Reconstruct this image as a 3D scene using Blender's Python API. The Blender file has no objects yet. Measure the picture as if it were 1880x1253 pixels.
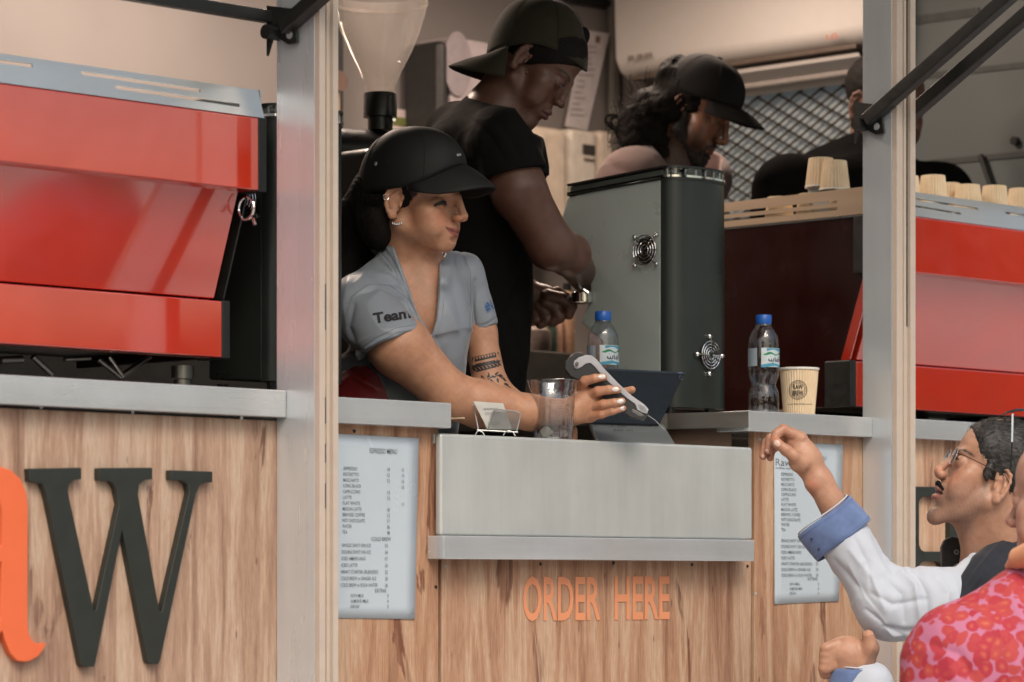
import bpy, bmesh, math, random
import numpy as np
from mathutils import Vector, Matrix
from mathutils.geometry import tessellate_polygon
from mathutils.bvhtree import BVHTree
random.seed(7)
rng = np.random.RandomState(7)
sc = bpy.context.scene
COL = sc.collection
# ------------------------------------------------------------------ camera
F = 6000.0
DB = 6.64
TH = math.atan2(5860.0, F)
AX = np.array([math.cos(TH), math.sin(TH), 0.0])      # view direction, level
RT = np.array([math.sin(TH), -math.cos(TH), 0.0])     # camera right
UP = np.array([0.0, 0.0, 1.0])
HC = 1.35
CAM = np.array([-DB * AX[0], -DB * AX[1], HC])
cam_d = bpy.data.cameras.new('camera')
cam = bpy.data.objects.new('camera', cam_d)
COL.objects.link(cam)
cam.matrix_world = Matrix(((RT[0], 0, -AX[0], CAM[0]), (RT[1], 0, -AX[1], CAM[1]), (0, 1, 0, CAM[2]), (0, 0, 0, 1)))
cam_d.sensor_width = 36
cam_d.lens = 36 * F / 1880
cam_d.shift_y = 442.5 / 1880
cam_d.clip_start = 0.05
cam_d.clip_end = 2000
cam_d.dof.use_dof = True
cam_d.dof.focus_distance = 6.80
cam_d.dof.aperture_fstop = 4.6
sc.camera = cam
# ------------------------------------------------------------------ world, sun, exposure
world = bpy.data.worlds.new('World')
sc.world = world
world.use_nodes = True
wn = world.node_tree
sky = wn.nodes.new('ShaderNodeTexSky')
sky.sky_type = 'NISHITA'
sky.sun_disc = False
SUN_EL, SUN_AZ = 48.0, 215.0
sky.sun_elevation = math.radians(SUN_EL)
sky.sun_rotation = math.radians(SUN_AZ)
sky.dust_density = 5.0
sky.air_density = 1.6
sky.ozone_density = 1.0
wn.links.new(sky.outputs[0], wn.nodes['Background'].inputs[0])
wn.nodes['Background'].inputs[1].default_value = 0.15
sd = bpy.data.lights.new('sun', 'SUN')
sun = bpy.data.objects.new('sun', sd)
COL.objects.link(sun)
sd.energy = 1.3
sd.angle = math.radians(25)
sd.color = (1.0, 0.95, 0.88)
el, az = math.radians(SUN_EL), math.radians(SUN_AZ)
sdir = Vector((math.sin(az) * math.cos(el), math.cos(az) * math.cos(el), math.sin(el)))
sun.rotation_euler = sdir.to_track_quat('Z', 'Y').to_euler()
sc.view_settings.view_transform = 'Standard'
sc.view_settings.look = 'None'
sc.view_settings.exposure = 0.16
sc.view_settings.gamma = 1.0
sc.view_settings.use_curve_mapping = False
sc.cycles.max_bounces = 8
sc.cycles.transparent_max_bounces = 12
sc.cycles.transmission_bounces = 8
sc.cycles.use_denoising = True
sc.cycles.sample_clamp_indirect = 4.0
sc.cycles.caustics_reflective = False
sc.cycles.caustics_refractive = False

# ------------------------------------------------------------------ photo pixel -> place
def ray(px, py):
    return AX + (px - 940.0) / F * RT + (1069.0 - py) / F * UP
def ZM(Z):
    return Z + (1.30 if Z < 4.9 else 1.44 if Z < 5.65 else 1.55 if Z < 6.35 else 1.80 if Z < 6.7 else 2.0)
def U(px, py, Z):
    return CAM + ZM(Z) * ray(px, py)
def PY(px, py, y):
    d = ray(px, py); return CAM + d * ((y - CAM[1]) / d[1])
def PX(px, py, x):
    d = ray(px, py); return CAM + d * ((x - CAM[0]) / d[0])
def PZ(px, py, z):
    d = ray(px, py); return CAM + d * ((z - CAM[2]) / d[2])
def PP(px, py, p, n):
    d = ray(px, py); return CAM + d * (np.dot(p - CAM, n) / np.dot(d, n))
def HZ(px, py, y):
    return PY(px, py, y)[2]

# ------------------------------------------------------------------ objects
WLOC = {}
def _place(o, c, parent):
    WLOC[o.name] = np.array(c, float)
    if parent is not None:
        o.parent = parent
        c = np.array(c, float) - WLOC[parent.name]
    o.location = [float(v) for v in c]
def tag(o, label=None, cat=None, group=None, kind=None):
    if label: o['label'] = label
    if cat: o['category'] = cat
    if group: o['group'] = group
    if kind: o['kind'] = kind
    return o
def thing(name, loc, label, cat, group=None):
    o = bpy.data.objects.new(name, None)
    o.empty_display_size = 0.05
    COL.objects.link(o)
    _place(o, loc, None)
    return tag(o, label, cat, group)
class MB:
    def __init__(s): s.v = []; s.f = []
    def add(s, vs, fs):
        n = len(s.v); s.v += [tuple(map(float, v)) for v in vs]; s.f += [tuple(i + n for i in f) for f in fs]; return s
    def box(s, x0, x1, y0, y1, z0, z1):
        vs = [(x, y, z) for x in (x0, x1) for y in (y0, y1) for z in (z0, z1)]
        return s.add(vs, [(0, 1, 3, 2), (4, 6, 7, 5), (0, 4, 5, 1), (2, 3, 7, 6), (0, 2, 6, 4), (1, 5, 7, 3)])
    def hexa(s, a, b):       # a,b: 4-corner loops
        return s.add(list(a) + list(b), [(3, 2, 1, 0), (4, 5, 6, 7), (0, 1, 5, 4), (1, 2, 6, 5), (2, 3, 7, 6), (3, 0, 4, 7)])
    def slab(s, loops, nrm, t):   # polygon (with holes) given in 3D, thickness t along -nrm
        loops = [[Vector(map(float, p)) for p in l] for l in loops]
        tris = tessellate_polygon(loops)
        flat = [p for l in loops for p in l]
        n = Vector(map(float, nrm)).normalized()
        back = [p - n * t for p in flat]
        N = len(flat)
        fs = []
        for (i, j, k) in tris:
            fn = (flat[j] - flat[i]).cross(flat[k] - flat[i])
            if fn.dot(n) < 0: j, k = k, j
            fs.append((i, j, k)); fs.append((i + N, k + N, j + N))
        o = 0
        for l in loops:
            m = len(l)
            for i in range(m):
                a, b = o + i, o + (i + 1) % m
                fs.append((a, b, b + N, a + N))
            o += m
        return s.add(flat + back, fs)
    def tube(s, pts, r, n=8, caps=True, flat=None):
        pts = [np.array(p, float) for p in pts]
        rs = r if hasattr(r, '__len__') else [r] * len(pts)
        base = len(s.v); up = np.array([0.0, 0.0, 1.0]); prev = None
        for i, p in enumerate(pts):
            t = pts[min(i + 1, len(pts) - 1)] - pts[max(i - 1, 0)]
            t = t / (np.linalg.norm(t) + 1e-12)
            if prev is None:
                u = np.cross(t, up if abs(t[2]) < 0.9 else np.array([1.0, 0, 0]))
            else:
                u = prev - t * np.dot(prev, t)
            u /= (np.linalg.norm(u) + 1e-12); prev = u
            w = np.cross(t, u)
            for k in range(n):
                a = 2 * math.pi * k / n
                s.v.append(tuple(p + rs[i] * (math.cos(a) * u + math.sin(a) * w)))
        for i in range(len(pts) - 1):
            for k in range(n):
                a = base + i * n + k; b = base + i * n + (k + 1) % n
                s.f.append((a, b, b + n, a + n))
        if caps:
            s.f.append(tuple(base + k for k in range(n - 1, -1, -1)))
            s.f.append(tuple(base + (len(pts) - 1) * n + k for k in range(n)))
        return s
    def lathe(s, prof, c=(0, 0, 0), n=32, mod=None, closed=False):
        base = len(s.v); m = len(prof)
        for (r, z) in prof:
            for k in range(n):
                a = 2 * math.pi * k / n
                rr = r * (mod(a, z) if mod else 1.0)
                s.v.append((c[0] + rr * math.cos(a), c[1] + rr * math.sin(a), c[2] + z))
        for i in range(m - 1 if not closed else m):
            for k in range(n):
                a = base + i * n + k; b = base + i * n + (k + 1) % n
                a2 = base + ((i + 1) % m) * n + k; b2 = base + ((i + 1) % m) * n + (k + 1) % n
                s.f.append((a, b, b2, a2))
        if not closed:
            if prof[0][0] > 1e-6: s.f.append(tuple(base + k for k in range(n - 1, -1, -1)))
            if prof[-1][0] > 1e-6: s.f.append(tuple(base + (m - 1) * n + k for k in range(n)))
        return s
    def xf(s, fn):
        s.v = [tuple(map(float, fn(np.array(v)))) for v in s.v]; return s
    def build(s, name, mat, parent=None, bevel=0, smooth=False, origin=None, segs=2, angle=None):
        v = np.array(s.v, float)
        if origin is None:
            lo, hi = v.min(0), v.max(0)
            origin = np.array([(lo[0] + hi[0]) / 2, (lo[1] + hi[1]) / 2, lo[2]])
        me = bpy.data.meshes.new(name)
        me.from_pydata([tuple(p) for p in (v - origin)], [], s.f)
        bm = bmesh.new(); bm.from_mesh(me)
        bmesh.ops.remove_doubles(bm, verts=bm.verts, dist=1e-6)
        bmesh.ops.recalc_face_normals(bm, faces=bm.faces)
        bm.to_mesh(me); bm.free()
        o = bpy.data.objects.new(name, me)
        COL.objects.link(o)
        for m in (mat if isinstance(mat, (list, tuple)) else [mat]): me.materials.append(m)
        _place(o, origin, parent)
        if bevel:
            b = o.modifiers.new('bevel', 'BEVEL'); b.width = bevel; b.segments = segs; b.limit_method = 'ANGLE'; b.angle_limit = math.radians(35)
            for p in me.polygons: p.use_smooth = True
            me.set_sharp_from_angle(angle=math.radians(50)) if not bevel else None
            w = o.modifiers.new('wn', 'WEIGHTED_NORMAL'); w.keep_sharp = True
        if smooth:
            for p in me.polygons: p.use_smooth = True
            me.set_sharp_from_angle(angle=math.radians(angle or 40))
        return o
def world_of(o): return WLOC[o.name]

# ------------------------------------------------------------------ materials
MATS = {}
def srgb(r, g=None, b=None):
    if g is None: r, g, b = r
    f = lambda c: ((c / 255.0) / 12.92) if c / 255.0 <= 0.04045 else (((c / 255.0) + 0.055) / 1.055) ** 2.4
    return (f(r), f(g), f(b), 1.0)
def lin(r, g, b): return (r, g, b, 1.0)
def new_mat(name):
    m = bpy.data.materials.new(name); m.use_nodes = True
    nt = m.node_tree; b = nt.nodes['Principled BSDF']
    return m, nt, b
def N(nt, t, **kw):
    n = nt.nodes.new(t)
    for k, v in kw.items():
        if k in n.inputs: n.inputs[k].default_value = v
        else: setattr(n, k, v)
    return n
def coords(nt, scale=(1, 1, 1), which='Object', rot=(0, 0, 0)):
    tc = N(nt, 'ShaderNodeTexCoord'); mp = N(nt, 'ShaderNodeMapping')
    mp.inputs['Scale'].default_value = scale; mp.inputs['Rotation'].default_value = rot
    nt.links.new(tc.outputs[which], mp.inputs['Vector']); return mp.outputs[0]
def worldpos(nt, scale=(1, 1, 1)):
    g = N(nt, 'ShaderNodeNewGeometry'); mp = N(nt, 'ShaderNodeMapping'); mp.inputs['Scale'].default_value = scale
    nt.links.new(g.outputs['Position'], mp.inputs['Vector']); return mp.outputs[0]
def noise(nt, vec, scale, detail=4, rough=0.55, dist=0.0):
    n = N(nt, 'ShaderNodeTexNoise'); n.inputs['Scale'].default_value = scale; n.inputs['Detail'].default_value = detail
    n.inputs['Roughness'].default_value = rough; n.inputs['Distortion'].default_value = dist
    nt.links.new(vec, n.inputs['Vector']); return n.outputs[0]
def ramp(nt, fac, stops):
    r = N(nt, 'ShaderNodeValToRGB'); cr = r.color_ramp
    while len(cr.elements) < len(stops): cr.elements.new(0.5)
    for e, (p, c) in zip(cr.elements, stops):
        e.position = p; e.color = c if hasattr(c, '__len__') else (c, c, c, 1)
    nt.links.new(fac, r.inputs[0]); return r.outputs[0]
def mix(nt, fac, a, b, mode='MIX'):
    m = N(nt, 'ShaderNodeMix'); m.data_type = 'RGBA'; m.blend_type = mode
    for sock, v in ((0, fac), (6, a), (7, b)):
        if hasattr(v, 'is_output'): nt.links.new(v, m.inputs[sock])
        else: m.inputs[sock].default_value = v
    return m.outputs[2]
def math_n(nt, op, a, b=0.5, c=None):
    m = N(nt, 'ShaderNodeMath'); m.operation = op
    for i, v in enumerate((a, b) if c is None else (a, b, c)):
        if hasattr(v, 'is_output'): nt.links.new(v, m.inputs[i])
        else: m.inputs[i].default_value = v
    return m.outputs[0]
def bump(nt, bsdf, h, strength=0.2, dist=0.001):
    b = N(nt, 'ShaderNodeBump'); b.inputs['Strength'].default_value = strength; b.inputs['Distance'].default_value = dist
    nt.links.new(h, b.inputs['Height']); nt.links.new(b.outputs[0], bsdf.inputs['Normal'])
def simple(name, col, rough=0.5, metal=0.0, var=0.12, vs=30.0, bumps=0.0, bscale=300.0, spec=None, coat=0.0, sss=0.0, rvar=0.08, sheen=0.0):
    if name in MATS: return MATS[name]
    m, nt, b = new_mat(name)
    v = coords(nt)
    n = noise(nt, v, vs, 5)
    lo = tuple(c * (1 - var) for c in col[:3]) + (1,); hi = tuple(min(1, c * (1 + var)) for c in col[:3]) + (1,)
    nt.links.new(ramp(nt, n, [(0.3, lo), (0.7, hi)]), b.inputs['Base Color'])
    nt.links.new(ramp(nt, noise(nt, v, vs * 1.7, 3), [(0.3, max(0, rough - rvar)), (0.7, min(1, rough + rvar))]), b.inputs['Roughness'])
    b.inputs['Metallic'].default_value = metal
    if spec is not None: b.inputs['Specular IOR Level'].default_value = spec
    if coat: b.inputs['Coat Weight'].default_value = coat; b.inputs['Coat Roughness'].default_value = 0.05
    if sss: b.inputs['Subsurface Weight'].default_value = sss; b.inputs['Subsurface Radius'].default_value = (0.01, 0.004, 0.002); b.inputs['Subsurface Scale'].default_value = 1.0
    if sheen: b.inputs['Sheen Weight'].default_value = sheen
    if bumps: bump(nt, b, noise(nt, v, bscale, 3), bumps, 0.001)
    MATS[name] = m
    return m
def wood(name, grey=0.0, seed=0.0, light=1.0):
    m, nt, b = new_mat(name)
    g = N(nt, 'ShaderNodeNewGeometry'); mp = N(nt, 'ShaderNodeMapping')
    mp.inputs['Location'].default_value = (seed, 0, seed * 0.37); mp.inputs['Scale'].default_value = (1, 1, 0.07)
    nt.links.new(g.outputs['Position'], mp.inputs['Vector'])
    mp2 = N(nt, 'ShaderNodeMapping'); mp2.inputs['Location'].default_value = (seed, 0, 0); mp2.inputs['Scale'].default_value = (1, 1, 0.22)
    nt.links.new(g.outputs['Position'], mp2.inputs['Vector'])
    vec, vec2 = mp.outputs[0], mp2.outputs[0]
    def c(r, gg, bb):
        base = np.array(srgb(r, gg, bb)[:3]) * light; l = base.mean()
        return tuple(base * (1 - grey) + l * grey * np.array([1.06, 1.0, 0.93])) + (1,)
    n1 = noise(nt, vec, 24, 8, 0.66, 0.6)
    col = ramp(nt, n1, [(0.28, c(132, 92, 68)), (0.40, c(170, 127, 100)), (0.49, c(190, 146, 116)), (0.58, c(205, 172, 144)), (0.66, c(195, 154, 124)), (0.8, c(152, 108, 84))])
    fine = noise(nt, vec, 330, 5, 0.75, 0.15)
    col = mix(nt, 0.55, col, ramp(nt, fine, [(0.32, 0.22), (0.5, 0.5), (0.66, 0.80)]), 'SOFT_LIGHT')
    # long dark heart streaks
    st = noise(nt, vec2, 7.5, 5, 0.6, 1.1)
    smask = ramp(nt, st, [(0.59, 0.0), (0.615, 1.0), (0.66, 1.0), (0.70, 0.25)])
    fib = ramp(nt, noise(nt, vec, 90, 3, 0.6, 0.3), [(0.4, 0.35), (0.6, 1.0)])
    smask = math_n(nt, 'MULTIPLY', smask, fib)
    col = mix(nt, math_n(nt, 'MULTIPLY', smask, 0.85), col, c(112, 66, 48))
    # short dark ticks and knots
    mp3 = N(nt, 'ShaderNodeMapping'); mp3.inputs['Location'].default_value = (seed * 2, 0, seed); mp3.inputs['Scale'].default_value = (1, 1, 0.3)
    nt.links.new(g.outputs['Position'], mp3.inputs['Vector'])
    vo = N(nt, 'ShaderNodeTexVoronoi'); vo.inputs['Scale'].default_value = 21
    nt.links.new(mp3.outputs[0], vo.inputs['Vector'])
    tick = ramp(nt, vo.outputs['Distance'], [(0.035, 1.0), (0.075, 0.0)])
    col = mix(nt, math_n(nt, 'MULTIPLY', tick, 0.7), col, c(110, 66, 48))
    mp4 = N(nt, 'ShaderNodeMapping'); mp4.inputs['Location'].default_value = (seed + 0.31, 0, seed + 0.2); mp4.inputs['Scale'].default_value = (1, 0, 0.7)
    nt.links.new(g.outputs['Position'], mp4.inputs['Vector'])
    dn = noise(nt, mp4.outputs[0], 30, 3)
    dm = N(nt, 'ShaderNodeVectorMath'); dm.operation = 'MULTIPLY_ADD'
    nt.links.new(dn, dm.inputs[0]); dm.inputs[1].default_value = (0.05, 0, 0.05); nt.links.new(mp4.outputs[0], dm.inputs[2])
    vk = N(nt, 'ShaderNodeTexVoronoi'); vk.inputs['Scale'].default_value = 2.6
    nt.links.new(dm.outputs[0], vk.inputs['Vector'])
    kn = ramp(nt, vk.outputs['Distance'], [(0.02, 1.0), (0.06, 0.45), (0.16, 0.0)])
    col = mix(nt, math_n(nt, 'MULTIPLY', kn, 0.75), col, c(132, 84, 60))
    nt.links.new(col, b.inputs['Base Color'])
    b.inputs['Roughness'].default_value = 0.5
    b.inputs['Specular IOR Level'].default_value = 0.35
    bump(nt, b, fine, 0.18, 0.0006)
    return m
def metal(name, col, rough=0.3, streak=(1, 1, 14), var=0.1, rvar=0.14, m_=1.0, bs=0.06, blot=3.0):
    m, nt, b = new_mat(name)
    v = worldpos(nt, streak)
    v0 = worldpos(nt)
    n = math_n(nt, 'ADD', math_n(nt, 'MULTIPLY', noise(nt, v0, blot, 5, 0.6), 0.5), math_n(nt, 'MULTIPLY', noise(nt, v, blot * 3, 6, 0.65), 0.5))
    c2 = tuple(c * (1 - var) for c in col[:3]) + (1,)
    base = ramp(nt, n, [(0.35, c2), (0.65, col)])
    sc_ = ramp(nt, noise(nt, v0, 14, 6, 0.7), [(0.62, 0.0), (0.78, 0.35)])
    base = mix(nt, sc_, base, tuple(c * 0.62 for c in col[:3]) + (1,))
    nt.links.new(base, b.inputs['Base Color'])
    nt.links.new(ramp(nt, noise(nt, v, 8, 5, 0.6), [(0.3, rough - rvar * .5), (0.7, rough + rvar * .5)]), b.inputs['Roughness'])
    b.inputs['Metallic'].default_value = m_
    bump(nt, b, noise(nt, v, 30, 3), bs, 0.002)
    return m
def red_paint():
    m, nt, b = new_mat('red_gloss_paint')
    v = worldpos(nt)
    nt.links.new(ramp(nt, noise(nt, v, 2.2, 3), [(0.35, srgb(200, 46, 24)), (0.65, srgb(214, 58, 30))]), b.inputs['Base Color'])
    b.inputs['Roughness'].default_value = 0.26
    b.inputs['Coat Weight'].default_value = 1.0
    nt.links.new(ramp(nt, noise(nt, v, 5, 4), [(0.3, 0.05), (0.7, 0.12)]), b.inputs['Coat Roughness'])
    b.inputs['Coat IOR'].default_value = 2.3
    h = math_n(nt, 'ADD', noise(nt, v, 4.2, 2), math_n(nt, 'MULTIPLY', noise(nt, v, 55, 2), 0.012))
    bump(nt, b, h, 0.8, 0.02)
    return m
def glass(name, col=(1, 1, 1, 1), rough=0.02, ior=1.45):
    m, nt, b = new_mat(name)
    b.inputs['Base Color'].default_value = col
    b.inputs['Roughness'].default_value = rough
    b.inputs['IOR'].default_value = ior
    b.inputs['Transmission Weight'].default_value = 1.0
    return m
def thinclear(name, tint=(0.93, 0.95, 0.95, 1), k=1.0, milk=0.0):
    # thin clear plastic: mostly see-through with fresnel reflections (thin wall, no bending)
    m, nt, b = new_mat(name)
    nt.nodes.remove(b)
    tr = N(nt, 'ShaderNodeBsdfTransparent'); tr.inputs[0].default_value = tint
    gl = N(nt, 'ShaderNodeBsdfGlossy'); gl.inputs['Roughness'].default_value = 0.06
    lw = N(nt, 'ShaderNodeLayerWeight'); lw.inputs['Blend'].default_value = 0.35
    f = ramp(nt, lw.outputs['Facing'], [(0.0, 0.06 * k), (0.5, 0.12 * k), (0.85, 0.4 * k), (1.0, 0.75 * k)])
    ms = N(nt, 'ShaderNodeMixShader')
    nt.links.new(f, ms.inputs[0]); nt.links.new(tr.outputs[0], ms.inputs[1]); nt.links.new(gl.outputs[0], ms.inputs[2])
    last = ms
    if milk:
        df = N(nt, 'ShaderNodeBsdfDiffuse'); df.inputs[0].default_value = (.8, .76, .72, 1); tl = N(nt, 'ShaderNodeBsdfTranslucent'); tl.inputs[0].default_value = (.8, .74, .68, 1)
        a_ = N(nt, 'ShaderNodeMixShader'); a_.inputs[0].default_value = .5; nt.links.new(df.outputs[0], a_.inputs[1]); nt.links.new(tl.outputs[0], a_.inputs[2])
        last = N(nt, 'ShaderNodeMixShader'); last.inputs[0].default_value = milk; nt.links.new(ms.outputs[0], last.inputs[1]); nt.links.new(a_.outputs[0], last.inputs[2])
    nt.links.new(last.outputs[0], nt.nodes['Material Output'].inputs[0])
    bp = N(nt, 'ShaderNodeBump'); bp.inputs['Strength'].default_value = 0.5; bp.inputs['Distance'].default_value = 0.002
    nt.links.new(noise(nt, coords(nt), 70, 2), bp.inputs['Height']); nt.links.new(bp.outputs[0], gl.inputs['Normal'])
    return m
ALU = metal('brushed_aluminium', srgb(222, 228, 234), 0.25, (1, 1, 0.06), bs=0.02, m_=.5, var=.16)
ALU2 = metal('aluminium_trim', srgb(216, 219, 222), 0.26, (0.05, 1, 1), bs=0.03, blot=9, m_=.5, var=.16)
FLAP = metal('dull_sheet_steel', srgb(206, 209, 207), 0.38, (1, 1, 0.10), var=0.22, blot=4, bs=0.02, m_=0.35)
TRIM = simple('cream_painted_trim', srgb(196, 181, 168), 0.45, 0.0, 0.04)
BLACKM = simple('black_metal', lin(.013, .013, .012), 0.45, 0.0, 0.2)
BLACKP = simple('black_plastic', lin(.012, .012, .012), 0.35, 0.0, 0.1)
DARK = simple('dark_grey', lin(.02, .021, .02), 0.6)
CHROME = metal('chrome', srgb(225, 225, 225), 0.12, bs=0.0)
RED = red_paint()
# ------------------------------------------------------------------ ground and the truck
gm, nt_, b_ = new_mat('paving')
nt_.links.new(ramp(nt_, noise(nt_, worldpos(nt_), .55, 6), [(0.40, lin(.12, .12, .11)), (0.47, lin(.42, .40, .37)), (0.7, lin(.60, .57, .54))]), b_.inputs['Base Color'])  # dark patches are painted shadows, there to vary the machine panel reflections
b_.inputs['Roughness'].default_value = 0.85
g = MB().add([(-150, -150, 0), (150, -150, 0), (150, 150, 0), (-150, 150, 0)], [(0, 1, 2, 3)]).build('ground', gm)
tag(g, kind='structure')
# belt of trees added out of view, for dark shapes in the panel reflections
fw = MB(); r3 = np.random.RandomState(11)
for i in range(150):
    a = math.radians(-175 + 170 * r3.rand()); d = 34 + 8 * r3.rand(); hgt = (5.5 + 3.5 * math.sin(a * 7) + 2 * math.sin(a * 17 + 1)) * (.7 + .5 * r3.rand())
    if hgt < 2: continue
    c = np.array([d * math.cos(a), d * math.sin(a), 0]); r = 1.6 + r3.rand() * 1.4
    ico = bmesh.new(); bmesh.ops.create_icosphere(ico, subdivisions=2, radius=1.0)
    vs = [c + np.array([v.co[0] * r, v.co[1] * r, hgt * .55 + v.co[2] * hgt * .5]) * 1.0 + r3.randn(3) * .25 for v in ico.verts]
    fw.add(vs, [tuple(v.index for v in f.verts) for f in ico.faces]); ico.free()
o = fw.build('reflection_wood', simple('dark_foliage', lin(.035, .05, .022), .9, 0, .4, .8)); o['kind'] = 'stuff'
WALLM = simple('cream_wall_panel', lin(.27, .245, .232), 0.5, 0, 0.06, 2.0)
SHADEW = simple('shaded_end_wall', lin(.085, .102, .102), 0.5, 0, 0.06, 2.0)  # cooler, dimmer light on this end wall put into its grey-teal colour
XE, YB = 2.7, 2.2
XL = -2.0
ZF, ZC = 0.72, HC + 1.95
truck = thing('food_truck', (0.1, 1.0, 0.0), 'wood clad coffee truck with serving windows, silver counters and posts', 'food truck')
T = truck
MB().box(XL, XE, 0.02, YB, ZF - .06, ZF).build('floor', DARK, T)
MB().box(XL - .05, XE + .05, 0.0, YB + .05, ZC, ZC + .06).build('ceiling', WALLM, T)
MB().box(XL, XE, YB, YB + .05, ZF, ZC).build('back_wall', WALLM, T)
y_div = PX(1583, 200, XE)[1]
MB().box(XE, XE + .05, y_div, YB, ZF, ZC).build('end_wall', WALLM, T)
MB().box(XE - .004, XE + .05, 0.06, y_div - .004, ZF, ZC).build('end_wall_shaded', SHADEW, T, bevel=.002)
MB().box(XL - .05, XL, 0.0, YB, ZF, ZC).build('end_wall', WALLM, T)
# ribs and pipes on the darker-toned end wall section
for (a, b, w) in (((1684, 38), (1800, 22), .012), ((1684, 142), (1900, 118), .008), ((1684, 302), (1900, 282), .008)):
    p, q = PX(*a, XE), PX(*b, XE); q = np.array([p[0], min(q[1], p[1]) , q[2]])
    MB().hexa([(XE - .008, p[1], p[2] - w), (XE - .008, q[1], q[2] - w), (XE - .008, q[1], q[2] + w), (XE - .008, p[1], p[2] + w)],
              [(XE - .005, p[1], p[2] - w), (XE - .005, q[1], q[2] - w), (XE - .005, q[1], q[2] + w), (XE - .005, p[1], p[2] + w)]).build('seam', simple('panel_seam', lin(.04, .046, .046), .6), T)
p = PX(1800, 285, XE - .02); q = PX(1820, 345, XE - .02)
MB().tube([p, q], .008).build('pipe', DARK, T)
p = PX(1868, 260, XE)
MB().tube([p, p + np.array([-.02, 0, 0])], .012, 14).build('knob', BLACKP, T, smooth=True)

# --- wood panels
def panel(px0, px1, y, z0, z1, mat, t=.018, seam=.0015):
    x0, x1 = PY(px0, 900, y)[0], PY(px1, 900, y)[0]
    return MB().box(x0 + seam, x1 - seam, y, y + t, z0, z1).build('wood_panel', mat, T, bevel=.0012)
W1 = wood('wood_left', 0.30, 3.1, .93); W2 = wood('wood_mid', 0.0, 8.4, .86); W3 = wood('wood_centre', 0.05, 5.7, .86); W4 = wood('wood_right', 0.0, 12.9, .86); W5 = wood('wood_far', 0.12, 1.3, 1.05)  # left panel greyed: haze veil painted into its wood colour
YT = -.03
hl = HZ(255, 702, YT); hlb = HZ(255, 755, YT)
XP0 = PY(507, 900, 0)[0]                 # left post, left side face
XP1 = PY(1583, 900, 0)[0]                # right post
x808 = PY(806, 900, 0)[0]; x1383 = PY(1383, 900, 0)[0]
panel(-330, 514, 0, .15, hlb - .004, W1)
XQ0 = XP0 + .046
panel(560, 806, 0, .15, HZ(700, 780, 0), W2)
ht_c = HZ(1100, 1025, 0)
panel(810, 1380, 0.004, .15, ht_c, W3)
panel(1384, 1590, 0, .15, HZ(1480, 796, 0), W4)
panel(1650, 2050, 0, .15, HZ(1780, 808, 0), W5)
# dark carcass behind the joints
MB().box(XL + .01, XE, .025, .04, .12, hlb - .03).build('carcass', DARK, T)
# --- counters
def trim(px0, px1, row0, row1, row0b, name='counter_trim', y=YT, depth=.10, mat=None, x0=None, x1=None):
    xa = PY(px0, 900, y)[0] if x0 is None else x0; xb = PY(px1, 900, y)[0] if x1 is None else x1
    pm = (px0 + px1) / 2
    z1 = PY(px0, row0, y)[2]; z0 = PY(px0, row1, y)[2]; z1b = PY(px1, row0b, y)[2]
    zt = (z1 + z1b) / 2; zb = zt - (z1 - z0)
    return MB().box(xa, xb, y, y + depth, zb, zt).build(name, mat or ALU2, T, bevel=.002), zt, zb
trim(0, 510, 688, 742, 716, x0=XL, x1=XP0 - .001)
MB().box(XL, XP0, .072, .62, hl - .03, hl - .002).build('counter', ALU2, T, bevel=.001)
_, zt2, _ = trim(596, 829, 726, 774, 742, depth=.12)
_, zt3, _ = trim(1375, 1588, 754, 792, 766, depth=.3, x1=XP1 + .0)
trim(1655, 2100, 770, 806, 792, depth=.1)
ZR = zt3
# right counter: diagonal return and deep top behind it
a0 = PY(1375, 756, YT); a1 = np.array([PY(1225, 757, .155)[0], .155, 0])
cx1 = XE - .02
MB().add([(a0[0], YT + .001, ZR - .002), (cx1, YT + .1, ZR - .002), (cx1, .75, ZR - .002), (a1[0] - .25, .75, ZR - .002), (a1[0] - .25, .155, ZR - .002), (a1[0], .155, ZR - .002),
          (a0[0], YT + .001, ZR - .037), (cx1, YT + .1, ZR - .037), (cx1, .75, ZR - .037), (a1[0] - .25, .75, ZR - .037), (a1[0] - .25, .155, ZR - .037), (a1[0], .155, ZR - .037)],
         [(0, 1, 2, 3, 4, 5), (11, 10, 9, 8, 7, 6), (0, 6, 7, 1), (1, 7, 8, 2), (2, 8, 9, 3), (3, 9, 10, 4), (4, 10, 11, 5), (5, 11, 6, 0)]).build('counter', metal('counter_steel_shaded', srgb(150, 148, 142), .35, bs=.02, m_=.9), T)  # darker copy of the trim metal, the return's shade put into its colour
BROWNW = simple('brown_cabinet', lin(.10, .06, .04), 0.5)
MB().add([(a0[0] + .012, .03, ZR - .037), (a0[0] + .012, .03, .9), (a1[0] + .02, .17, .9), (a1[0] + .02, .17, ZR - .037), (a1[0] - .22, .17, ZR - .037), (a1[0] - .22, .17, .9)],
         [(0, 1, 2, 3), (3, 2, 5, 4)]).build('cabinet_side', BROWNW, T)
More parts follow.
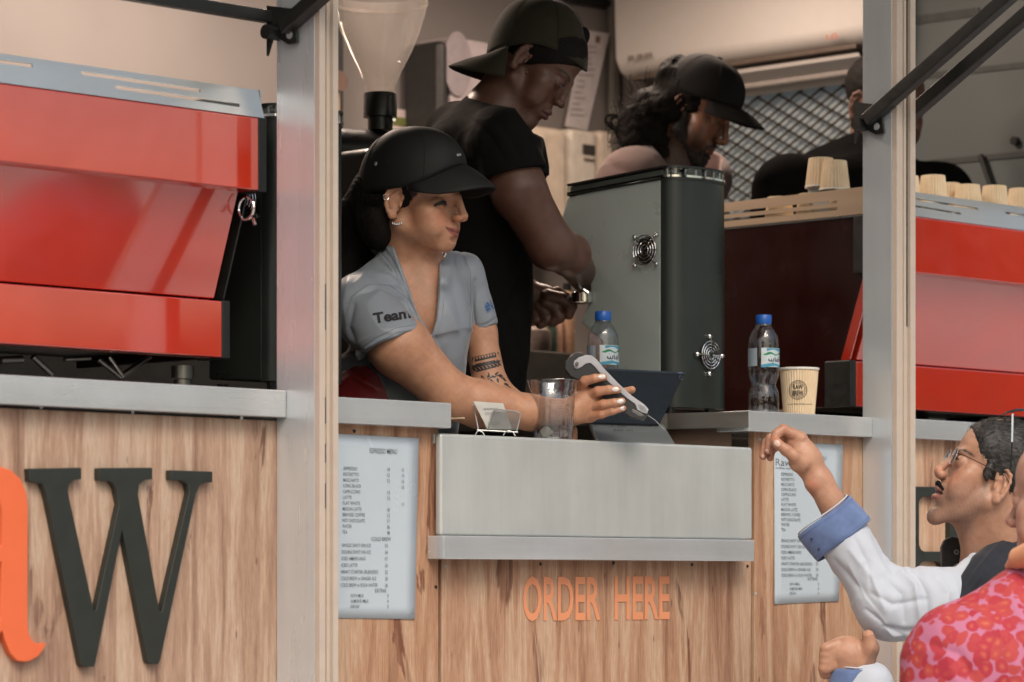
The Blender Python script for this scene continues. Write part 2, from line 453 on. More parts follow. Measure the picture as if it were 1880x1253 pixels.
# fold-down flap, ledge and the bar under it
FY = -.022
zfa = (PY(812, 796, FY)[2] + PY(1382, 822, FY)[2]) / 2; zfb = (PY(812, 985, FY)[2] + PY(1380, 990, FY)[2]) / 2
xa, xb = PY(809, 900, FY)[0], PY(1382, 900, FY)[0]
MB().box(xa, xb, FY, -.004, zfb, zfa).build('serving_flap', FLAP, T, bevel=.006, segs=3)
MB().box(xa, xb - .004, -.004, .152, zfa - .02, zfa - .001).build('ledge', FLAP, T, bevel=.001)
BY = -.048
zb1 = (PY(812, 983, BY)[2] + PY(1380, 992, BY)[2]) / 2; zb0 = (PY(812, 1027, BY)[2] + PY(1380, 1031, BY)[2]) / 2
MB().box(PY(815, 1000, BY)[0], PY(1385, 1000, BY)[0], BY, .0, zb0, zb1).build('bottom_rail', ALU2, T, bevel=.002)
ZL = zfa
# --- screws
for (px, py, y) in ((75, 748, 0), (243, 757, 0), (443, 768, 0), (800, 800, 0), (800, 1078, 0), (817, 1040, .004), (992, 1036, .004), (1126, 1034, .004), (1270, 1037, .004), (1372, 1040, .004), (1395, 807, 0), (1537, 812, 0), (1387, 1090, 0), (650, 792, 0)):
    p = PY(px, py, y)
    MB().lathe([(0.0, -.001), (.0034, -.0008), (.0036, .0012), (.0012, .0012), (.0008, .0002), (0.0, .0002)], (0, 0, 0), 10).xf(lambda v: np.array([v[0], -v[2], v[1]]) + p).build('screw', ALU2 if px % 2 else BLACKM, T, smooth=True)
# --- posts
def post(x0, px_side, px_front, name='post'):
    # side depth from the photo
    d = -PX(px_side, 600, x0)[1]
    xf = PY(px_front, 600, -d)[0]
    z0, z1 = 0.15, ZC
    p = MB().box(x0, xf - .010, -d + .004, -.001, z0, z1).build(name, ALU, T, bevel=.0015)
    w = xf - x0
    # front track: cream profile with three raised lips
    f = MB()
    for (u0, u1, dd) in ((0.0, .30, .010), (.30, .46, .003), (.46, .58, .007), (.58, .72, .003), (.72, 1.0, .012)):
        f.box(x0 + u0 * w, x0 + u1 * w, -d - dd, -d + .003, z0, z1)
    k = f.build('post_track', TRIM, T)
    return p, x0, xf, d, w
pL = post(XP0, 580, 613)
pR = post(XP1, 1640, 1673)
for (r0, r1) in ((522, 606), (730, 778), (815, 850), (888, 934)):
    _, x0, xf, d, w = pL
    u0, u1 = x0 + .30 * w, x0 + .52 * w
    MB().box(u0, u1, -d - .0045, -d + .001, PY(597, r1, -d)[2], PY(597, r0, -d)[2]).build('slot', BLACKM, T)
_, x0, xf, d, w = pR
MB().box(x0 + .60 * w, x0 + .70 * w, -d - .0045, -d + .001, PY(1662, 600, -d)[2], ZC - .3).build('slot', BLACKM, T)
# inner jambs of the posts (inside the wall line)
for (x, xf_) in ((XP0, pL[2]), (XP1, pR[2])):
    pass
MB().box(XL, XE, .0, .05, HC + 1.42, ZC).build('header', ALU2, T)
# --- raised hatch with struts
def strut(xp, a, b, wpx, nm='strut'):
    p, q = PX(*a, xp), PX(*b, xp)
    dirv = (q - p) / np.linalg.norm(q - p)
    q = p + dirv * 1.15
    n = np.cross(dirv, np.array([1.0, 0, 0])); n /= np.linalg.norm(n)
    h = wpx / 2 / F * 6.5
    e = np.array([.014, 0, 0])
    MB().hexa([p - n * h - e, p + n * h - e, p + n * h + e, p - n * h + e], [q - n * h - e, q + n * h - e, q + n * h + e, q - n * h + e]).build(nm, BLACKM, T, bevel=.003)
    return p, q
sA = strut(XP0 - .016, (522, 52), (600, -18), 26)
sB = strut(XP1 - .016, (1592, 222), (1862, -14), 28)
sC = strut(pR[2] + .016, (1660, 222), (1895, 18), 28)
for (xp, a) in ((XP0, (516, 52)), (XP1, (1592, 222))):
    p = PX(a[0], a[1], xp)
    b = MB()
    s_ = np.array([0, 0, 1.0])
    pts = [p + np.array([0, .03, .045]), p + np.array([0, -.045, .03]), p + np.array([0, -.055, -.035]), p + np.array([0, -.03, -.035]), p + np.array([0, .012, -.012]), p + np.array([0, .03, -.05])]
    b.slab([[q + np.array([-.004, 0, 0]) for q in pts]], (-1, 0, 0), -.006).build('bracket', BLACKM, T)
    MB().tube([p + np.array([-.035, .006, -.01]), p + np.array([.0, .006, -.01])], .014, 12).build('pivot', BLACKM, T, smooth=True)
    MB().tube([p + np.array([-.012, -.036, -.018]), p + np.array([-.003, -.036, -.018])], .008, 10).build('bolt', ALU, T, smooth=True)
# dark rail above the left bay
p, q = PY(280, -6, .01), PY(505, 36, .01)
zr = (p[2] + q[2]) / 2
MB().box(XL, XP0 - .002, .0, .02, zr - .012, zr + .012).build('rail', BLACKM, T, bevel=.003)
HAT = simple('hatch_white_paint', lin(.5, .5, .48), 0.5)
yo = -1.0
for (x0, x1) in ((XL, XP0 - .02), (XP0 + .02, XP1 - .04), (pR[2] + .04, XE)):
    MB().hexa([(x0, -.02, ZC - .40), (x1, -.02, ZC - .40), (x1, -.02, ZC - .36), (x0, -.02, ZC - .36)],
              [(x0, yo, ZC + .16), (x1, yo, ZC + .16), (x1, yo, ZC + .20), (x0, yo, ZC + .20)]).build('hatch', HAT, T)
# --- wheels and skirt, below the picture
MB().box(XL, XE, .03, YB, .35, ZF - .06).build('chassis', DARK, T)
for x in (-.9, 1.2):
    MB().tube([(x, .03, .3), (x, .25, .3)], .3, 28).build('wheel', BLACKP, T, smooth=True)

# ------------------------------------------------------------------ lettering
def text_mesh(s, size=1.0, bold=0.0, space=1.0, align='LEFT'):
    c = bpy.data.curves.new('t', 'FONT'); c.body = s; c.size = size; c.offset = bold; c.space_character = space
    c.align_x = align; c.resolution_u = 3
    o = bpy.data.objects.new('t', c); COL.objects.link(o)
    dg = bpy.context.evaluated_depsgraph_get()
    me = bpy.data.meshes.new_from_object(o.evaluated_get(dg))
    vs = [np.array(v.co) for v in me.vertices]; fs = [tuple(p.vertices) for p in me.polygons]
    bpy.data.objects.remove(o); bpy.data.curves.remove(c); bpy.data.meshes.remove(me)
    return vs, fs
def fit_text(s, x0, x1, z0, z1, y, bold=0.0, mb=None, cap=True):
    vs, fs = text_mesh(s, 1.0, bold)
    a = np.array(vs); 
    lo, hi = a.min(0), a.max(0)
    zl, zh = (0.0, max(hi[1], .7)) if cap else (lo[1], hi[1])
    P = np.array([x0 + (a[:, 0] - lo[0]) / (hi[0] - lo[0]) * (x1 - x0), np.full(len(a), y), z0 + (a[:, 1] - zl) / (zh - zl) * (z1 - z0)]).T
    mb = mb or MB(); mb.add(P, fs); return mb
ORANGE = simple('orange_print', srgb(222, 146, 106), 0.5, 0, 0.03)
ORANGE2 = simple('orange_letter', srgb(228, 108, 66), 0.45, 0, 0.03)
LETB = simple('charcoal_letter', lin(.024, .028, .024), 0.4, 0, 0.05)
p0, p1 = PY(960, 1140, .003), PY(1229, 1132, .003)
pt = PY(960, 1058, .003)
h = pt[2] - p0[2]
zc_ = (PY(960, 1141, .003)[2] + PY(1229, 1133, .003)[2]) / 2
words_x = ((960, 1102), (1128, 1229))
for wd, (xa_, xb_) in zip(('ORDER', 'HERE'), words_x):
    fit_text(wd, PY(xa_, 1100, .003)[0], PY(xb_, 1100, .003)[0], zc_, zc_ + h * .98, .0025, 0.018).build('lettering', ORANGE, T)
def zpts(pts, sx, sy, ox, oy): return [(ox + a / sx, oy + b / sy) for a, b in pts]
def sign_letter(loops, mat, name='sign_letter', y=-.016, t=.016):
    L = [[PY(a, b, y) for a, b in l] for l in loops]
    return MB().slab(L, (0, -1, 0), t).build(name, mat, T, bevel=.0015)
SX = 1438 / 520.; SY = 1253 / 453.
Wp = [(148, 168), (415, 163), (415, 222), (375, 227), (352, 250), (347, 290), (478, 890), (488, 890), (606, 350), (590, 265), (568, 235), (505, 225), (505, 165), (775, 163), (775, 222), (735, 226), (708, 250), (702, 300), (812, 897), (822, 895), (962, 290), (955, 250), (925, 228), (868, 225), (868, 176), (1080, 183), (1080, 238), (1045, 238), (1015, 255), (995, 300), (815, 1140), (805, 1162), (765, 1160), (752, 1145), (622, 478), (485, 1160), (478, 1175), (425, 1177), (412, 1160), (235, 290), (215, 245), (150, 230)]
sign_letter([zpts(Wp, SX, SY, 0, 800)], LETB)
Ap = [(-150, 175), (-60, 158), (10, 160), (60, 178), (105, 220), (132, 280), (143, 360), (141, 940), (148, 1010), (165, 1042), (185, 1055), (210, 1058), (236, 1052), (222, 1085), (195, 1122), (160, 1142), (125, 1150), (88, 1143), (55, 1108), (30, 1050), (12, 990), (-40, 1070), (-140, 1110), (-230, 1080), (-270, 980), (-265, 800), (-190, 660), (-60, 590), (10, 560), (12, 380), (-10, 290), (-60, 235), (-130, 240), (-180, 330), (-260, 330), (-240, 230)]
Ah = [(-180, 950), (-140, 1000), (-70, 1000), (5, 930), (10, 640), (-60, 670), (-150, 760), (-185, 860)]
sign_letter([zpts(Ap, SX, SY, 0, 800), zpts(Ah, SX, SY, 0, 800)], ORANGE2)
# line of small black letters under the W: only their tops show
fit_text('company', PY(168, 1250, -.006)[0], PY(300, 1250, -.006)[0], HZ(230, 1296, -.006), HZ(230, 1243, -.006), -.006, .02).build('lettering', LETB, T)
# right sign letter (stem with two bars, rounded inside corners)
Rl = [(1640, 895), (1742, 895), (1742, 1120), (1640, 1120)]
def rr(x0, y0, x1, y1, r, n=5):
    o = []
    for (cx, cy, a0) in ((x0 + r, y0 + r, 180), (x1 - r, y0 + r, 270), (x1 - r, y1 - r, 0), (x0 + r, y1 - r, 90)):
        for k in range(n + 1):
            a = math.radians(a0 + 90 * k / n); o.append((cx + r * math.cos(a), cy + r * math.sin(a)))
    return o
sign_letter([[(1640, 893), (1760, 895), (1760, 1090), (1640, 1090)], rr(1688, 912, 1745, 1013, 12), rr(1688, 1031, 1730, 1075, 12)], LETB)

# ------------------------------------------------------------------ menus taped to the wood
MENU = simple('laminated_paper', srgb(190, 202, 212), 0.22, 0, 0.02, 6.0, spec=0.6)
INK = simple('menu_ink', lin(.15, .16, .18), 0.5)
INKR = simple('red_ink', lin(.55, .25, .25), 0.5)
def menu(name, label, quad, y, logo, rows, offs):
    t = thing(name, PY(quad[2][0], quad[2][1], y), label, 'menu', 'menus taped to the front panels')
    P = [PY(a, b, y) for a, b in quad]
    # slightly curled sheet
    mb = MB(); nx, nz = 8, 14; vs = []; fs = []
    for j in range(nz + 1):
        for i in range(nx + 1):
            u, v = i / nx, j / nz
            q = (P[0] * (1 - u) + P[1] * u) * (1 - v) + (P[3] * (1 - u) + P[2] * u) * v
            q = q + np.array([0, -.0004 * (math.sin(u * 5 + v * 3) + 1) - .0008 * (abs(u - .5) * 2) ** 6, 0])
            vs.append(q)
    for j in range(nz):
        for i in range(nx):
            a = j * (nx + 1) + i; fs.append((a, a + 1, a + nx + 2, a + nx + 1))
    mb.add(vs, fs); o = mb.build('sheet', MENU, t, smooth=True)
    so = o.modifiers.new('s', 'SOLIDIFY'); so.thickness = .0006
    ink = MB(); red = MB()
    for (s, x0, x1, r0, r1) in rows:
        yy = y - .0022
        # rows follow the sheet's own horizontal: average to a level baseline
        a, b = PY(x0, r1, yy), PY(x1, r1, yy); c = PY(x0, r0, yy)
        fit_text(s, a[0], b[0], a[2], c[2], yy, .002, red if s.startswith('~') else ink)
    ink.build('print', INK, t)['kind'] = 'stuff'
    return t
names = ['ESPRESSO', 'RISTRETTO', 'MACCHIATO', 'LONG BLACK', 'CAPPUCCINO', 'LATTE', 'FLAT WHITE', 'MOCHA LATTE', 'BREWED COFFEE', 'HOT CHOCOLATE', 'WATER', 'TEA']
wid = [8, 9, 9, 10.5, 10, 5, 10, 11, 13, 13, 5.5, 3]
prices = [('10', '12'), ('12', '13'), ('12', '15'), ('', '15'), ('15', ''), ('15', ''), ('', '17'), ('18', ''), ('12', ''), ('17', ''), ('5', ''), ('8', '')]
cold = ['SINGLE SHOT ON ICE', 'DOUBLE SHOT ON ICE', 'ICED AMERICANO', 'ICED LATTE', 'HEART STARTER (BLENDED)', 'COLD BREW w GINGER ALE', 'COLD BREW w SODA WATER']
cw = [18, 18, 15, 10, 23, 22, 23]; cp = ['15', '24', '17', '20', '22', '20', '20']
R = []
R.append(('ESPRESSO MENU', 679, 729, 823, 832))
for i, n in enumerate(names):
    y0 = 857 + i * 10.6; x = 631 - i * .25
    R.append((n, x, x + wid[i] * 3.15, y0, y0 + 6.2))
    if prices[i][0]: R.append((prices[i][0], 711, 716, y0 + 2, y0 + 8))
    if prices[i][1]: R.append((prices[i][1], 738, 742, y0 + 3, y0 + 9))
R.append(('COLD BREW', 682, 718, 986, 993))
for i, n in enumerate(cold):
    y0 = 998 + i * 12.2; x = 628 - i * .4
    R.append((n, x, x + cw[i] * 2.95, y0, y0 + 6.2)); R.append((cp[i], 707, 712, y0 + 1, y0 + 7))
R.append(('EXTRAS', 689, 709, 1081, 1088))
for i, (n, w_) in enumerate((('SOYA MILK', 24), ('ALMOND MILK', 33), ('DECAF', 16))):
    y0 = 1091 + i * 10; R.append((n, 644, 644 + w_, y0, y0 + 5.6)); R.append((str((3, 4, 3)[i]), 711, 713.5, y0, y0 + 6))
menu('menu_sheet', 'laminated menu sheet half hidden behind the left silver post', [(600, 796), (768, 805), (760, 1137), (600, 1135)], -.001, None, R, 0)
R = []
R.append(('Raw', 1424, 1453, 842, 855)); R.append(('coffee company', 1424, 1468, 857, 861))
R.append(('ESPRESSO MENU', 1462, 1517, 836, 843))
for i, n in enumerate(names):
    y0 = 868 + i * 9.25
    R.append((n, 1434.5, 1434.5 + wid[i] * 2.7, y0, y0 + 5.6))
for i, n in enumerate(cold):
    y0 = 990 + i * 10.6; x = 1434.5
    R.append((n, x, x + cw[i] * 2.45, y0, y0 + 5.4)); R.append((cp[i], 1498, 1502.5, y0, y0 + 5.4))
R.append(('EXTRAS', 1483, 1501, 1060, 1066))
for i, (n, w_) in enumerate((('SOYA MILK', 19), ('ALMOND MILK', 24), ('DECAF', 12))):
    y0 = 1070 + i * 8.6; R.append((n, 1450, 1450 + w_, y0, y0 + 4.6)); R.append((str((3, 4, 3)[i]), 1502, 1504, y0, y0 + 5))
menu('menu_sheet', 'laminated menu sheet on the wood behind the raised hand', [(1420, 812), (1547, 817), (1539, 1104), (1421, 1110)], -.001, None, R, 0)
# ------------------------------------------------------------------ espresso machines
STEEL = metal('machine_steel', srgb(200, 205, 206), 0.33, (0.08, 1, 1), bs=0.03, blot=5, m_=0.5)
STEELD = metal('machine_dark_steel', srgb(120, 118, 112), 0.35, (0.08, 1, 1), bs=0.03)
SIDE = simple('machine_side_shaded', lin(.022, .004, .0035), 0.22, 0, 0.15, 6)  # red darkened: shade and dark reflection put into the side colour
SLOTD = simple('slot_dark', lin(.02, .015, .012), .7)
def slot(a, b, w, plane_p, plane_n):
    # elongated hole outline between two photo points lying on the plane
    A, B = PP(a[0], a[1], plane_p, plane_n), PP(b[0], b[1], plane_p, plane_n)
    d = B - A; L = np.linalg.norm(d); d /= L; n = np.cross(plane_n, d); n /= np.linalg.norm(n)
    return [A - n * w, B - n * w, B + n * w, A + n * w]
def machine(xe, right, prof, x_other, label, zoff=0.0, base_z=None):
    """xe: X of the end seen; prof: dict of (y,z) points of the end profile, front to back"""
    (yt, zt1), (_, zt0), (ym1, zm1), (ym0, zm0), (yb, zb1), (_, zb0) = prof
    x0, x1 = (x_other, xe) if right else (xe, x_other)
    s = 1 if right else -1
    lo, hi = min(x0, x1), max(x0, x1)
    yback = yt + .56
    t = thing('espresso_machine', ((lo + hi) / 2, yt + .3, base_z), label, 'espresso machine', 'red espresso machines')
    capw = .022
    e0, e1 = lo + capw, hi - capw
    # carcass
    MB().box(e0 + .01, e1 - .01, ym0 + .05, yback - .01, zb0 + .02, zt1 - .01).build('body', BLACKM, t)
    MB().box(e0, e1, yt, yt + .06, zt0, zt1).build('upper_panel', RED, t, bevel=.003)
    MB().hexa([(e0 + .012, ym0, zm0), (e1 - .012, ym0, zm0), (e1 - .012, ym0 + .02, zm0), (e0 + .012, ym0 + .02, zm0)],
              [(e0 + .012, ym1, zm1), (e1 - .012, ym1, zm1), (e1 - .012, ym1 + .02, zm1), (e0 + .012, ym1 + .02, zm1)]).build('middle_panel', RED, t, bevel=.002)
    MB().box(e0, e1, yb, yb + .05, zb0, zb1).build('lower_panel', RED, t, bevel=.003)
    for (xa, xb, sg) in ((lo, e0, -1), (e1, hi, 1)):
        MB().box(xa, xb, yt + .001, yt + .10, zt0 - .002, zt1 + .002).build('end_cap', BLACKM, t, bevel=.003)
        MB().box(xa, xb, yb + .001, yb + .08, zb0 - .002, zb1 + .002).build('end_cap', BLACKM, t, bevel=.003)
        xm = (xa + xb) / 2
        X0, X1 = (xm - .001, xb - .006) if sg < 0 else (xa + .006, xm + .001)
        poly = [(yt + .09, zt1), (yback, zt1), (yback, zb0), (yb + .07, zb0), (yb + .07, zb1), (ym0 + .028, zm0), (ym1 + .028, zm1), (yt + .09, zt0)]
        MB().slab([[(X0 if sg < 0 else X1, y, z) for y, z in poly]], (sg, 0, 0), .012).build('side_panel', SIDE, t, bevel=.002)
        MB().hexa([(xm, ym0 + .002, zm0), (xm + .004, ym0 + .002, zm0), (xm + .004, ym0 + .03, zm0), (xm, ym0 + .03, zm0)],
                  [(xm, ym1 + .002, zm1), (xm + .004, ym1 + .002, zm1), (xm + .004, ym1 + .03, zm1), (xm, ym1 + .03, zm1)]).build('edge_strip', BLACKM if right else RED, t)
    return t, lo, hi, e0, e1, yback
xe = PY(425, 657, .16)[0] - .0
def yz(px, row): p = PX(px, row, xe - .022); return (p[1], p[2])
prof = [yz(475, 217), yz(475, 350), yz(447, 350), yz(402, 549), yz(408, 553), yz(408, 657)]
prof[1] = (prof[0][0], prof[1][1]); prof[5] = (prof[4][0], prof[5][1])
mL, lo, hi, e0, e1, yback = machine(xe, True, prof, -1.92, 'red espresso machine behind the left counter with empty slotted cup rail', base_z=hl)
def cup_rail(t, lo, hi, yt, zt, slots, rowtop, mat, yback, side_slots=None):
    # leaning slotted plate along the front: bottom edge at (yt, zt)
    z1, lean = rowtop
    nrm = np.array([0, -(z1 - zt), -lean]); nrm = np.array([0.0, -(z1 - zt), lean]); nrm /= np.linalg.norm(nrm)
    p0 = np.array([0, yt, zt + .002])
    outer = [(lo, yt, zt + .002), (hi, yt, zt + .002), (hi - .004, yt + lean, z1), (lo + .004, yt + lean, z1)]
    holes = [slot(a, b, w, p0, nrm) for a, b, w in slots]
    MB().slab([outer] + holes, nrm, .003).build('cup_rail', mat, t)
    return nrm
zt = prof[0][1]; yt = prof[0][0]
top = PX(466, 164, xe - .022)
cup_rail(mL, lo + .004, hi - .004, yt + .004, zt, [((0, 113), (60, 121), .0035), ((150, 134), (368, 167), .0035), ((212, 160), (440, 194), .0035)], (top[2], top[1] - yt), STEEL, yback)
MB().box(lo + .01, hi - .01, yt + .02, yback, zt, zt + .012).build('top_plate', STEEL, mL)
for (r, x) in ((0, 0),):
    MB().box(hi - .006, hi - .003, top[1], yback - .02, zt + .03, top[2]).build('side_rail', STEEL, mL)
# things seen under the machine: feet, drip pipes, group heads
for px in (335, -60):
    p = PY(px, 660, prof[4][0] + .05)
    MB().lathe([(.018, 0), (.018, .028), (.022, .03), (.022, .055)], (p[0], p[1], hl), 16).build('foot', STEELD, mL, smooth=True)
for a, b, r in (((275, 655), (225, 690), .006), ((200, 655), (226, 692), .005), ((180, 660), (222, 694), .005), ((60, 655), (95, 688), .006), ((0, 662), (40, 660), .008), ((118, 660), (165, 658), .005)):
    yy = prof[4][0] + .10
    MB().tube([PY(*a, yy), PY(*b, yy)], r, 10).build('drip_pipe', STEELD, mL, smooth=True)
p = PX(452, 383, xe - .02)
ring = [p + np.array([0, .022 * math.cos(a), .022 * math.sin(a)]) for a in np.linspace(0, 2 * math.pi, 20)]
b = MB().tube(ring, .003, 6, caps=False)
b.tube([p + np.array([0, -.02, -.02]), p + np.array([0, -.026, -.034])], .004, 8)
b.build('steam_valve', CHROME, mL, smooth=True)
# right machine
xr = PY(1600, 500, .10)[0]
zs = [(1069 - r) / F for r in (397, 500, 503, 668, 670, 753)]
Zr = PY(1672, 500, .1); Zd = np.dot(Zr - CAM, AX)
ytR = prof[0][0]
P2 = []
for (yy, zz), r in zip(prof, (397, 500, 503, 669, 671, 753)):
    q = PY(1672, r, yy); P2.append((yy, q[2]))
mR, lo, hi, e0, e1, yback = machine(xr, False, P2, xr + 1.0, 'red espresso machine right of the silver post carrying upturned paper cups', base_z=ZR)
yt, zt = P2[0]
topz = PY(1672, 352, yt + .05)[2]
sl = [((1676, 365), (1797, 384), .0035), ((1676, 378), (1765, 393), .0035), ((1846, 391), (1935, 403), .0035)]
cup_rail(mR, lo + .004, hi - .004, yt + .004, zt, sl, (topz, .045), STEEL, yback)
MB().box(lo + .01, hi - .01, yt + .02, yback, zt, zt + .012).build('top_plate', STEEL, mR)
# side cup rail with its slots, seen through the middle window
zsr = topz
ya, yb_ = yt + .05, yback
outer = [(lo + .003, ya, zt + .004), (lo + .003, yb_, zt + .004), (lo + .003, yb_, zsr - .004), (lo + .003, ya, zsr)]
hh = zsr - zt
holes = []
for f0 in (.28, .52):
    z_ = zt + hh * f0
    holes.append([(lo + .003, ya + .10, z_), (lo + .003, yb_ - .03, z_), (lo + .003, yb_ - .03, z_ + .007), (lo + .003, ya + .10, z_ + .007)])
MB().slab([outer] + holes, (-1, 0, 0), .003).build('side_rail', metal('warm_lit_steel', srgb(214, 190, 164), .4, (1, .1, 1), bs=.03, m_=.6), mR)  # steel colour carries the warm reflected light as a tan tint
for px in (1650, 1860):
    p = PY(px, 760, P2[4][0] + .05)
    MB().lathe([(.018, 0), (.018, .02), (.022, .022), (.022, .05)], (p[0], p[1], ZR - .02), 16).build('foot', STEELD, mR, smooth=True)
ZCUP = zt + .012

# ------------------------------------------------------------------ paper cups
def cup_mat(name, warm):
    m, nt, b = new_mat(name)
    nt.links.new(ramp(nt, noise(nt, coords(nt), 40, 4), [(0.3, srgb(222, 196, 160)), (0.7, srgb(232, 210, 178))]), b.inputs['Base Color'])
    b.inputs['Roughness'].default_value = 0.75
    return m
CUPM = cup_mat('ribbed_kraft_card', 0)
CUPW = simple('white_card', srgb(225, 222, 214), 0.6, 0, 0.02)
def ribs(nr, amp): return lambda a, z: 1 + amp * math.cos(nr * a)
def small_cup_mesh():
    mb = MB()
    mb.lathe([(.0255, .070), (.0275, .0715), (.0285, .070), (.0365, .004)], (0, 0, 0), 120, ribs(30, .026))
    return mb
cup0 = thing('paper_cup', (0, 0, 0), 'x', 'paper cup', 'small ribbed paper cups upside down on the machine')
small_cup_mesh().build('sleeve', CUPM, cup0, smooth=True)
MB().lathe([(.0372, 0), (.0384, .0015), (.0384, .0035), (.0372, .005), (.0362, .0035), (.0362, .0012)], (0, 0, 0), 40, closed=True).build('rim', CUPW, cup0, smooth=True)
MB().lathe([(0.0, .0685), (.0255, .0685), (.0262, .0705), (.0262, .0712), (.0, .0700)], (0, 0, 0), 32).build('base', CUPM, cup0, smooth=True)
def copy_tree(o, loc=None, label=None, rz=0):
    c = o.copy(); COL.objects.link(c)
    if loc is not None: c.location = [float(v) for v in loc]; WLOC[c.name] = np.array(loc, float)
    if label: c['label'] = label
    c.rotation_euler[2] += rz
    for ch in [k for k in COL.objects if k.parent == o]:
        d = copy_tree(ch); d.parent = c
    return c
# (px centre, row of the cup's top, depth, height above rail plate)
cups = [
    (1507, 291, None, .075, 'upside down ribbed cup standing highest on the machine, left of the right silver post'),
    (1532, 296, None, .068, 'ribbed cup half hidden behind the highest cup on the machine side'),
    (1431, 346, None, None, 'barely showing cup at the far back of the machine rail by the black grinder'),
    (1488, 343, None, None, 'low cup just below the highest cup on the slotted rail'),
    (1549, 341, None, None, 'wide low cup against the right silver post on the slotted rail'),
    (1664, 324, None, None, 'cup mostly hidden by the right silver post, leftmost above the bright rail'),
    (1713, 323, None, None, 'large upside down ribbed cup, tallest of the cups right of the post'),
    (1741, 337, None, None, 'thin sliver of a cup behind the tallest cup right of the post'),
    (1777, 340, None, None, 'upside down ribbed cup in the middle of the row right of the post'),
    (1826, 342, None, None, 'upside down ribbed cup second from the right picture edge'),
    (1874, 347, None, None, 'upside down ribbed cup cut by the right picture edge')]
first = True
ybase = {1507: .40, 1532: .47, 1431: .60, 1488: .52, 1549: .34}
for i, (px, row, _, _, lab) in enumerate(cups):
    if px < 1600:
        # standing along the machine's left side
        p = PX(px, row, lo + .055)
        z = ZCUP
    else:
        yy = yt + .10 if px not in (1741,) else yt + .17
        p = PY(px, row, yy)
        z = ZCUP
    if px in (1431, 1488, 1549): p[2] = zsr + .004
    zc = max(z - .05 if px in (1431, 1488, 1549) else z, p[2] - .0715)
    # a raised cup stands on another, hidden cup
    rz = rng.rand() * 6.28
    if first:
        cup0.location = (p[0], p[1], zc); WLOC[cup0.name] = np.array([p[0], p[1], zc]); cup0['label'] = lab; cup0.rotation_euler[2] = rz; first = False; cp0z = zc
        c = cup0
    else:
        c = copy_tree(cup0, (p[0], p[1], zc), lab); c.rotation_euler[2] = rz
    if zc > z + .02:
        MB().box(p[0] - .022, p[0] + .022, p[1] - .022, p[1] + .022, z, zc + .002).build('cup_shelf', STEEL, mR, bevel=.001)

# large cup with the stamp on the right counter
def biglogo():
    px, row = 1467, 758
    y = .06
    p = PY(px, row, y); Zc = np.dot(p - CAM, AX); k = Zc / F
    p[2] = ZR
    t = thing('paper_cup', p, 'tall ribbed kraft coffee cup with round black stamp on the right counter', 'paper cup')
    H = 89 * k; r1 = 37 * k; r0 = 28 * k
    def shape(z): return r0 + (r1 * .955 - r0) * z / H
    mb = MB().lathe([(0, .001), (r0, .0), (shape(H * .33), H * .33), (shape(H * .66), H * .66), (shape(H * .955), H * .955), (shape(H * .955) - .001, H * .96), (r0 - .001, .004), (0, .004)], p, 168, ribs(42, .018))
    mb.build('sleeve', CUPM, t, smooth=True)
    MB().lathe([(r1 * .965, H * .95), (r1 * 1.0, H * .955), (r1 * 1.015, H * .975), (r1, H * .995), (r1 * .97, H), (r1 * .945, H * .985), (r1 * .945, H * .955)], p, 48, closed=True).build('rim', CUPW, t, smooth=True)
    # stamp: ring, ticks and two lines of capitals bent round the cup
    P2, F2 = [], []
    def addpoly(vs, fs):
        n = len(P2); P2.extend(vs); F2.extend([tuple(i + n for i in f) for f in fs])
    def ring(cx, cz, ro, ri, n=40):
        vs = []; fs = []
        for i in range(n):
            a = 2 * math.pi * i / n
            vs += [(cx + ro * math.cos(a), cz + ro * math.sin(a)), (cx + ri * math.cos(a), cz + ri * math.sin(a))]
        for i in range(n):
            j = (i + 1) % n; fs.append((2 * i, 2 * j, 2 * j + 1, 2 * i + 1))
        addpoly(vs, fs)
    R_ = 17.5
    ring(-5, 47, R_, R_ - 1.0); ring(-5, 47, 12.6, 12.0)
    for i in range(26):
        a = 2 * math.pi * i / 26
        c, s_ = math.cos(a), math.sin(a); q = []
        for (rr_, ww) in ((13.4, -.6), (15.6, -.6), (15.6, .6), (13.4, .6)): q.append((-5 + rr_ * c - ww * s_, 47 + rr_ * s_ + ww * c))
        addpoly(q, [(0, 1, 2, 3)])
    for s_, z0, z1, xa_, xb_ in (('RAW', 48.0, 57, -14, 4), ('BREW', 36.5, 46, -15, 5)):
        vs, fs = text_mesh(s_, 1.0, .03); a = np.array(vs); l, h_ = a.min(0), a.max(0)
        addpoly([(xa_ + (v[0] - l[0]) / (h_[0] - l[0]) * (xb_ - xa_), z0 + (v[1] - l[1]) / (h_[1] - l[1]) * (z1 - z0)) for v in a], fs)
    vs, fs = text_mesh('rawcoffeecompany.com', 1.0, .01); a = np.array(vs); l, h_ = a.min(0), a.max(0)
    addpoly([(-25 + (v[0] - l[0]) / (h_[0] - l[0]) * 50, 19.5 + (v[1] - l[1]) / (h_[1] - l[1]) * 3.4) for v in a], fs)
    face = math.atan2(-AX[1], -AX[0])
    V = []
    for (u, v) in P2:
        z = v * k; r = shape(z) * 1.021; ang = face + (u * k) / r
        V.append((p[0] + r * math.cos(ang), p[1] + r * math.sin(ang), p[2] + z))
    MB().add(V, F2).build('print', simple('stamp_ink', lin(.02, .016, .012), .6), t)
biglogo()

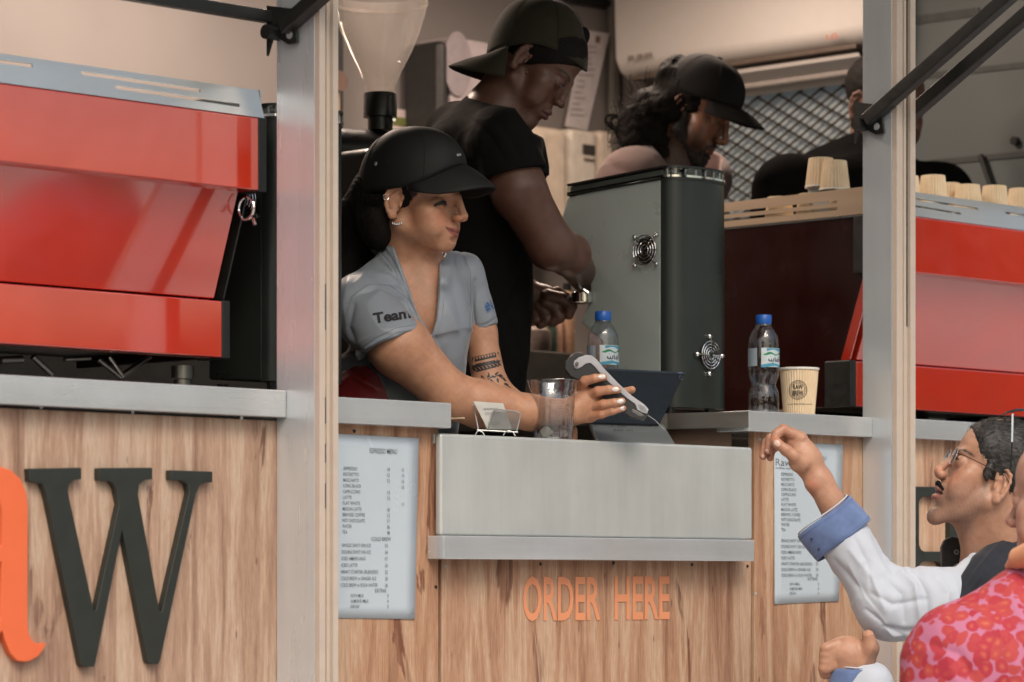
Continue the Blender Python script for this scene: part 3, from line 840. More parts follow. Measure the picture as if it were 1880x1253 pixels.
# ------------------------------------------------------------------ grinder beside the tablet, and its twin by the left post
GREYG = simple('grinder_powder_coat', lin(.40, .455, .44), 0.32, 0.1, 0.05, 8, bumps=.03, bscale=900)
GREYD = simple('grinder_shade_tone', lin(.026, .032, .029), 0.34, 0.2, 0.05, 8, bumps=.03, bscale=900)  # darker copy of the coat: dark reflections painted into the round back
SMOKE = thinclear('smoked_clear_lid', (0.75, 0.76, 0.74, 1), 1.3)
def fan_guard(parent, c, u, v, nrm, rad, diag):
    mb = MB()
    u, v, nrm = [np.array(a, float) for a in (u, v, nrm)]
    cc = c + nrm * .008
    for r in (rad, rad * .78, rad * .56, rad * .34):
        pts = [cc + r * (math.cos(a) * u + math.sin(a) * v) for a in np.linspace(0, 2 * math.pi, 33)]
        mb.tube(pts, .0013, 6, caps=False)
    for k in range(4):
        a = math.pi / 2 * k + (math.pi / 4 if diag else 0)
        d = math.cos(a) * u + math.sin(a) * v
        mb.tube([cc + d * .004, cc + d * rad * 1.32, c + d * rad * 1.34 + nrm * .002], .0015, 6)
    o = mb.build('fan_guard', CHROME, parent, smooth=True)
    for k in range(4):
        a = math.pi / 2 * k + (math.pi / 4 if diag else 0)
        d = math.cos(a) * u + math.sin(a) * v
        q = c + d * rad * 1.36
        MB().tube([q, q + nrm * .006, q + nrm * .008], [.0052, .0052, .003], 12).build('screw', CHROME, o, smooth=True)
    MB().tube([c + nrm * .001, c + nrm * .003], rad * .9, 24).build('fan_hole', GREYD, o, smooth=True)
def grinder(P0, label, full=True):
    """P0: bottom of the near front corner. Flat side runs back (+y), rounded end runs right (+x)."""
    x0, y0, z0 = P0
    def sidept(px, row): q = PX(px, row, x0); return (q[1], q[2])
    raw = [(1213, 748), (1213, 322), (1042, 362), (1031, 400), (1020, 434), (1036, 452), (1058, 468), (1073, 485), (1081, 505), (1084, 530), (1082, 552), (1074, 575), (1067, 592), (1085, 610), (1100, 622), (1112, 640), (1118, 700), (1118, 745)]
    L = [sidept(*r) for r in raw]
    dz = z0 - L[0][1]
    t = thing('coffee_grinder', (x0 + .1, y0 + .15, z0), label, 'coffee grinder', 'dark grey coffee grinders')
    W = .198
    mb = MB().slab([[(x0, y, z) for y, z in L]], (-1, 0, 0), W)
    mb.build('body', GREYG, t, bevel=.004)
    # rounded end (half ellipse in plan) in front of the body
    n = 20
    zt_ = L[1][1]
    v = []; f = []
    pts = [(x0 + W / 2 - W / 2 * math.cos(math.pi * i / n), y0 - .052 * math.sin(math.pi * i / n) ** .8) for i in range(n + 1)]
    for z in (z0 - 0.0, zt_): v += [(a, b, z) for a, b in pts]
    m = n + 1
    for i in range(n): f.append((i, i + 1, m + i + 1, m + i))
    f.append(tuple(range(m - 1, -1, -1))); f.append(tuple(m + i for i in range(m)))
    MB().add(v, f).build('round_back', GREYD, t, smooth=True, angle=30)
    # clear lid band and dark lid, following the same plan
    yB = sidept(1042, 350)[0]
    def band(za0, za1, zb0, zb1, name, mat, gx=0.0, solid=True):
        plan = [(x0 - gx, yB)] + [(a + (-gx if a < x0 + W / 2 else gx), b - gx) for a, b in pts] + [(x0 + W + gx, yB)]
        sl = lambda z_a, z_b, y: z_a + (z_b - z_a) * max(0, (y - y0)) / (yB - y0)
        vv = [(a, b, sl(za0, zb0, b)) for a, b in plan] + [(a, b, sl(za1, zb1, b)) for a, b in plan]
        k = len(plan); ff = [(i, (i + 1) % k, k + (i + 1) % k, k + i) for i in range(k)]
        if solid: ff += [tuple(range(k - 1, -1, -1)), tuple(k + i for i in range(k))]
        return MB().add(vv, ff).build(name, mat, t, smooth=True, angle=30)
    zf = lambda r: PX(1213, r, x0)[2]; zk = lambda r: PX(1042, r, x0)[2]
    band(zf(331), zf(327), zk(361), zk(358), 'lid_seal', BLACKM, .0015)
    band(zf(327), zf(309), zk(358), zk(342), 'clear_band', SMOKE, .001, False)
    band(zf(309), zf(305), zk(342), zk(338.5), 'lid', BLACKP, .002)
    band(zf(326), zf(322), zk(357.5), zk(354), 'steel_edge', CHROME, .0025, False)
    for i in range(9):      # ribs inside the band
        a, b = pts[2 + i * 2]
        MB().box(a - .002, a + .002, b + .004, b + .008, zf(326), zf(310)).build('inner_rib', ALU, t)
    MB().hexa([(x0 + .005, y0 + .0, zf(326)), (x0 + W - .005, y0 + .0, zf(326)), (x0 + W - .005, yB - .004, zk(357)), (x0 + .005, yB - .004, zk(357))], [(x0 + .005, y0 + .0, zf(311)), (x0 + W - .005, y0 + .0, zf(311)), (x0 + W - .005, yB - .004, zk(344)), (x0 + .005, yB - .004, zk(344))]).build('bean_tray', simple('tray_grey', lin(.24, .26, .25), .4), t)
    if full:
        c = PX(1187, 460, x0)
        fan_guard(t, c, (0, 1, 0), (0, 0, 1), (-1, 0, 0), .034, True)
        i = 10
        c = np.array([x0 + W * .52, y0 - .0525, PY(1306, 653, y0 - .05)[2]])
        q = ray(1306, 653)
        fan_guard(t, c, (1, 0, 0), (0, 0, 1), (0, -1, 0), .031, False)
    for fx in (x0 + .03, x0 + W - .03):
        for fy in (y0 + .0, y0 + .15):
            MB().lathe([(.011, -.02), (.013, .001)], (fx, fy, z0), 12).build('foot', BLACKP, t, smooth=True)
    return t
PG = PX(1213, 748, U(1213, 748, 5.80)[0])
PG = np.array([PG[0], U(1213, 748, 5.80)[1], PG[2]])
g1 = grinder(PG, 'large dark grey grinder with two chrome fan guards behind the tablet')
g2loc = WLOC[g1.name].copy()
pp = PY(497, 700, .30)
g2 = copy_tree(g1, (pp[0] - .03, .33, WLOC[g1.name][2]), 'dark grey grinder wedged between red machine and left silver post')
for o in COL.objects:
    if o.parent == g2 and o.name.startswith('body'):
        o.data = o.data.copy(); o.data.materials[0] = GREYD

# ------------------------------------------------------------------ hopper grinder behind the cashier
CLR = thinclear('hopper_clear', (0.92, 0.90, 0.88, 1), 1.0, .16)
Zh = 6.1
def hop(px, row): return U(px, row, Zh)
cx = hop(698, 200); k = ZM(Zh) / F
t = thing('hopper_grinder', (cx[0], cx[1], ZR), 'black grinder with tall clear empty hopper behind the cashier', 'coffee grinder')
prof_h = [(26, 172), (27, 160), (40, 130), (58, 95), (72, 62), (82, 30), (87, 8), (88, -4), (86, -10)]
o = MB().lathe([(r * k, (172 - row) * k) for r, row in prof_h], (cx[0], cx[1], hop(698, 172)[2]), 48)
o.f = [f for f in o.f if len(f) == 4]
o.build('hopper', CLR, t, smooth=True)
MB().lathe([(86 * k, 162 * k), (89 * k, 163 * k), (89 * k, 168 * k), (86 * k, 168 * k)], (cx[0], cx[1], hop(698, 172)[2]), 48, closed=True).build('hopper_rim', CLR, t, smooth=True)
MB().lathe([(31 * k, 0), (31 * k, 42 * k), (30 * k, 44 * k), (0, 44 * k)], (cx[0], cx[1], hop(698, 216)[2]), 32).build('collar', BLACKP, t, smooth=True)
MB().lathe([(23 * k, 0), (23 * k, 24 * k)], (cx[0], cx[1], hop(698, 240)[2]), 32).build('neck', BLACKP, t, smooth=True)
MB().tube([hop(723, 222), hop(723, 222) + np.array([-.01, -.012, 0])], .004, 10).build('screw', CHROME, t, smooth=True)
a = hop(600, 235); b = hop(735, 235)
body = MB().box(-.12, .10, -.09, .09, ZR, hop(600, 285)[2]).xf(lambda v: np.array([cx[0] + v[0], cx[1] + v[1], v[2]]))
body.build('body', BLACKP, t, bevel=.02, segs=4)
MB().tube([hop(590, 275), hop(740, 285)], 42 * k, 28).build('burr_housing', BLACKP, t, smooth=True)
MB().box(hop(610, 0)[0] - .03, hop(610, 0)[0] + .12, cx[1] - .10, cx[1] - .02, hop(640, 372)[2], hop(640, 356)[2]).build('tray', simple('tray_brown', lin(.12, .05, .03), .4), t, bevel=.003)
q = hop(640, 340)
MB().lathe([(0, 0), (.012, 0), (.012, .004), (0, .004)], (q[0] , q[1] - .1, q[2]), 16).build('brass_button', simple('amber_metal', lin(.6, .25, .06), .3, .6), t, smooth=True)

# ------------------------------------------------------------------ bottles
PET = thinclear('clear_bottle_plastic', (0.88, 0.9, 0.92, 1), 1.5)
CAPB = simple('blue_cap_plastic', lin(.012, .10, .42), 0.38, 0, .06)
LAB = simple('label_white', lin(.55, .62, .66), 0.5)
LABB = simple('label_blue', lin(.05, .28, .42), 0.5); LABG = simple('label_green', lin(.02, .22, .10), 0.5)
LABI = simple('label_ink', lin(.02, .03, .05), 0.5)
WATER = thinclear('water', (0.90, 0.93, 0.95, 1), .6)
def bottle(px, base_row, top_row, p, label, ang=0.0):
    Zc = np.dot(p - CAM, AX); k = Zc / F
    Hh = (base_row - top_row) * k
    t = thing('water_bottle', p, label, 'water bottle', 'clear water bottles with blue caps')
    S = Hh / 184.0
    pr = [(24, 0), (27, 2), (28.5, 8), (28.2, 30), (27, 42), (22.5, 52), (23.0, 57), (27, 68), (28.6, 80), (28.0, 84), (28.8, 88), (28.8, 122), (28.2, 125), (28.6, 129), (27.6, 133), (28, 138), (25.5, 146), (21, 155), (16, 162), (13.5, 166), (12.8, 170)]
    lob = lambda a, z: 1 + (.030 * math.cos(6 * a) * math.exp(-((z / S - 40) / 14) ** 2) if z / S < 70 else 0)
    o = MB().lathe([(r * S, z * S) for r, z in pr], p, 48, lob)
    o.f = [f for f in o.f if len(f) == 4]
    o.build('bottle_body', PET, t, smooth=True, angle=80)
    MB().lathe([(0, 3 * S), (12 * S, 5 * S), (24 * S, 1.0 * S)], p, 32).build('bottle_base', PET, t, smooth=True)
    cp = MB().lathe([(0, 184 * S), (13.4 * S, 184 * S), (14.6 * S, 182.5 * S), (14.6 * S, 170 * S), (13.8 * S, 167 * S), (12 * S, 167 * S)], p, 96, ribs(32, .012))
    cp.build('cap', CAPB, t, smooth=True)
    MB().lathe([(12.9 * S, 164 * S), (15.4 * S, 164.5 * S), (15.4 * S, 166 * S), (12.9 * S, 166.3 * S)], p, 32, closed=True).build('neck_ring', PET, t, smooth=True)
    face = math.atan2(-AX[1], -AX[0]) + ang
    def wrap(P2, F2, mat, name, r=29.2, parent=None):
        V = []
        for (u, v) in P2:
            a = face + u / r
            V.append((p[0] + r * S * math.cos(a), p[1] + r * S * math.sin(a), p[2] + v * S))
        return MB().add(V, F2).build(name, mat, parent or t, smooth=False)
    def grid(u0, u1, fn0, fn1, n=26):
        P2 = []; F2 = []
        for i in range(n + 1):
            u = u0 + (u1 - u0) * i / n; P2 += [(u, fn0(u)), (u, fn1(u))]
        for i in range(n): F2.append((2 * i, 2 * i + 2, 2 * i + 3, 2 * i + 1))
        return P2, F2
    lb = wrap(*grid(-14, 46, lambda u: 86, lambda u: 121), LAB, 'label')
    wrap(*grid(-62, -22, lambda u: 88, lambda u: 121), simple('label_pale', lin(.30, .36, .42), .5), 'label_back', 29.15, lb)
    wrap(*grid(-14, 46, lambda u: 86.5 + 1.5 * math.sin(u * .12), lambda u: 91.5 + 1.5 * math.sin(u * .12 + .6)), LABB, 'print', 29.5, lb)
    wrap(*grid(-4, 46, lambda u: 116 + 2 * math.sin(u * .15), lambda u: 120.3), LABB, 'print', 29.5, lb)
    wrap(*grid(-10, 46, lambda u: 108.5 + 1.2 * math.sin(u * .3), lambda u: 111.5 + 2.2 * math.sin(u * .22 + 1)), LABG, 'print', 29.5, lb)
    # brush lettering of the brand in its own script
    st = [[(0, 97), (0, 101), (1, 97), (5, 96.5), (6, 101)], [(6, 97), (10, 96.5), (10.6, 102)], [(14, 104), (14.3, 97), (17, 96.6)], [(20, 101), (18.5, 98), (20.5, 96.6), (24, 96.8), (23, 101.5), (21, 101.4)], [(27.5, 107), (27.5, 96.8)], [(3, 105), (4, 105)], [(8.5, 94), (9.3, 92.5)]]
    P2 = []; F2 = []
    for pl in st:
        for (a0, b0), (a1, b1) in zip(pl[:-1], pl[1:]):
            dx, dy = a1 - a0, b1 - b0; L = math.hypot(dx, dy); nx, ny = -dy / L * .9, dx / L * .9
            n = len(P2); P2 += [(a0 - nx, b0 - ny), (a1 - nx, b1 - ny), (a1 + nx, b1 + ny), (a0 + nx, b0 + ny)]; F2.append((n, n + 1, n + 2, n + 3))
    wrap(P2, F2, LABI, 'print', 29.8, lb)
    return t
p = PY(1402, 755, .05); p[2] = ZR
bottle(1402, 753, 571, p, 'water bottle beside the stamped paper cup on the right counter', .25)
p = U(1107, 740, 5.68); p[2] = ZR
bottle(1107, 741, 555, p, 'water bottle behind the tablet and card terminal, in front of the grinder', .25)

# ------------------------------------------------------------------ things on the flap ledge
# clear plastic cup with coins
def plastic_cup():
    p = PY(1016, 803, .020); p[2] = ZL; k = np.dot(p - CAM, AX) / F
    t = thing('plastic_cup', p, 'clear ribbed plastic tip cup with coins on the silver ledge', 'plastic cup')
    pr = [(32, 1), (33, 0), (34.5, 4), (38.5, 60), (40.5, 84), (41.5, 88), (43, 92), (46.5, 105), (47.8, 107.5), (48, 109), (46.5, 109.5)]
    m = lambda a, z: 1 + (.018 * math.cos(18 * a) if 3 * k < z < 84 * k else 0)
    o = MB().lathe([(r * k, z * k) for r, z in pr], p, 108, m); o.f = [f for f in o.f if len(f) == 4]
    o.build('cup_body', thinclear('tip_cup_plastic', (.80, .83, .86, 1), 3.0), t, smooth=True, angle=80)
    MB().lathe([(0, 2 * k), (32 * k, 1 * k)], p, 32).build('cup_base', MATS.get('x') or PET, t, smooth=True)
    for i, (dx, dy, tilt, rr_, m_) in enumerate(((-13, -8, 1.35, 10, 'dark'), (4, -10, .5, 10, ''), (14, 2, .2, 9, ''), (-2, 8, .15, 9, ''), (18, -10, 1.0, 8, 'dark'))):
        q = p + (RT * dx - AX * (-dy) * 1.0) * k + UP * (5 + (9 if tilt > 1 else 2 + i)) * k
        R_ = Matrix.Rotation(tilt, 3, Vector(RT)) @ Matrix.Rotation(rng.rand() * 3, 3, 'Z')
        mat = simple('dark_coin', lin(.12, .11, .09), .4, .7) if m_ else simple('silver_coin', lin(.5, .5, .48), .3, .9)
        MB().lathe([(0, -.0009), (rr_ * k, -.0009), (rr_ * k, .0009), (0, .0009)], (0, 0, 0), 24).xf(lambda v: np.array(R_ @ Vector(v)) + q).build('coin', mat, t, smooth=True)
plastic_cup()
# wire mesh card holder with cards
WIRE = simple('silver_wire', lin(.42, .43, .43), .35, .7)
def holder():
    Z0 = 5.22; k = Z0 / F
    p = U(912, 797, Z0); p[2] = ZL
    t = thing('card_holder', p, 'small silver mesh card holder on the ledge left of the clear cup', 'card holder')
    q = lambda px, row, dz=0.0: U(px, row, Z0 + dz)
    for (loop, dz, n) in (([(872, 741), (878, 788), (905, 792), (898, 760), (893, 744)], .0, 'x'),):
        pass
    back = [(868, 738), (876, 789), (948, 789), (940, 745), (925, 741)]
    frontp = [(897, 791), (903, 762), (908, 754), (915, 752), (948, 756), (955, 760), (954, 770), (948, 793)]
    b = MB(); b.tube([q(*a, -.010) for a in frontp], .0017, 8); b.tube([q(876, 790, -.010), q(951, 794, -.010)], .0015, 8); b.tube([q(869, 742, .012), q(878, 790, .0)], .0017, 8)
    b.build('frame', WIRE, t, smooth=True)
    for c_ in ((870, 890), (922, 946)):
        MB().tube([q(c_[0] + 2, 800, -.012), q(c_[0] + 6, 793, -.011), q((c_[0] + c_[1]) / 2, 791, -.011), q(c_[1] - 4, 794, -.011), q(c_[1], 801, -.012)], .0013, 8).build('foot_wire', WIRE, t, smooth=True)
    # woven mesh front: fine crossing wires
    mm = MB()
    def inside(px, row): return 903 < px < 953 and 757 < row < 790 and px > 903 + (row < 765) * 4
    for i in range(-18, 34):
        for s_ in (1, -1):
            pts = [(905 + i * 3.0 + s_ * j * 2.0 + (0 if s_ > 0 else 36), 756 + j * 2.0) for j in range(18)]
            run = [pp_ for pp_ in pts if 902 < pp_[0] < 953]
            if len(run) > 1: mm.tube([q(*run[0], -.010), q(*run[-1], -.010)], .0004, 4, caps=False)
    m_ = mm.build('mesh_front', WIRE, t); m_['kind'] = 'stuff'
    CARD = simple('card_white', lin(.62, .61, .58), .6)
    cards = thing('card_stack', p + np.array([0, .004, .004]), 'white business cards leaning in the silver mesh holder', 'business cards')
    for i in range(5):
        d = .002 * i; s_ = i * 1.6
        cq = [q(869 + s_, 737 + i * .5, d * 2 - .004), q(924 - i, 741 + i * .3, d * 2 - .004), q(940 - i, 788, -.002 + d), q(893 - s_ * .4 + 2, 788, -.002 + d)]
        MB().slab([cq], -AX, .0005).build('card', CARD, cards)
    b = MB()
    P_ = [q(884, 752, -.0052), q(918, 753, -.0052)]
    for i_ in range(9): b.slab([[q(888 + i_ * 2.8, 752, -.0058), q(890 + i_ * 2.8, 752, -.0058), q(890 + i_ * 2.8, 749.4, -.0058), q(888.3 + i_ * 2.8, 749.6, -.0058)]], -AX, .0002)
    for r in (757, 760, 776, 779): b.slab([[q(890 + (r - 757) * .3, r, -.0056), q(918, r, -.0056), q(918, r + .8, -.0056), q(890 + (r - 757) * .3, r + .8, -.0056)]], -AX, .0002)
    b.build('print', simple('faint_ink', lin(.25, .25, .25), .6), cards)['kind'] = 'stuff'
holder()
q0 = PY(829, 770, .03)
tb = MB().tube([PY(826, 769, .05), PY(853, 768, .02)], .0016, 8).build('wooden_stirrer', simple('pale_wood', lin(.6, .45, .3), .6), None, smooth=True)
tag(tb, 'thin pale wooden stirrer poking out past the left counter end', 'stirrer')
# tablet on its stand
def tablet():
    DK = simple('tablet_shell', lin(.007, .010, .014), .55, .0, spec=.3)
    DKF = simple('tablet_rim', lin(.045, .06, .08), .35, .4)
    ST = metal('stand_aluminium', srgb(160, 166, 168), .42, bs=.02, m_=.7)
    p = PY(1160, 812, .08); p[2] = ZL
    t = thing('tablet_computer', p, 'dark tablet seen from behind on a grey wedge stand', 'tablet')
    A = PY(1106, 676, .155); B = PY(1259, 684, .155); C_ = PY(1212, 780, .105); D = PY(1070, 776, .105)
    n = np.cross(B - A, D - A); n /= np.linalg.norm(n)
    if np.dot(n, AX) > 0: n = -n
    MB().slab([[A, B, C_, D]], n, .008).build('shell', DK, t, bevel=.003, segs=3)
    e = (D - A) / np.linalg.norm(D - A)
    MB().slab([[A + n * .001 - e * .001, B + n * .001 - e * .001, B + n * .001 + e * .0075, A + n * .001 + e * .0075]], n, .0105).build('rim', DKF, t, bevel=.003, segs=3)
    f = (B - A) / np.linalg.norm(B - A)
    MB().slab([[B - f * .028 + n * .0018 + e * .001, B - f * .012 + n * .0018 + e * .001, B - f * .012 + n * .0018 + e * .006, B - f * .028 + n * .0018 + e * .006]], n, .001).build('button', simple('button_steel', lin(.2, .24, .3), .3, .7), t)
    c = B - f * .010 + e * .019
    MB().tube([c + n * .0005, c + n * .0015], .0045, 20).build('camera_lens', BLACKP, t, smooth=True)
    MB().tube([c + n * .0004, c + n * .0010], .0056, 20).build('camera_ring', simple('button_steel', lin(.2, .24, .3), .3, .7), t, smooth=True)
    s0 = [PY(1083, 775, .125), PY(1218, 779, .125), PY(1241, 817, .03), PY(1097, 810, .03)]
    n2 = np.cross(s0[1] - s0[0], s0[3] - s0[0]); n2 /= np.linalg.norm(n2)
    if np.dot(n2, AX) > 0: n2 = -n2
    MB().slab([s0], n2, .01).build('stand', ST, t, bevel=.002)
    o = MB()
    for (s_, x0, x1, r0, r1) in (('RE', 1121, 1130, 783, 779), ('ROOM', 1134, 1152, 784, 779.5), ('POINT OF', 1126, 1146, 791, 786.5), ('SALE', 1150, 1165, 791, 787)):
        nn_ = int((x1 - x0) / 3.2)
        for i_ in range(nn_):
            xa_ = x0 + i_ * 3.2; hh_ = (r1 - r0) * (.6 + .4 * rng.rand())
            o.slab([[PP(a_, b_, s0[0] + n2 * .0008, n2) for a_, b_ in ((xa_, r0), (xa_ + 2.1, r0), (xa_ + 1.6, r0 + hh_), (xa_ + .2, r0 + hh_))]], n2, .0002)
    o.build('print', simple('stand_print', lin(.10, .11, .11), .5), t)['kind'] = 'stuff'
tablet()
# card terminal in the cashier's hand: curved dark body with a pale side arch
ZT = 5.34
def terminal():
    t = thing('card_terminal', U(1115, 710, ZT), 'dark card terminal with pale curved side held out by the cashier', 'card terminal')
    GP = simple('terminal_grey', lin(.020, .021, .023), .5)
    WP = simple('terminal_pale_trim', lin(.40, .40, .43), .4)
    q = lambda px, row, dz=0.0: U(px, row, ZT + dz)
    # body outline (side view) extruded in depth
    body = [(1047, 656), (1058, 650), (1070, 650), (1085, 652), (1098, 662), (1112, 680), (1140, 708), (1165, 732), (1188, 752), (1191, 762), (1184, 771), (1158, 766), (1126, 744), (1096, 716), (1078, 702), (1062, 697), (1047, 690), (1038, 678), (1038, 664)]
    MB().slab([[q(*a, -.006) for a in body]], -AX, .060).build('case', GP, t, bevel=.006, segs=3)
    ball = U(1062, 671, ZT + .031)
    MB().tube([ball - AX * .034 * 1.0, ball - AX * .026, ball + AX * .026, ball + AX * .034], [.020, .0255, .0255, .020], 28).build('paper_roll_cover', GP, t, smooth=True, angle=60)
    arch_o = [(1053, 670), (1054, 663), (1062, 657), (1075, 652), (1086, 653), (1096, 661), (1110, 678), (1135, 704), (1160, 727), (1183, 743), (1191, 752), (1188, 760), (1180, 758), (1170, 753), (1166, 742), (1150, 731), (1128, 712), (1105, 690), (1092, 674), (1084, 667), (1076, 668), (1068, 674), (1060, 678), (1055, 676)]
    MB().slab([[q(*a, -.0085) for a in arch_o]], -AX, .004).build('side_arch', WP, t, bevel=.0012)
    c = q(1059, 669, -.010)
    MB().tube([c - AX * .0035, c - AX * .005], .0042, 16).build('hinge_pin', CHROME, t, smooth=True)
    MB().slab([[q(1172, 742, -.011), q(1184, 748, -.011), q(1187, 756, -.011), q(1176, 753, -.011)]], -AX, .004).build('window', thinclear('terminal_window', (.8, .82, .82, 1)), t)
    MB().slab([[q(1160, 750, -.007), q(1178, 758, -.007), q(1184, 764, -.007), q(1174, 766, -.007), q(1160, 758, -.007)]], -AX, .03).build('card_slot', simple('slot_grey', lin(.12, .12, .12), .4), t, bevel=.002)
    MB().tube([q(1188, 762, .02), q(1203, 772, .02), q(1220, 790, .03)], .0009, 6).build('cable', simple('cable_grey', lin(.3, .3, .3), .5), t, smooth=True)
terminal()

# ------------------------------------------------------------------ inside the truck, far side
# air conditioner on the end wall
ACM = simple('air_conditioner_white', lin(.66, .62, .58), .42, 0, .02)
def xw(px, row, off=0.0): return PX(px, row, XE - off)
a = xw(1128, 130, .19); b = xw(1590, 95, .19)
ya, yb2 = b[1], min(a[1], YB - .06)
z0, z1 = a[2] + .0, a[2] + .34
ac = thing('air_conditioner', (XE, (ya + yb2) / 2, z0), 'cream wall air conditioner above the grille window', 'air conditioner')
prf = [(-.002, z0 - .02), (-.12, z0 - .03), (-.17, z0 - .005), (-.19, z0 + .03), (-.20, z1 - .05), (-.19, z1), (-.002, z1)]
MB().slab([[(XE + a_, ya, z_) for a_, z_ in prf]], (0, -1, 0), yb2 - ya).build('casing', ACM, ac, bevel=.012, segs=3)
MB().box(XE - .172, XE - .04, ya + .05, yb2 - .05, z0 - .034, z0 - .02).build('louvre', simple('louvre_dark', lin(.12, .09, .07), .5), ac, bevel=.003)  # dark brown louvre strip under the casing
MB().hexa([(XE - .16, ya + .05, z0 - .045), (XE - .16, yb2 - .4, z0 - .045), (XE - .155, yb2 - .4, z0 - .055), (XE - .155, ya + .05, z0 - .055)],
          [(XE - .06, ya + .05, z0 - .10), (XE - .06, yb2 - .4, z0 - .10), (XE - .055, yb2 - .4, z0 - .108), (XE - .055, ya + .05, z0 - .108)]).build('flap_vane', ACM, ac)
def wall_text(s, px0, px1, r0, r1, x, mat, parent, plane='x', name='lettering', italic=0):
    vs, fs = text_mesh(s, 1, .02); a = np.array(vs); l, h_ = a.min(0), a.max(0)
    o = MB(); P = []
    A, B = PX(px0, r1, x), PX(px1, r1, x); t_ = PX(px0, r0, x)[2]
    for v in a:
        u = (v[0] - l[0]) / (h_[0] - l[0]); w = (v[1] - l[1]) / (h_[1] - l[1])
        P.append((x, A[1] + (B[1] - A[1]) * u, A[2] + (t_ - A[2]) * w))
    return o.add(P, fs).build(name, mat, parent)
wall_text('PURIFI', 1153, 1197, 103, 113, XE - .197, simple('grey_print', lin(.25, .2, .17), .5), ac)
wall_text('LG', 1517, 1538, 64, 73, XE - .20, simple('red_print', lin(.5, .12, .05), .5), ac)
# slim lamp housing under the air conditioner
LAMPM = simple('lamp_housing', lin(.55, .5, .46), .4)
A = xw(1335, 165, .11); B = xw(1572, 140, .11)
lh = thing('tube_light_housing', (XE - .06, (A[1] + B[1]) / 2, (A[2] + B[2]) / 2), 'long unlit lamp housing between air conditioner and mesh window', 'light fitting')
zm = (A[2] + B[2]) / 2
MB().box(XE - .11, XE - .004, B[1], A[1], zm, zm + .05).build('housing', LAMPM, lh, bevel=.015, segs=3)
MB().box(XE - .07, XE - .03, B[1] + .1, A[1] + .1, zm + .055, zm + .062).build('bracket', simple('louvre_dark', lin(.12, .09, .07), .5), lh)
MB().tube([(XE - .06, A[1] + .02, zm + .05), (XE - .04, A[1] + .14, zm + .12)], .008).build('cable', LAMPM, lh)
# expanded metal window
wy0, wy1 = PX(1600, 250, XE)[1], PX(1190, 250, XE)[1]
wz1 = (xw(1340, 184)[2] + xw(1583, 150)[2]) / 2
wz0 = xw(1400, 400)[2]
FR = simple('window_frame_dark', lin(.035, .03, .026), .5)
win = thing('mesh_window', (XE, (wy0 + wy1) / 2, wz0), 'pale window behind dark diamond expanded metal grille on the end wall', 'window')
fp = simple('frosted_pane', lin(.34, .38, .38), .45)
fpb = fp.node_tree.nodes['Principled BSDF']; fpb.inputs['Emission Color'].default_value = (.72, .88, .95, 1); fpb.inputs['Emission Strength'].default_value = .05
MB().box(XE - .012, XE - .006, wy0, wy1, wz0, wz1).build('pane', simple('frosted_pane', lin(.34, .38, .38), .45), win)
fw = .022
for (y0_, y1_, z0_, z1_) in ((wy0 - fw, wy1 + fw, wz1, wz1 + fw), (wy0 - fw, wy1 + fw, wz0 - fw, wz0), (wy1, wy1 + fw, wz0, wz1), (wy0 - fw, wy0, wz0, wz1)):
    MB().box(XE - .045, XE - .004, y0_ + .0005, y1_ - .0005, z0_ + .0005, z1_ - .0005).build('frame', FR, win, bevel=.003)
gr = MB()
Lw = wy1 - wy0; Hw = wz1 - wz0; cy, cz = .080, .044
ny = int(Lw / cy) + 1; nz = int(Hw / cz) + 1
xg = XE - .034
for j in range(nz * 2):
    for i in range(ny * 2):
        if (i + j) % 2: continue
        y0_, z0_ = wy0 + i * cy / 1.0 * .5, wz0 + j * cz * .5
        for dy, dz_ in ((cy / 2, cz / 2), (cy / 2, -cz / 2)):
            a_ = (y0_, z0_); b_ = (y0_ + dy, z0_ + dz_)
            if b_[0] > wy1 or b_[1] > wz1 or b_[1] < wz0: continue
            w_ = .0040
            gr.add([(xg, a_[0], a_[1] - w_), (xg, b_[0], b_[1] - w_), (xg, b_[0], b_[1] + w_), (xg, a_[0], a_[1] + w_),
                    (xg + .003, a_[0], a_[1] - w_), (xg + .003, b_[0], b_[1] - w_), (xg + .003, b_[0], b_[1] + w_), (xg + .003, a_[0], a_[1] + w_)], [(0, 1, 2, 3), (0, 4, 5, 1), (3, 2, 6, 7)])
o = gr.build('grille', FR, win); o['kind'] = 'stuff'
# pinned sheet, dispensers, framed mirror, poster on the back wall
yw = YB - .006
def wallbox(px0, px1, r0, r1, y, t_, name, mat, parent=None, bevel=0, segs=2):
    a, b = PY(px0, (r0 + r1) / 2, y), PY(px1, (r0 + r1) / 2, y)
    z1_ = PY((px0 + px1) / 2, r0, y)[2]; z0_ = PY((px0 + px1) / 2, r1, y)[2]
    return MB().box(a[0], b[0], y, y + t_, z0_, z1_).build(name, mat, parent, bevel=bevel, segs=segs)
sheet_q = [(1072, 55), (1119, 62), (1078, 240), (1038, 232)]
sh = thing('notice_sheet', PY(1078, 240, yw - .04), 'tilted white notice sheet pinned up right of the barista face', 'notice')
MB().slab([[PY(a, b, yw - .04) for a, b in sheet_q]], (0, -1, 0), .003).build('sheet', simple('sheet_pinkish', lin(.62, .57, .57), .6), sh)
pr_ = MB()
rng2 = np.random.RandomState(3)
for i in range(13):
    r = 84 + i * 10.5; x0_ = 1076 - (r - 62) * .19; w_ = 12 + rng2.rand() * 20
    pr_.slab([[PY(x0_, r, yw - .0415), PY(x0_ + w_, r + 1.5, yw - .0415), PY(x0_ + w_ - .5, r + 4, yw - .0415), PY(x0_ - .5, r + 2.6, yw - .0415)]], (0, -1, 0), .0004)
pr_.build('print', simple('sheet_ink', lin(.36, .30, .31), .6), sh)['kind'] = 'stuff'
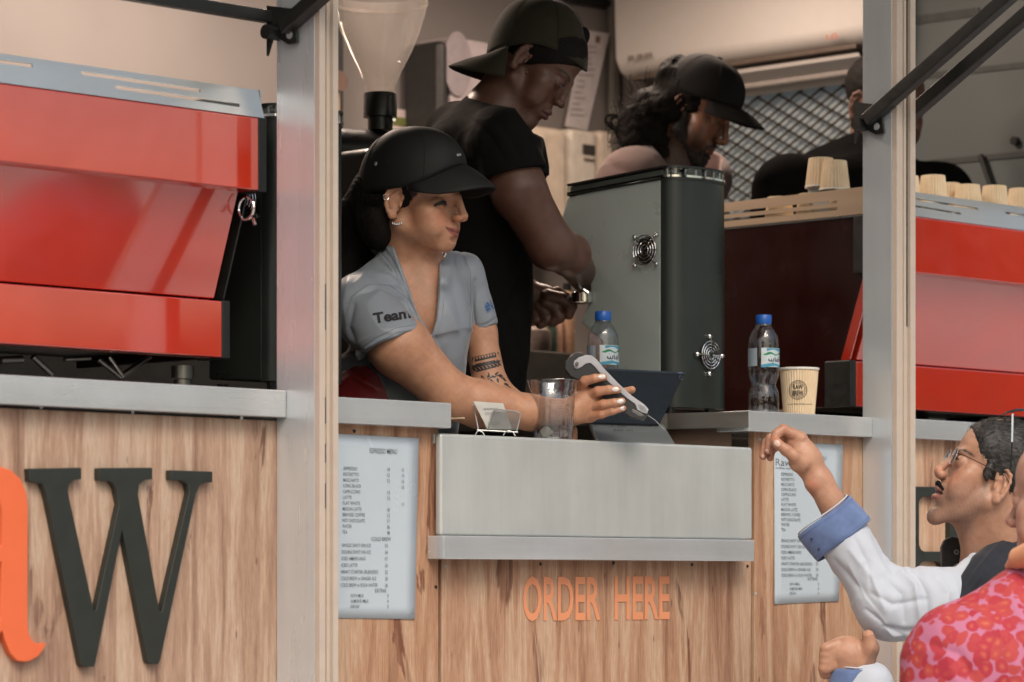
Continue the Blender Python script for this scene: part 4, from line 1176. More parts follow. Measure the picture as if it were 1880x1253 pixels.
MB().slab([[PY(a, b, yw - .0417) for a, b in ((1094, 66), (1103, 68), (1101, 80), (1093, 78))]], (0, -1, 0), .0004).build('emblem', simple('brown_ink', lin(.2, .12, .08), .6), sh)
DISP = simple('cream_plastic', lin(.66, .56, .45), .4)
d1 = thing('towel_dispenser', PY(1012, 500, yw - .15), 'cream towel dispenser between the barista face and pinned sheet', 'dispenser')
wallbox(972, 1046, 232, 470, yw - .16, .15, 'casing', DISP, d1, .03, 4)
wallbox(978, 1000, 250, 400, yw - .165, .01, 'front_rib', DISP, d1, .004)
d2 = thing('soap_dispenser', PY(1090, 420, yw - .15), 'pale dispenser with dark display behind the bearded man shoulder', 'dispenser')
wallbox(1047, 1098, 238, 420, yw - .14, .13, 'casing', simple('cream_plastic2', lin(.70, .64, .55), .35), d2, .02, 4)
wallbox(1072, 1094, 266, 284, yw - .146, .01, 'display', simple('display_dark', lin(.05, .04, .035), .4), d2, .002)
wallbox(1074, 1094, 291, 295, yw - .146, .01, 'label_strip', simple('grey_print', lin(.25, .2, .17), .5), d2)
d3 = thing('towel_dispenser', PY(1115, 420, yw - .15), 'narrow cream dispenser half behind the bearded man curls', 'dispenser')
wallbox(1101, 1128, 240, 420, yw - .13, .12, 'casing', DISP, d3, .02, 4)
mr = thing('wall_cabinet', PY(840, 220, yw - .1), 'pale wall cabinet with dark rounded side left of the olive cap', 'cabinet')
wallbox(806, 826, 74, 330, yw - .16, .155, 'dark_side', simple('cabinet_dark', lin(.03, .03, .028), .5), mr, .02, 4)
wallbox(827, 900, 72, 330, yw - .15, .145, 'front', simple('cabinet_front', lin(.48, .42, .43), .45), mr, .012, 3)
MB().lathe([(0, 0), (.055, 0), (.055, .006), (0, .006)], (0, 0, 0), 32).xf(lambda v: np.array([v[0], -v[2], v[1] * 1.7]) + PY(838, 118, yw - .151)).build('oval_mark', simple('cabinet_grey', lin(.33, .29, .31), .5), mr, smooth=True)
ps = thing('poster', PY(748, 235, yw - .02), 'small framed poster with green stripe right of the hopper grinder', 'poster')
wallbox(720, 775, 203, 300, yw - .02, .02, 'frame', simple('poster_frame', lin(.62, .52, .50), .5), ps, .002)
wallbox(722, 762, 217, 232, yw - .023, .003, 'green_band', simple('poster_green', lin(.16, .18, .05), .5), ps)
wallbox(722, 762, 236, 300, yw - .023, .003, 'picture', simple('poster_pale', lin(.6, .55, .45), .5), ps)
# dark upright and hanging strip far left of the middle window
up = thing('shelf_upright', PY(622, 400, yw - .1), 'dark slotted shelf upright just right of the left silver post', 'shelf upright')
wallbox(611, 631, -40, 330, yw - .10, .03, 'bar', DARK, up, .003)
bt = thing('wall_thermometer', PY(618, 260, yw - .2), 'brown round topped gauge hanging beside the left silver post', 'gauge')
q = PY(616, 150, yw - .2)
MB().tube([q, q + np.array([0, -.02, 0])], .028, 20).build('dial', simple('brown_plastic', lin(.12, .07, .05), .5), bt, smooth=True)
wallbox(611, 625, 160, 250, yw - .2, .02, 'stem', simple('tan_strip', lin(.35, .26, .18), .5), bt, .003)
for i in range(9):
    wallbox(615, 619, 166 + i * 9, 171 + i * 9, yw - .205, .004, 'bead', BLACKP, bt)
# dark ceiling line at the top right of the back wall and the corner
MB().tube([PY(1040, -4, yw - .02), PY(1124, 8, yw - .02)], .012).build('conduit', DARK, T)
MB().tube([(XE - .03, YB - .03, HC + .4), (XE - .03, YB - .03, ZC - .02)], .022).build('corner_dark_line', simple('corner_grey', lin(.16, .15, .13), .6), T, smooth=True)
# rear counter with jars and bottles seen below the barista's hands
rc = thing('rear_counter', (.9, YB - .3, ZF), 'dark rear work counter under the barista hands', 'counter')
zrc = PY(1000, 645, YB - .72)[2]
MB().box(-1.9, XE - .35, YB - .72, YB - .012, ZF, zrc).build('cabinet', simple('rear_cabinet', lin(.075, .072, .062), .5), rc, bevel=.004)
cols = [((955, 1000), 590, lin(.20, .16, .14)), ((984, 1000), 580, lin(.45, .28, .10)), ((1002, 1018), 585, lin(.04, .07, .05)), ((1019, 1030), 572, lin(.50, .30, .22)), ((968, 986), 500, lin(.6, .35, .2)), ((1032, 1050), 500, lin(.4, .25, .16))]  # last two are added shapes painting in warm orange highlights
labs = ['pinkish jar left on the rear counter under the hand', 'amber bottle on the rear counter under the fingers', 'dark green bottle on the rear counter', 'thin bright copper bottle on the rear counter', 'pale orange shape for a warm highlight behind the barista forearm', 'tan shape for a warm highlight behind the barista wrist']
for (pxs, top_, c_), lb_ in zip(cols, labs):
    yy = YB - .66
    a, b = PY(pxs[0], 640, yy), PY(pxs[1], 640, yy); r = (b[0] - a[0]) * .55; zt_ = PY(pxs[0], top_, yy)[2] if top_ > 520 else PY(pxs[0], 560, yy)[2]
    t = thing('bottle' if top_ > 520 else 'jar', ((a[0] + b[0]) / 2, yy, zrc), lb_, 'bottle' if top_ > 520 else 'jar')
    h_ = zt_ - zrc if top_ > 520 else PY(pxs[0], top_ + 20, yy)[2] - zrc
    MB().lathe([(r * .9, 0), (r, .01), (r, h_ * .7), (r * .6, h_ * .85), (r * .5, h_ * .9)], ((a[0] + b[0]) / 2, yy, zrc), 24).build('glass_body', simple('jar_%d' % pxs[0], c_, .25), t, smooth=True)
    MB().lathe([(r * .55, h_ * .9), (r * .55, h_), (0, h_)], ((a[0] + b[0]) / 2, yy, zrc), 24).build('stopper', BLACKP, t, smooth=True)
# lit ceiling lamp over the work area (its glow colours the back wall)
gl, gnt, gb = new_mat('lit_diffuser'); gb.inputs['Emission Color'].default_value = (1, .72, .45, 1); gb.inputs['Emission Strength'].default_value = 6
ld = bpy.data.lights.new('ceiling_lamp_light', 'AREA'); ld.shape = 'RECTANGLE'; ld.size = .54; ld.size_y = .2; ld.energy = 27; ld.color = (1.0, .79, .66)
for LX, LY, lb_ in ((.55, 1.5, 'warm ceiling lamp above the barista work area'), (1.75, 1.2, 'added warm ceiling lamp near the air conditioner')):
    lamp = thing('ceiling_lamp', (LX, LY, ZC - .06), lb_, 'lamp', 'ceiling lamps in the truck')
    MB().box(LX - .3, LX + .3, LY - .12, LY + .12, ZC - .05, ZC - .001).build('lamp_housing', ACM, lamp, bevel=.005)
    MB().box(LX - .27, LX + .27, LY - .10, LY + .10, ZC - .06, ZC - .051).build('diffuser', gl, lamp)
    ld = ld.copy(); ld.energy = 27 if LX < 1 else 15  # second lamp, by the air conditioner, is added to brighten the middle wall
    lo_ = bpy.data.objects.new('ceiling_lamp_light', ld); COL.objects.link(lo_); lo_.location = (LX, LY, ZC - .075)
# ------------------------------------------------------------------ implicit sculpting in camera-aligned metres (right, up, away)
def QR(px, py, Z): return np.array([(px - 940.0) / F * Z, (1069.0 - py) / F * Z, Z])
def Q(px, py, Z): return QR(px, py, ZM(Z))
def q2w(P): P = np.asarray(P, float); return CAM + P[..., 0:1] * RT + P[..., 1:2] * UP + P[..., 2:3] * AX
def w2q(P): d = np.asarray(P, float) - CAM; return np.stack([d @ RT, d @ UP, d @ AX], -1)
class Frame:
    def __init__(s, origin, yaw=0, pitch=0, roll=0, scale=0.01, sx=1, sy=1, sz=1):
        y, p, r = map(math.radians, (yaw, pitch, roll))
        f0 = np.array([math.sin(y), 0, -math.cos(y)]); S = np.array([math.cos(y), 0, math.sin(y)]); up = np.array([0, 1.0, 0])
        f = f0 * math.cos(p) - up * math.sin(p); u = up * math.cos(p) + f0 * math.sin(p)
        S2 = S * math.cos(r) + u * math.sin(r); u2 = u * math.cos(r) - S * math.sin(r)
        s.B = np.array([S2, f, u2]); s.o = np.array(origin, float); s.k = np.array([sx, sy, sz]) * scale
        s.m = scale
    def loc(s, P): return ((P - s.o) @ s.B.T) / s.k
    def out(s, L): return s.o + (np.asarray(L, float) * s.k) @ s.B
    def sub(s, L, yaw=0, pitch=0, roll=0):
        n = Frame.__new__(Frame); n.o = s.out(L); n.k = s.k.copy(); n.m = s.m
        y, p, r = map(math.radians, (yaw, pitch, roll))
        # rotate about local z, then x, then y
        Rz = np.array([[math.cos(y), math.sin(y), 0], [-math.sin(y), math.cos(y), 0], [0, 0, 1]])
        Rx = np.array([[1, 0, 0], [0, math.cos(p), -math.sin(p)], [0, math.sin(p), math.cos(p)]])
        Ry = np.array([[math.cos(r), 0, math.sin(r)], [0, 1, 0], [-math.sin(r), 0, math.cos(r)]])
        n.B = Ry @ Rx @ Rz @ s.B
        return n
BIG = 0.06
class Sculpt:
    def __init__(s): s.ops = []; s.fr = None; s.off = 0.0
    def _add(s, fn, c, R, k, op): s.ops.append((fn, np.array(c, float), R, k, op)); return s
    def ell(s, c, r, k=.012, op='+', fr=None, rot=None):
        fr = fr or s.fr
        if fr is None:
            c = np.array(c, float); r = np.array(r, float); B = np.eye(3) if rot is None else rot
            def fn(P):
                d = (P - c) @ B.T; k0 = np.linalg.norm(d / r, axis=1); k1 = np.linalg.norm(d / r ** 2, axis=1) + 1e-9
                return k0 * (k0 - 1) / k1
            return s._add(fn, c, max(r), k, op)
        cm = fr.out(c); rm = np.array(r, float) * fr.k
        def fn(P):
            d = (P - cm) @ fr.B.T; k0 = np.linalg.norm(d / rm, axis=1); k1 = np.linalg.norm(d / rm ** 2, axis=1) + 1e-9
            return k0 * (k0 - 1) / k1
        return s._add(fn, cm, max(rm), k * fr.m, op)
    def cone(s, a, b, ra, rb, k=.01, op='+', fr=None, flat=None, ff=1.0, caps=False):
        fr = fr or s.fr
        if fr is not None: a, b = fr.out(a), fr.out(b); ra, rb, k = ra * fr.m, rb * fr.m, k * fr.m
        a = np.array(a, float); b = np.array(b, float); ba = b - a; L2 = ba @ ba + 1e-12; L = math.sqrt(L2)
        fl = None
        if flat is not None: fl = np.array(flat, float); fl = fl / np.linalg.norm(fl)
        def fn(P):
            pa = P - a; h = (pa @ ba) / L2; hc = np.clip(h, 0, 1)
            d = pa - hc[:, None] * ba
            if fl is not None: d = d + (d @ fl)[:, None] * fl * (ff - 1)
            r = ra + (rb - ra) * hc
            dd = np.linalg.norm(d, axis=1) - r
            if caps:
                dd = np.maximum(dd, np.maximum(-h, h - 1) * L)
            return dd
        return s._add(fn, (a + b) / 2, L / 2 + max(ra, rb), k, op)
    def chain(s, pts, rs, k=.004, op='+', fr=None, **kw):
        if not hasattr(rs, '__len__'): rs = [rs] * len(pts)
        for i in range(len(pts) - 1): s.cone(pts[i], pts[i + 1], rs[i], rs[i + 1], k, op, fr, **kw)
        return s
    def poly(s, pts, z0, z1, k=.003, op='-'):
        # photo-plane polygon (px,row) swept between two depths
        z0, z1 = ZM(z0), ZM(z1)
        pts = np.array(pts, float); Zm = (z0 + z1) / 2
        V = np.stack([(pts[:, 0] - 940) / F, (1069 - pts[:, 1]) / F], 1)
        c = V.mean(0); R = np.abs(V - c).max() * Zm * 1.5 + (z1 - z0) / 2
        def fn(P):
            p = P[:, :2] / P[:, 2:3]
            d = np.full(len(p), 1e9); sgn = np.ones(len(p)); n = len(V)
            for i in range(n):
                a, b = V[i], V[i - 1]; e = b - a; w = p - a
                t = np.clip((w @ e) / (e @ e), 0, 1); q = w - t[:, None] * e
                d = np.minimum(d, (q ** 2).sum(1))
                c1 = p[:, 1] >= a[1]; c2 = p[:, 1] < b[1]; c3 = e[0] * w[:, 1] > e[1] * w[:, 0]
                flip = (c1 & c2 & c3) | (~c1 & ~c2 & ~c3); sgn = np.where(flip, -sgn, sgn)
            d2 = sgn * np.sqrt(d) * Zm
            return np.maximum(d2, np.maximum(z0 - P[:, 2], P[:, 2] - z1))
        return s._add(fn, [c[0] * Zm, c[1] * Zm, Zm], R, k, op)
    def half(s, p, n, k=.003, op='-', R=5.0, far=False):
        # removes the side n points to (far: only right of and behind the point)
        p = np.array(p, float); n = np.array(n, float); n /= np.linalg.norm(n)
        if far: return s._add(lambda P: np.maximum(-((P - p) @ n), np.maximum((p[0] - .026) - P[:, 0], (p[2] - .03) - P[:, 2])), p, R, k, op)
        return s._add(lambda P: -((P - p) @ n), p, R, k, op)
    def ev(s, P, CH=12000):
        if len(P) <= CH: return s._ev(P)
        return np.concatenate([s._ev(P[a:a + CH]) for a in range(0, len(P), CH)])
    def _ev(s, P):
        D = np.full(len(P), BIG)
        lo, hi = P.min(0), P.max(0)
        for fn, c, R, k, op in s.ops:
            if (np.maximum(np.maximum(lo - c, c - hi), 0) ** 2).sum() > (R + k + BIG) ** 2: continue
            m = ((P - c) ** 2).sum(1) < (R + k + BIG) ** 2
            if not m.any(): continue
            d = fn(P[m]); D0 = D[m]
            if op == '+':
                if k > 0:
                    h = np.maximum(k - np.abs(D0 - d), 0) / k; D[m] = np.minimum(D0, d) - h * h * k * .25
                else: D[m] = np.minimum(D0, d)
            else:
                d = -d if op == '-' else d
                if k > 0:
                    h = np.maximum(k - np.abs(D0 - d), 0) / k; D[m] = np.maximum(D0, d) + h * h * k * .25
                else: D[m] = np.maximum(D0, d)
        return D - s.off
    def mesh(s, vox, lo=None, hi=None, disp=None):
        adds = [o for o in s.ops if o[4] == '+']
        l = np.min([o[1] - o[2] for o in adds], 0) - 3 * vox; h = np.max([o[1] + o[2] for o in adds], 0) + 3 * vox
        if lo is not None: l = np.maximum(l, lo)
        if hi is not None: h = np.minimum(h, hi)
        C = 4
        n = (np.ceil((h - l) / (vox * C)).astype(int)) * C
        nc = n // C
        gx = [l[i] + (np.arange(nc[i]) + .5) * vox * C for i in range(3)]
        G = np.stack(np.meshgrid(*gx, indexing='ij'), -1).reshape(-1, 3)
        dc = s.ev(G)
        act = np.abs(dc) < vox * C * 1.25 + vox
        D = np.repeat(np.repeat(np.repeat(dc.reshape(nc), C, 0), C, 1), C, 2).astype(np.float32)
        ids = np.argwhere(act.reshape(nc))
        oo = np.stack(np.meshgrid(*[np.arange(C)] * 3, indexing='ij'), -1).reshape(-1, 3)
        I = (ids[:, None, :] * C + oo[None]).reshape(-1, 3)
        vals = np.empty(len(I), np.float32)
        CH = 400000
        for a in range(0, len(I), CH): vals[a:a + CH] = s.ev(l + (I[a:a + CH] + .5) * vox)
        D[I[:, 0], I[:, 1], I[:, 2]] = vals
        D[0] = D[-1] = 1; D[:, 0] = D[:, -1] = 1; D[:, :, 0] = D[:, :, -1] = 1
        ins = D < 0
        # surface nets
        cs = ins[:-1, :-1, :-1].astype(np.int8)
        tot = np.zeros(cs.shape, np.int8)
        for dx in (0, 1):
            for dy in (0, 1):
                for dz in (0, 1):
                    tot += ins[dx:ins.shape[0] - 1 + dx, dy:ins.shape[1] - 1 + dy, dz:ins.shape[2] - 1 + dz]
        cell = np.argwhere((tot > 0) & (tot < 8))
        vid = np.full(tot.shape, -1, np.int32); vid[cell[:, 0], cell[:, 1], cell[:, 2]] = np.arange(len(cell))
        corner = {}
        for dx in (0, 1):
            for dy in (0, 1):
                for dz in (0, 1): corner[(dx, dy, dz)] = D[cell[:, 0] + dx, cell[:, 1] + dy, cell[:, 2] + dz]
        acc = np.zeros((len(cell), 3)); cnt = np.zeros(len(cell))
        for a in corner:
            for ax in range(3):
                if a[ax]: continue
                b = list(a); b[ax] = 1; b = tuple(b)
                va, vb = corner[a], corner[b]; m = (va < 0) != (vb < 0)
                t = np.where(m, va / np.where(m, va - vb, 1), 0)
                p = np.array(a, float)[None] + np.zeros((len(cell), 3)); p[:, ax] += t
                acc[m] += p[m]; cnt[m] += 1
        V = l + (cell + acc / cnt[:, None] + .5) * vox
        Fs = []
        for ax in range(3):
            b = [slice(None)] * 3; c_ = [slice(None)] * 3
            b[ax] = slice(0, -1); c_[ax] = slice(1, None)
            ch = ins[tuple(b)] != ins[tuple(c_)]
            e = np.argwhere(ch)
            u, v = [i for i in range(3) if i != ax]
            e = e[(e[:, u] > 0) & (e[:, v] > 0)]
            def cid(du, dv):
                q = e.copy(); q[:, u] -= du; q[:, v] -= dv; return vid[q[:, 0], q[:, 1], q[:, 2]]
            f = np.stack([cid(0, 0), cid(1, 0), cid(1, 1), cid(0, 1)], 1)
            sg = ins[e[:, 0], e[:, 1], e[:, 2]]
            if ax == 1: sg = ~sg
            f[sg] = f[sg][:, ::-1]
            Fs.append(f)
        Fq = np.concatenate(Fs); Fq = Fq[(Fq >= 0).all(1)]
        # relax onto the surface
        for _ in range(2):
            nn = s.grad(V, vox * .6); d = s.ev(V)
            V = V - np.clip(d, -vox, vox)[:, None] * nn
        if disp is not None:
            nn = s.grad(V, vox * 1.2)
            V = V + disp(V, nn)[:, None] * nn
        return V, Fq
    def grad(s, V, h):
        g = np.zeros_like(V)
        for o in ((1, 1, 1), (1, -1, -1), (-1, 1, -1), (-1, -1, 1)):
            o = np.array(o, float); g += s.ev(V + o * h)[:, None] * o
        return g / (np.linalg.norm(g, axis=1)[:, None] + 1e-12)
def vnoise(P, scale, seed=0):
    # cheap smooth pseudo-noise in [-1,1]
    r = np.random.RandomState(seed); out = np.zeros(len(P)); a = 1.0; t = 0
    for o in range(3):
        for _ in range(3):
            d = r.randn(3); d /= np.linalg.norm(d); ph = r.rand() * 6.28
            w = P @ (np.array([d[1], d[2], d[0]])) * scale * (1.7 ** o) * .7
            out += a * np.sin(P @ d * scale * (1.9 ** o) + ph + 1.3 * np.sin(w + ph)); t += a
        a *= .5
    return out / t * 1.6
def sd_mesh(name, VF, mat, parent, col=None, smooth=True, smooth_it=0):
    V, Fq = VF
    W = q2w(V)
    org = np.array([W[:, 0].mean(), W[:, 1].mean(), W[:, 2].min()])
    me = bpy.data.meshes.new(name)
    me.vertices.add(len(W)); me.vertices.foreach_set('co', (W - org).astype(np.float32).ravel())
    nq = len(Fq)
    me.loops.add(nq * 4); me.polygons.add(nq)
    me.loops.foreach_set('vertex_index', Fq.astype(np.int32).ravel())
    me.polygons.foreach_set('loop_start', np.arange(nq, dtype=np.int32) * 4)
    me.polygons.foreach_set('use_smooth', np.ones(nq, bool))
    me.update(calc_edges=True); me.validate()
    # face orientation: volume sign
    a = W[Fq[:, 0]] - org; b = W[Fq[:, 1]] - org; c = W[Fq[:, 2]] - org
    if np.einsum('ij,ij->i', a, np.cross(b, c)).sum() < 0: me.flip_normals()
    if col is not None:
        at = me.color_attributes.new('Col', 'FLOAT_COLOR', 'POINT')
        cc = np.ones((len(W), 4), np.float32); cc[:, :3] = col
        at.data.foreach_set('color', cc.ravel())
    me.materials.append(mat)
    o = bpy.data.objects.new(name, me); COL.objects.link(o)
    _place(o, org, parent)
    if smooth_it:
        m = o.modifiers.new('smooth', 'SMOOTH'); m.factor = .5; m.iterations = smooth_it
    return o
def bvh_of(VF):
    V, Fq = VF
    return BVHTree.FromPolygons([Vector(p) for p in V], [tuple(map(int, f)) for f in Fq])
def cast(bvh, px, py, off=0.0, fallback=None):
    d = Vector(((px - 940.0) / F, (1069.0 - py) / F, 1.0)).normalized()
    h = bvh.ray_cast(Vector((0, 0, 0)), d)
    if h[0] is None: return fallback
    return np.array(h[0]) - np.array(d) * off
def skin_mat(name, base, rough=.48, sss=.12, veins=0.0):
    m, nt, b = new_mat(name)
    at = N(nt, 'ShaderNodeVertexColor'); at.layer_name = 'Col'
    v = worldpos(nt)
    n1 = noise(nt, v, 38, 5); n2 = noise(nt, v, 260, 3)
    c = mix(nt, 0.5, at.outputs[0], ramp(nt, n1, [(0.3, (.42, .40, .40, 1)), (0.7, (.58, .56, .55, 1))]), 'OVERLAY')
    c = mix(nt, 0.25, c, ramp(nt, n2, [(0.35, .42), (0.65, .56)]), 'OVERLAY')
    nt.links.new(c, b.inputs['Base Color'])
    nt.links.new(ramp(nt, n1, [(0.3, rough - .07), (0.7, rough + .07)]), b.inputs['Roughness'])
    b.inputs['Subsurface Weight'].default_value = sss
    b.inputs['Subsurface Radius'].default_value = (1.0, .35, .2); b.inputs['Subsurface Scale'].default_value = .008
    b.inputs['Specular IOR Level'].default_value = .4
    bump(nt, b, noise(nt, v, 900, 3), .12, .0004)
    return m
def cloth_mat(name, col, rough=.7, sheen=.2, weave=1400, var=.06, bs=.25, spec=.3, satin=0.0):
    m, nt, b = new_mat(name)
    v = worldpos(nt)
    lo = tuple(c * (1 - var) for c in col[:3]) + (1,); hi = tuple(c * (1 + var) for c in col[:3]) + (1,)
    nt.links.new(ramp(nt, noise(nt, v, 25, 5), [(0.3, lo), (0.7, hi)]), b.inputs['Base Color'])
    b.inputs['Roughness'].default_value = rough; b.inputs['Sheen Weight'].default_value = sheen
    b.inputs['Specular IOR Level'].default_value = spec
    h = math_n(nt, 'ADD', noise(nt, v, weave, 2), math_n(nt, 'MULTIPLY', noise(nt, v, 60, 4), 2.0))
    bump(nt, b, h, bs, .0006)
    return m
# ------------------------------------------------------------------ head
def head(S, fr, g):
    """generic head in cm. g: dict of tweaks"""
    G = lambda k, d: g.get(k, d)
    jw = G('jaw_w', 1.0); cw = G('cheek', 1.0); cz = G('chin_z', 0.0); cy = G('chin_y', 0.0); ns = G('nose', 1.0); bs = G('brow', 1.0); ny = G('nose_y', 0.0); nz = G('nose_z', 0.0)
    e = lambda c, r, k=1.2, op='+': S.ell(c, r, k, op, fr)
    e((0, -1.2, 5.2), (7.4, 9.3, 7.5), 0)
    e((0, 3.5, 4.4), (6.2, 4.8, 5.4), 2.0)
    e((0, 3.2, -1.4), (5.7 * jw, 5.1, 6.4), 2.0)
    e((0, 7.5, 2.5), (4.4, 1.15 * bs, 1.0), 1.2)
    for s_ in (-1, 1):
        e((s_ * 4.5, 5.1, -1.0), (1.9 * cw, 2.2, 1.8), 1.6)
        ch = G('flesh', 1.0); e((s_ * 3.7, 5.2, -4.0), (2.5 * cw, 2.6 * ch, 2.9 * ch), 1.8)
        S.cone((s_ * 5.5 * jw, -.2, -4.0), (s_ * 1.6, 6.4 + cy, -8.8 + cz), 1.5, 1.3, 2.0, '+', fr)
    e((0, 2.6, -6.4 + cz * .6), (4.6 * jw, 5.0, 2.4), 2.0)
    e((0, 7.1 + cy, -8.7 + cz), (1.9, 1.55, 1.5), 1.4)
    e((0, 7.4, -5.2), (2.8, 1.9, 2.5), 1.5)
    for s_ in (-1, 1):
        EX, EY = G('ex', 3.15), G('ey', 7.15)
        e((s_ * (EX + .05), EY + 2.55, .9), (1.9, 1.75, 1.2), .9, '-')
        e((s_ * EX, EY, .85), (1.5, 1.5, 1.35), .35)
        if G('lid', None) is not None:
            zl = G('lid', .2); e((s_ * 3.2, 8.8, zl), (1.15, .55, .12 + G('open', 0)), .12, '-')
    S.cone((0, 8.2 + G('bridge', 0), 2.0), (0, 10.7 * 1 + (ns - 1) * 4 + ny, -1.7 + nz), .72, .78, G('nose_k', .9), '+', fr)
    ty = 10.95 + (ns - 1) * 4 + ny
    tr = G('tip', 1.0); e((0, ty - .1 * (1 - tr), -2.05 + nz), (.95 * tr, .85 * tr, .85 * tr), .5)
    S.cone((0, 9.2, -3.0 + nz), (0, ty - .4, -2.75 + nz), .45, .5, .5, '+', fr)
    for s_ in (-1, 1):
        e((s_ * 1.25, 9.75 + ny * .6, -2.45 + nz), (.72, 1.05, .75), .45)
        e((s_ * .62, 10.1 + ny * .6, -3.2 + nz), (.36, .62, .38), .15, '-')
    mz = G('mouth_z', 0.0); mo = G('mouth_open', 0.0); lf = G('lips', 1.0)
    mw = G('mouth_w', 1.0); mx = [-2.3 * mw, -1.2 * mw, -.35, .35, 1.2 * mw, 2.3 * mw]
    up = [(x, 9.25 + G('lip_y', 0) - .26 * x * x * .95, -5.1 + mz + (.12 if abs(x) == .35 else 0) - .075 * x * x + G('smile', 0) * x * x * .06) for x in mx]
    lw = [(x, 9.05 + G('lip_y', 0) - .27 * x * x * .95, -6.1 + mz - mo + .055 * x * x + G('smile', 0) * x * x * .06) for x in mx]
    S.chain(up, [.18, .38 * lf, .42 * lf, .42 * lf, .38 * lf, .18], .25, '+', fr)
    S.chain(lw, [.18, .45 * lf, .52 * lf, .52 * lf, .45 * lf, .18], .25, '+', fr)
    ln = [(x, 9.75 + G('lip_y', 0) - .27 * x * x, -5.58 + mz - mo * .4 - .01 * x * x + G('smile', 0) * x * x * .06) for x in mx]
    S.chain(ln, .12 + mo * .35, .18, '-', fr)
    e((0, 8.9, -7.35 + mz * .6 + cz * .4), (1.6, .6, .45), .6, '-')
    # ears
    for s_ in G('ears', (-1, 1)):
        ef = fr.sub((s_ * (7.15 + G('ear_x', 0)), -.6 + G('ear_y', 0), .2 + G('ear_z', 0)), yaw=s_ * G('ear_flare', 26), pitch=G('ear_tilt', 12))
        es = G('ear_s', 1.0)
        loop = [(0, .9, 1.3), (0, .9, 2.5), (0, .2, 3.15), (0, -.9, 3.1), (0, -1.75, 2.3), (0, -1.95, 1.0), (0, -1.6, -.6), (0, -1.0, -1.7), (0, -.35, -2.5)]
        S.chain([tuple(es * np.array(a)) for a in loop], [.3, .34, .36, .38, .38, .34, .3, .34, .5], .3, '+', ef)
        S.ell((s_ * -.35, -.45, .5), (.38, 1.6, 2.6), .5, '+', ef)
        S.chain([(s_ * .05, -.3, 2.3), (s_ * .1, -1.05, 1.4), (s_ * .1, -1.1, .2), (s_ * .05, -.7, -1.0)], [.24, .28, .28, .25], .3, '+', ef)
        S.ell((s_ * .25, .05, .1), (.5, .75, 1.05), .35, '-', ef)
        S.ell((s_ * .25, -.1, 2.0), (.35, .5, .5), .3, '-', ef)
        S.ell((s_ * -.05, -.1, -2.35), (.42, .8, .85), .4, '+', ef)
        S.ell((s_ * .05, .85, -.05), (.38, .3, .6), .3, '+', ef)
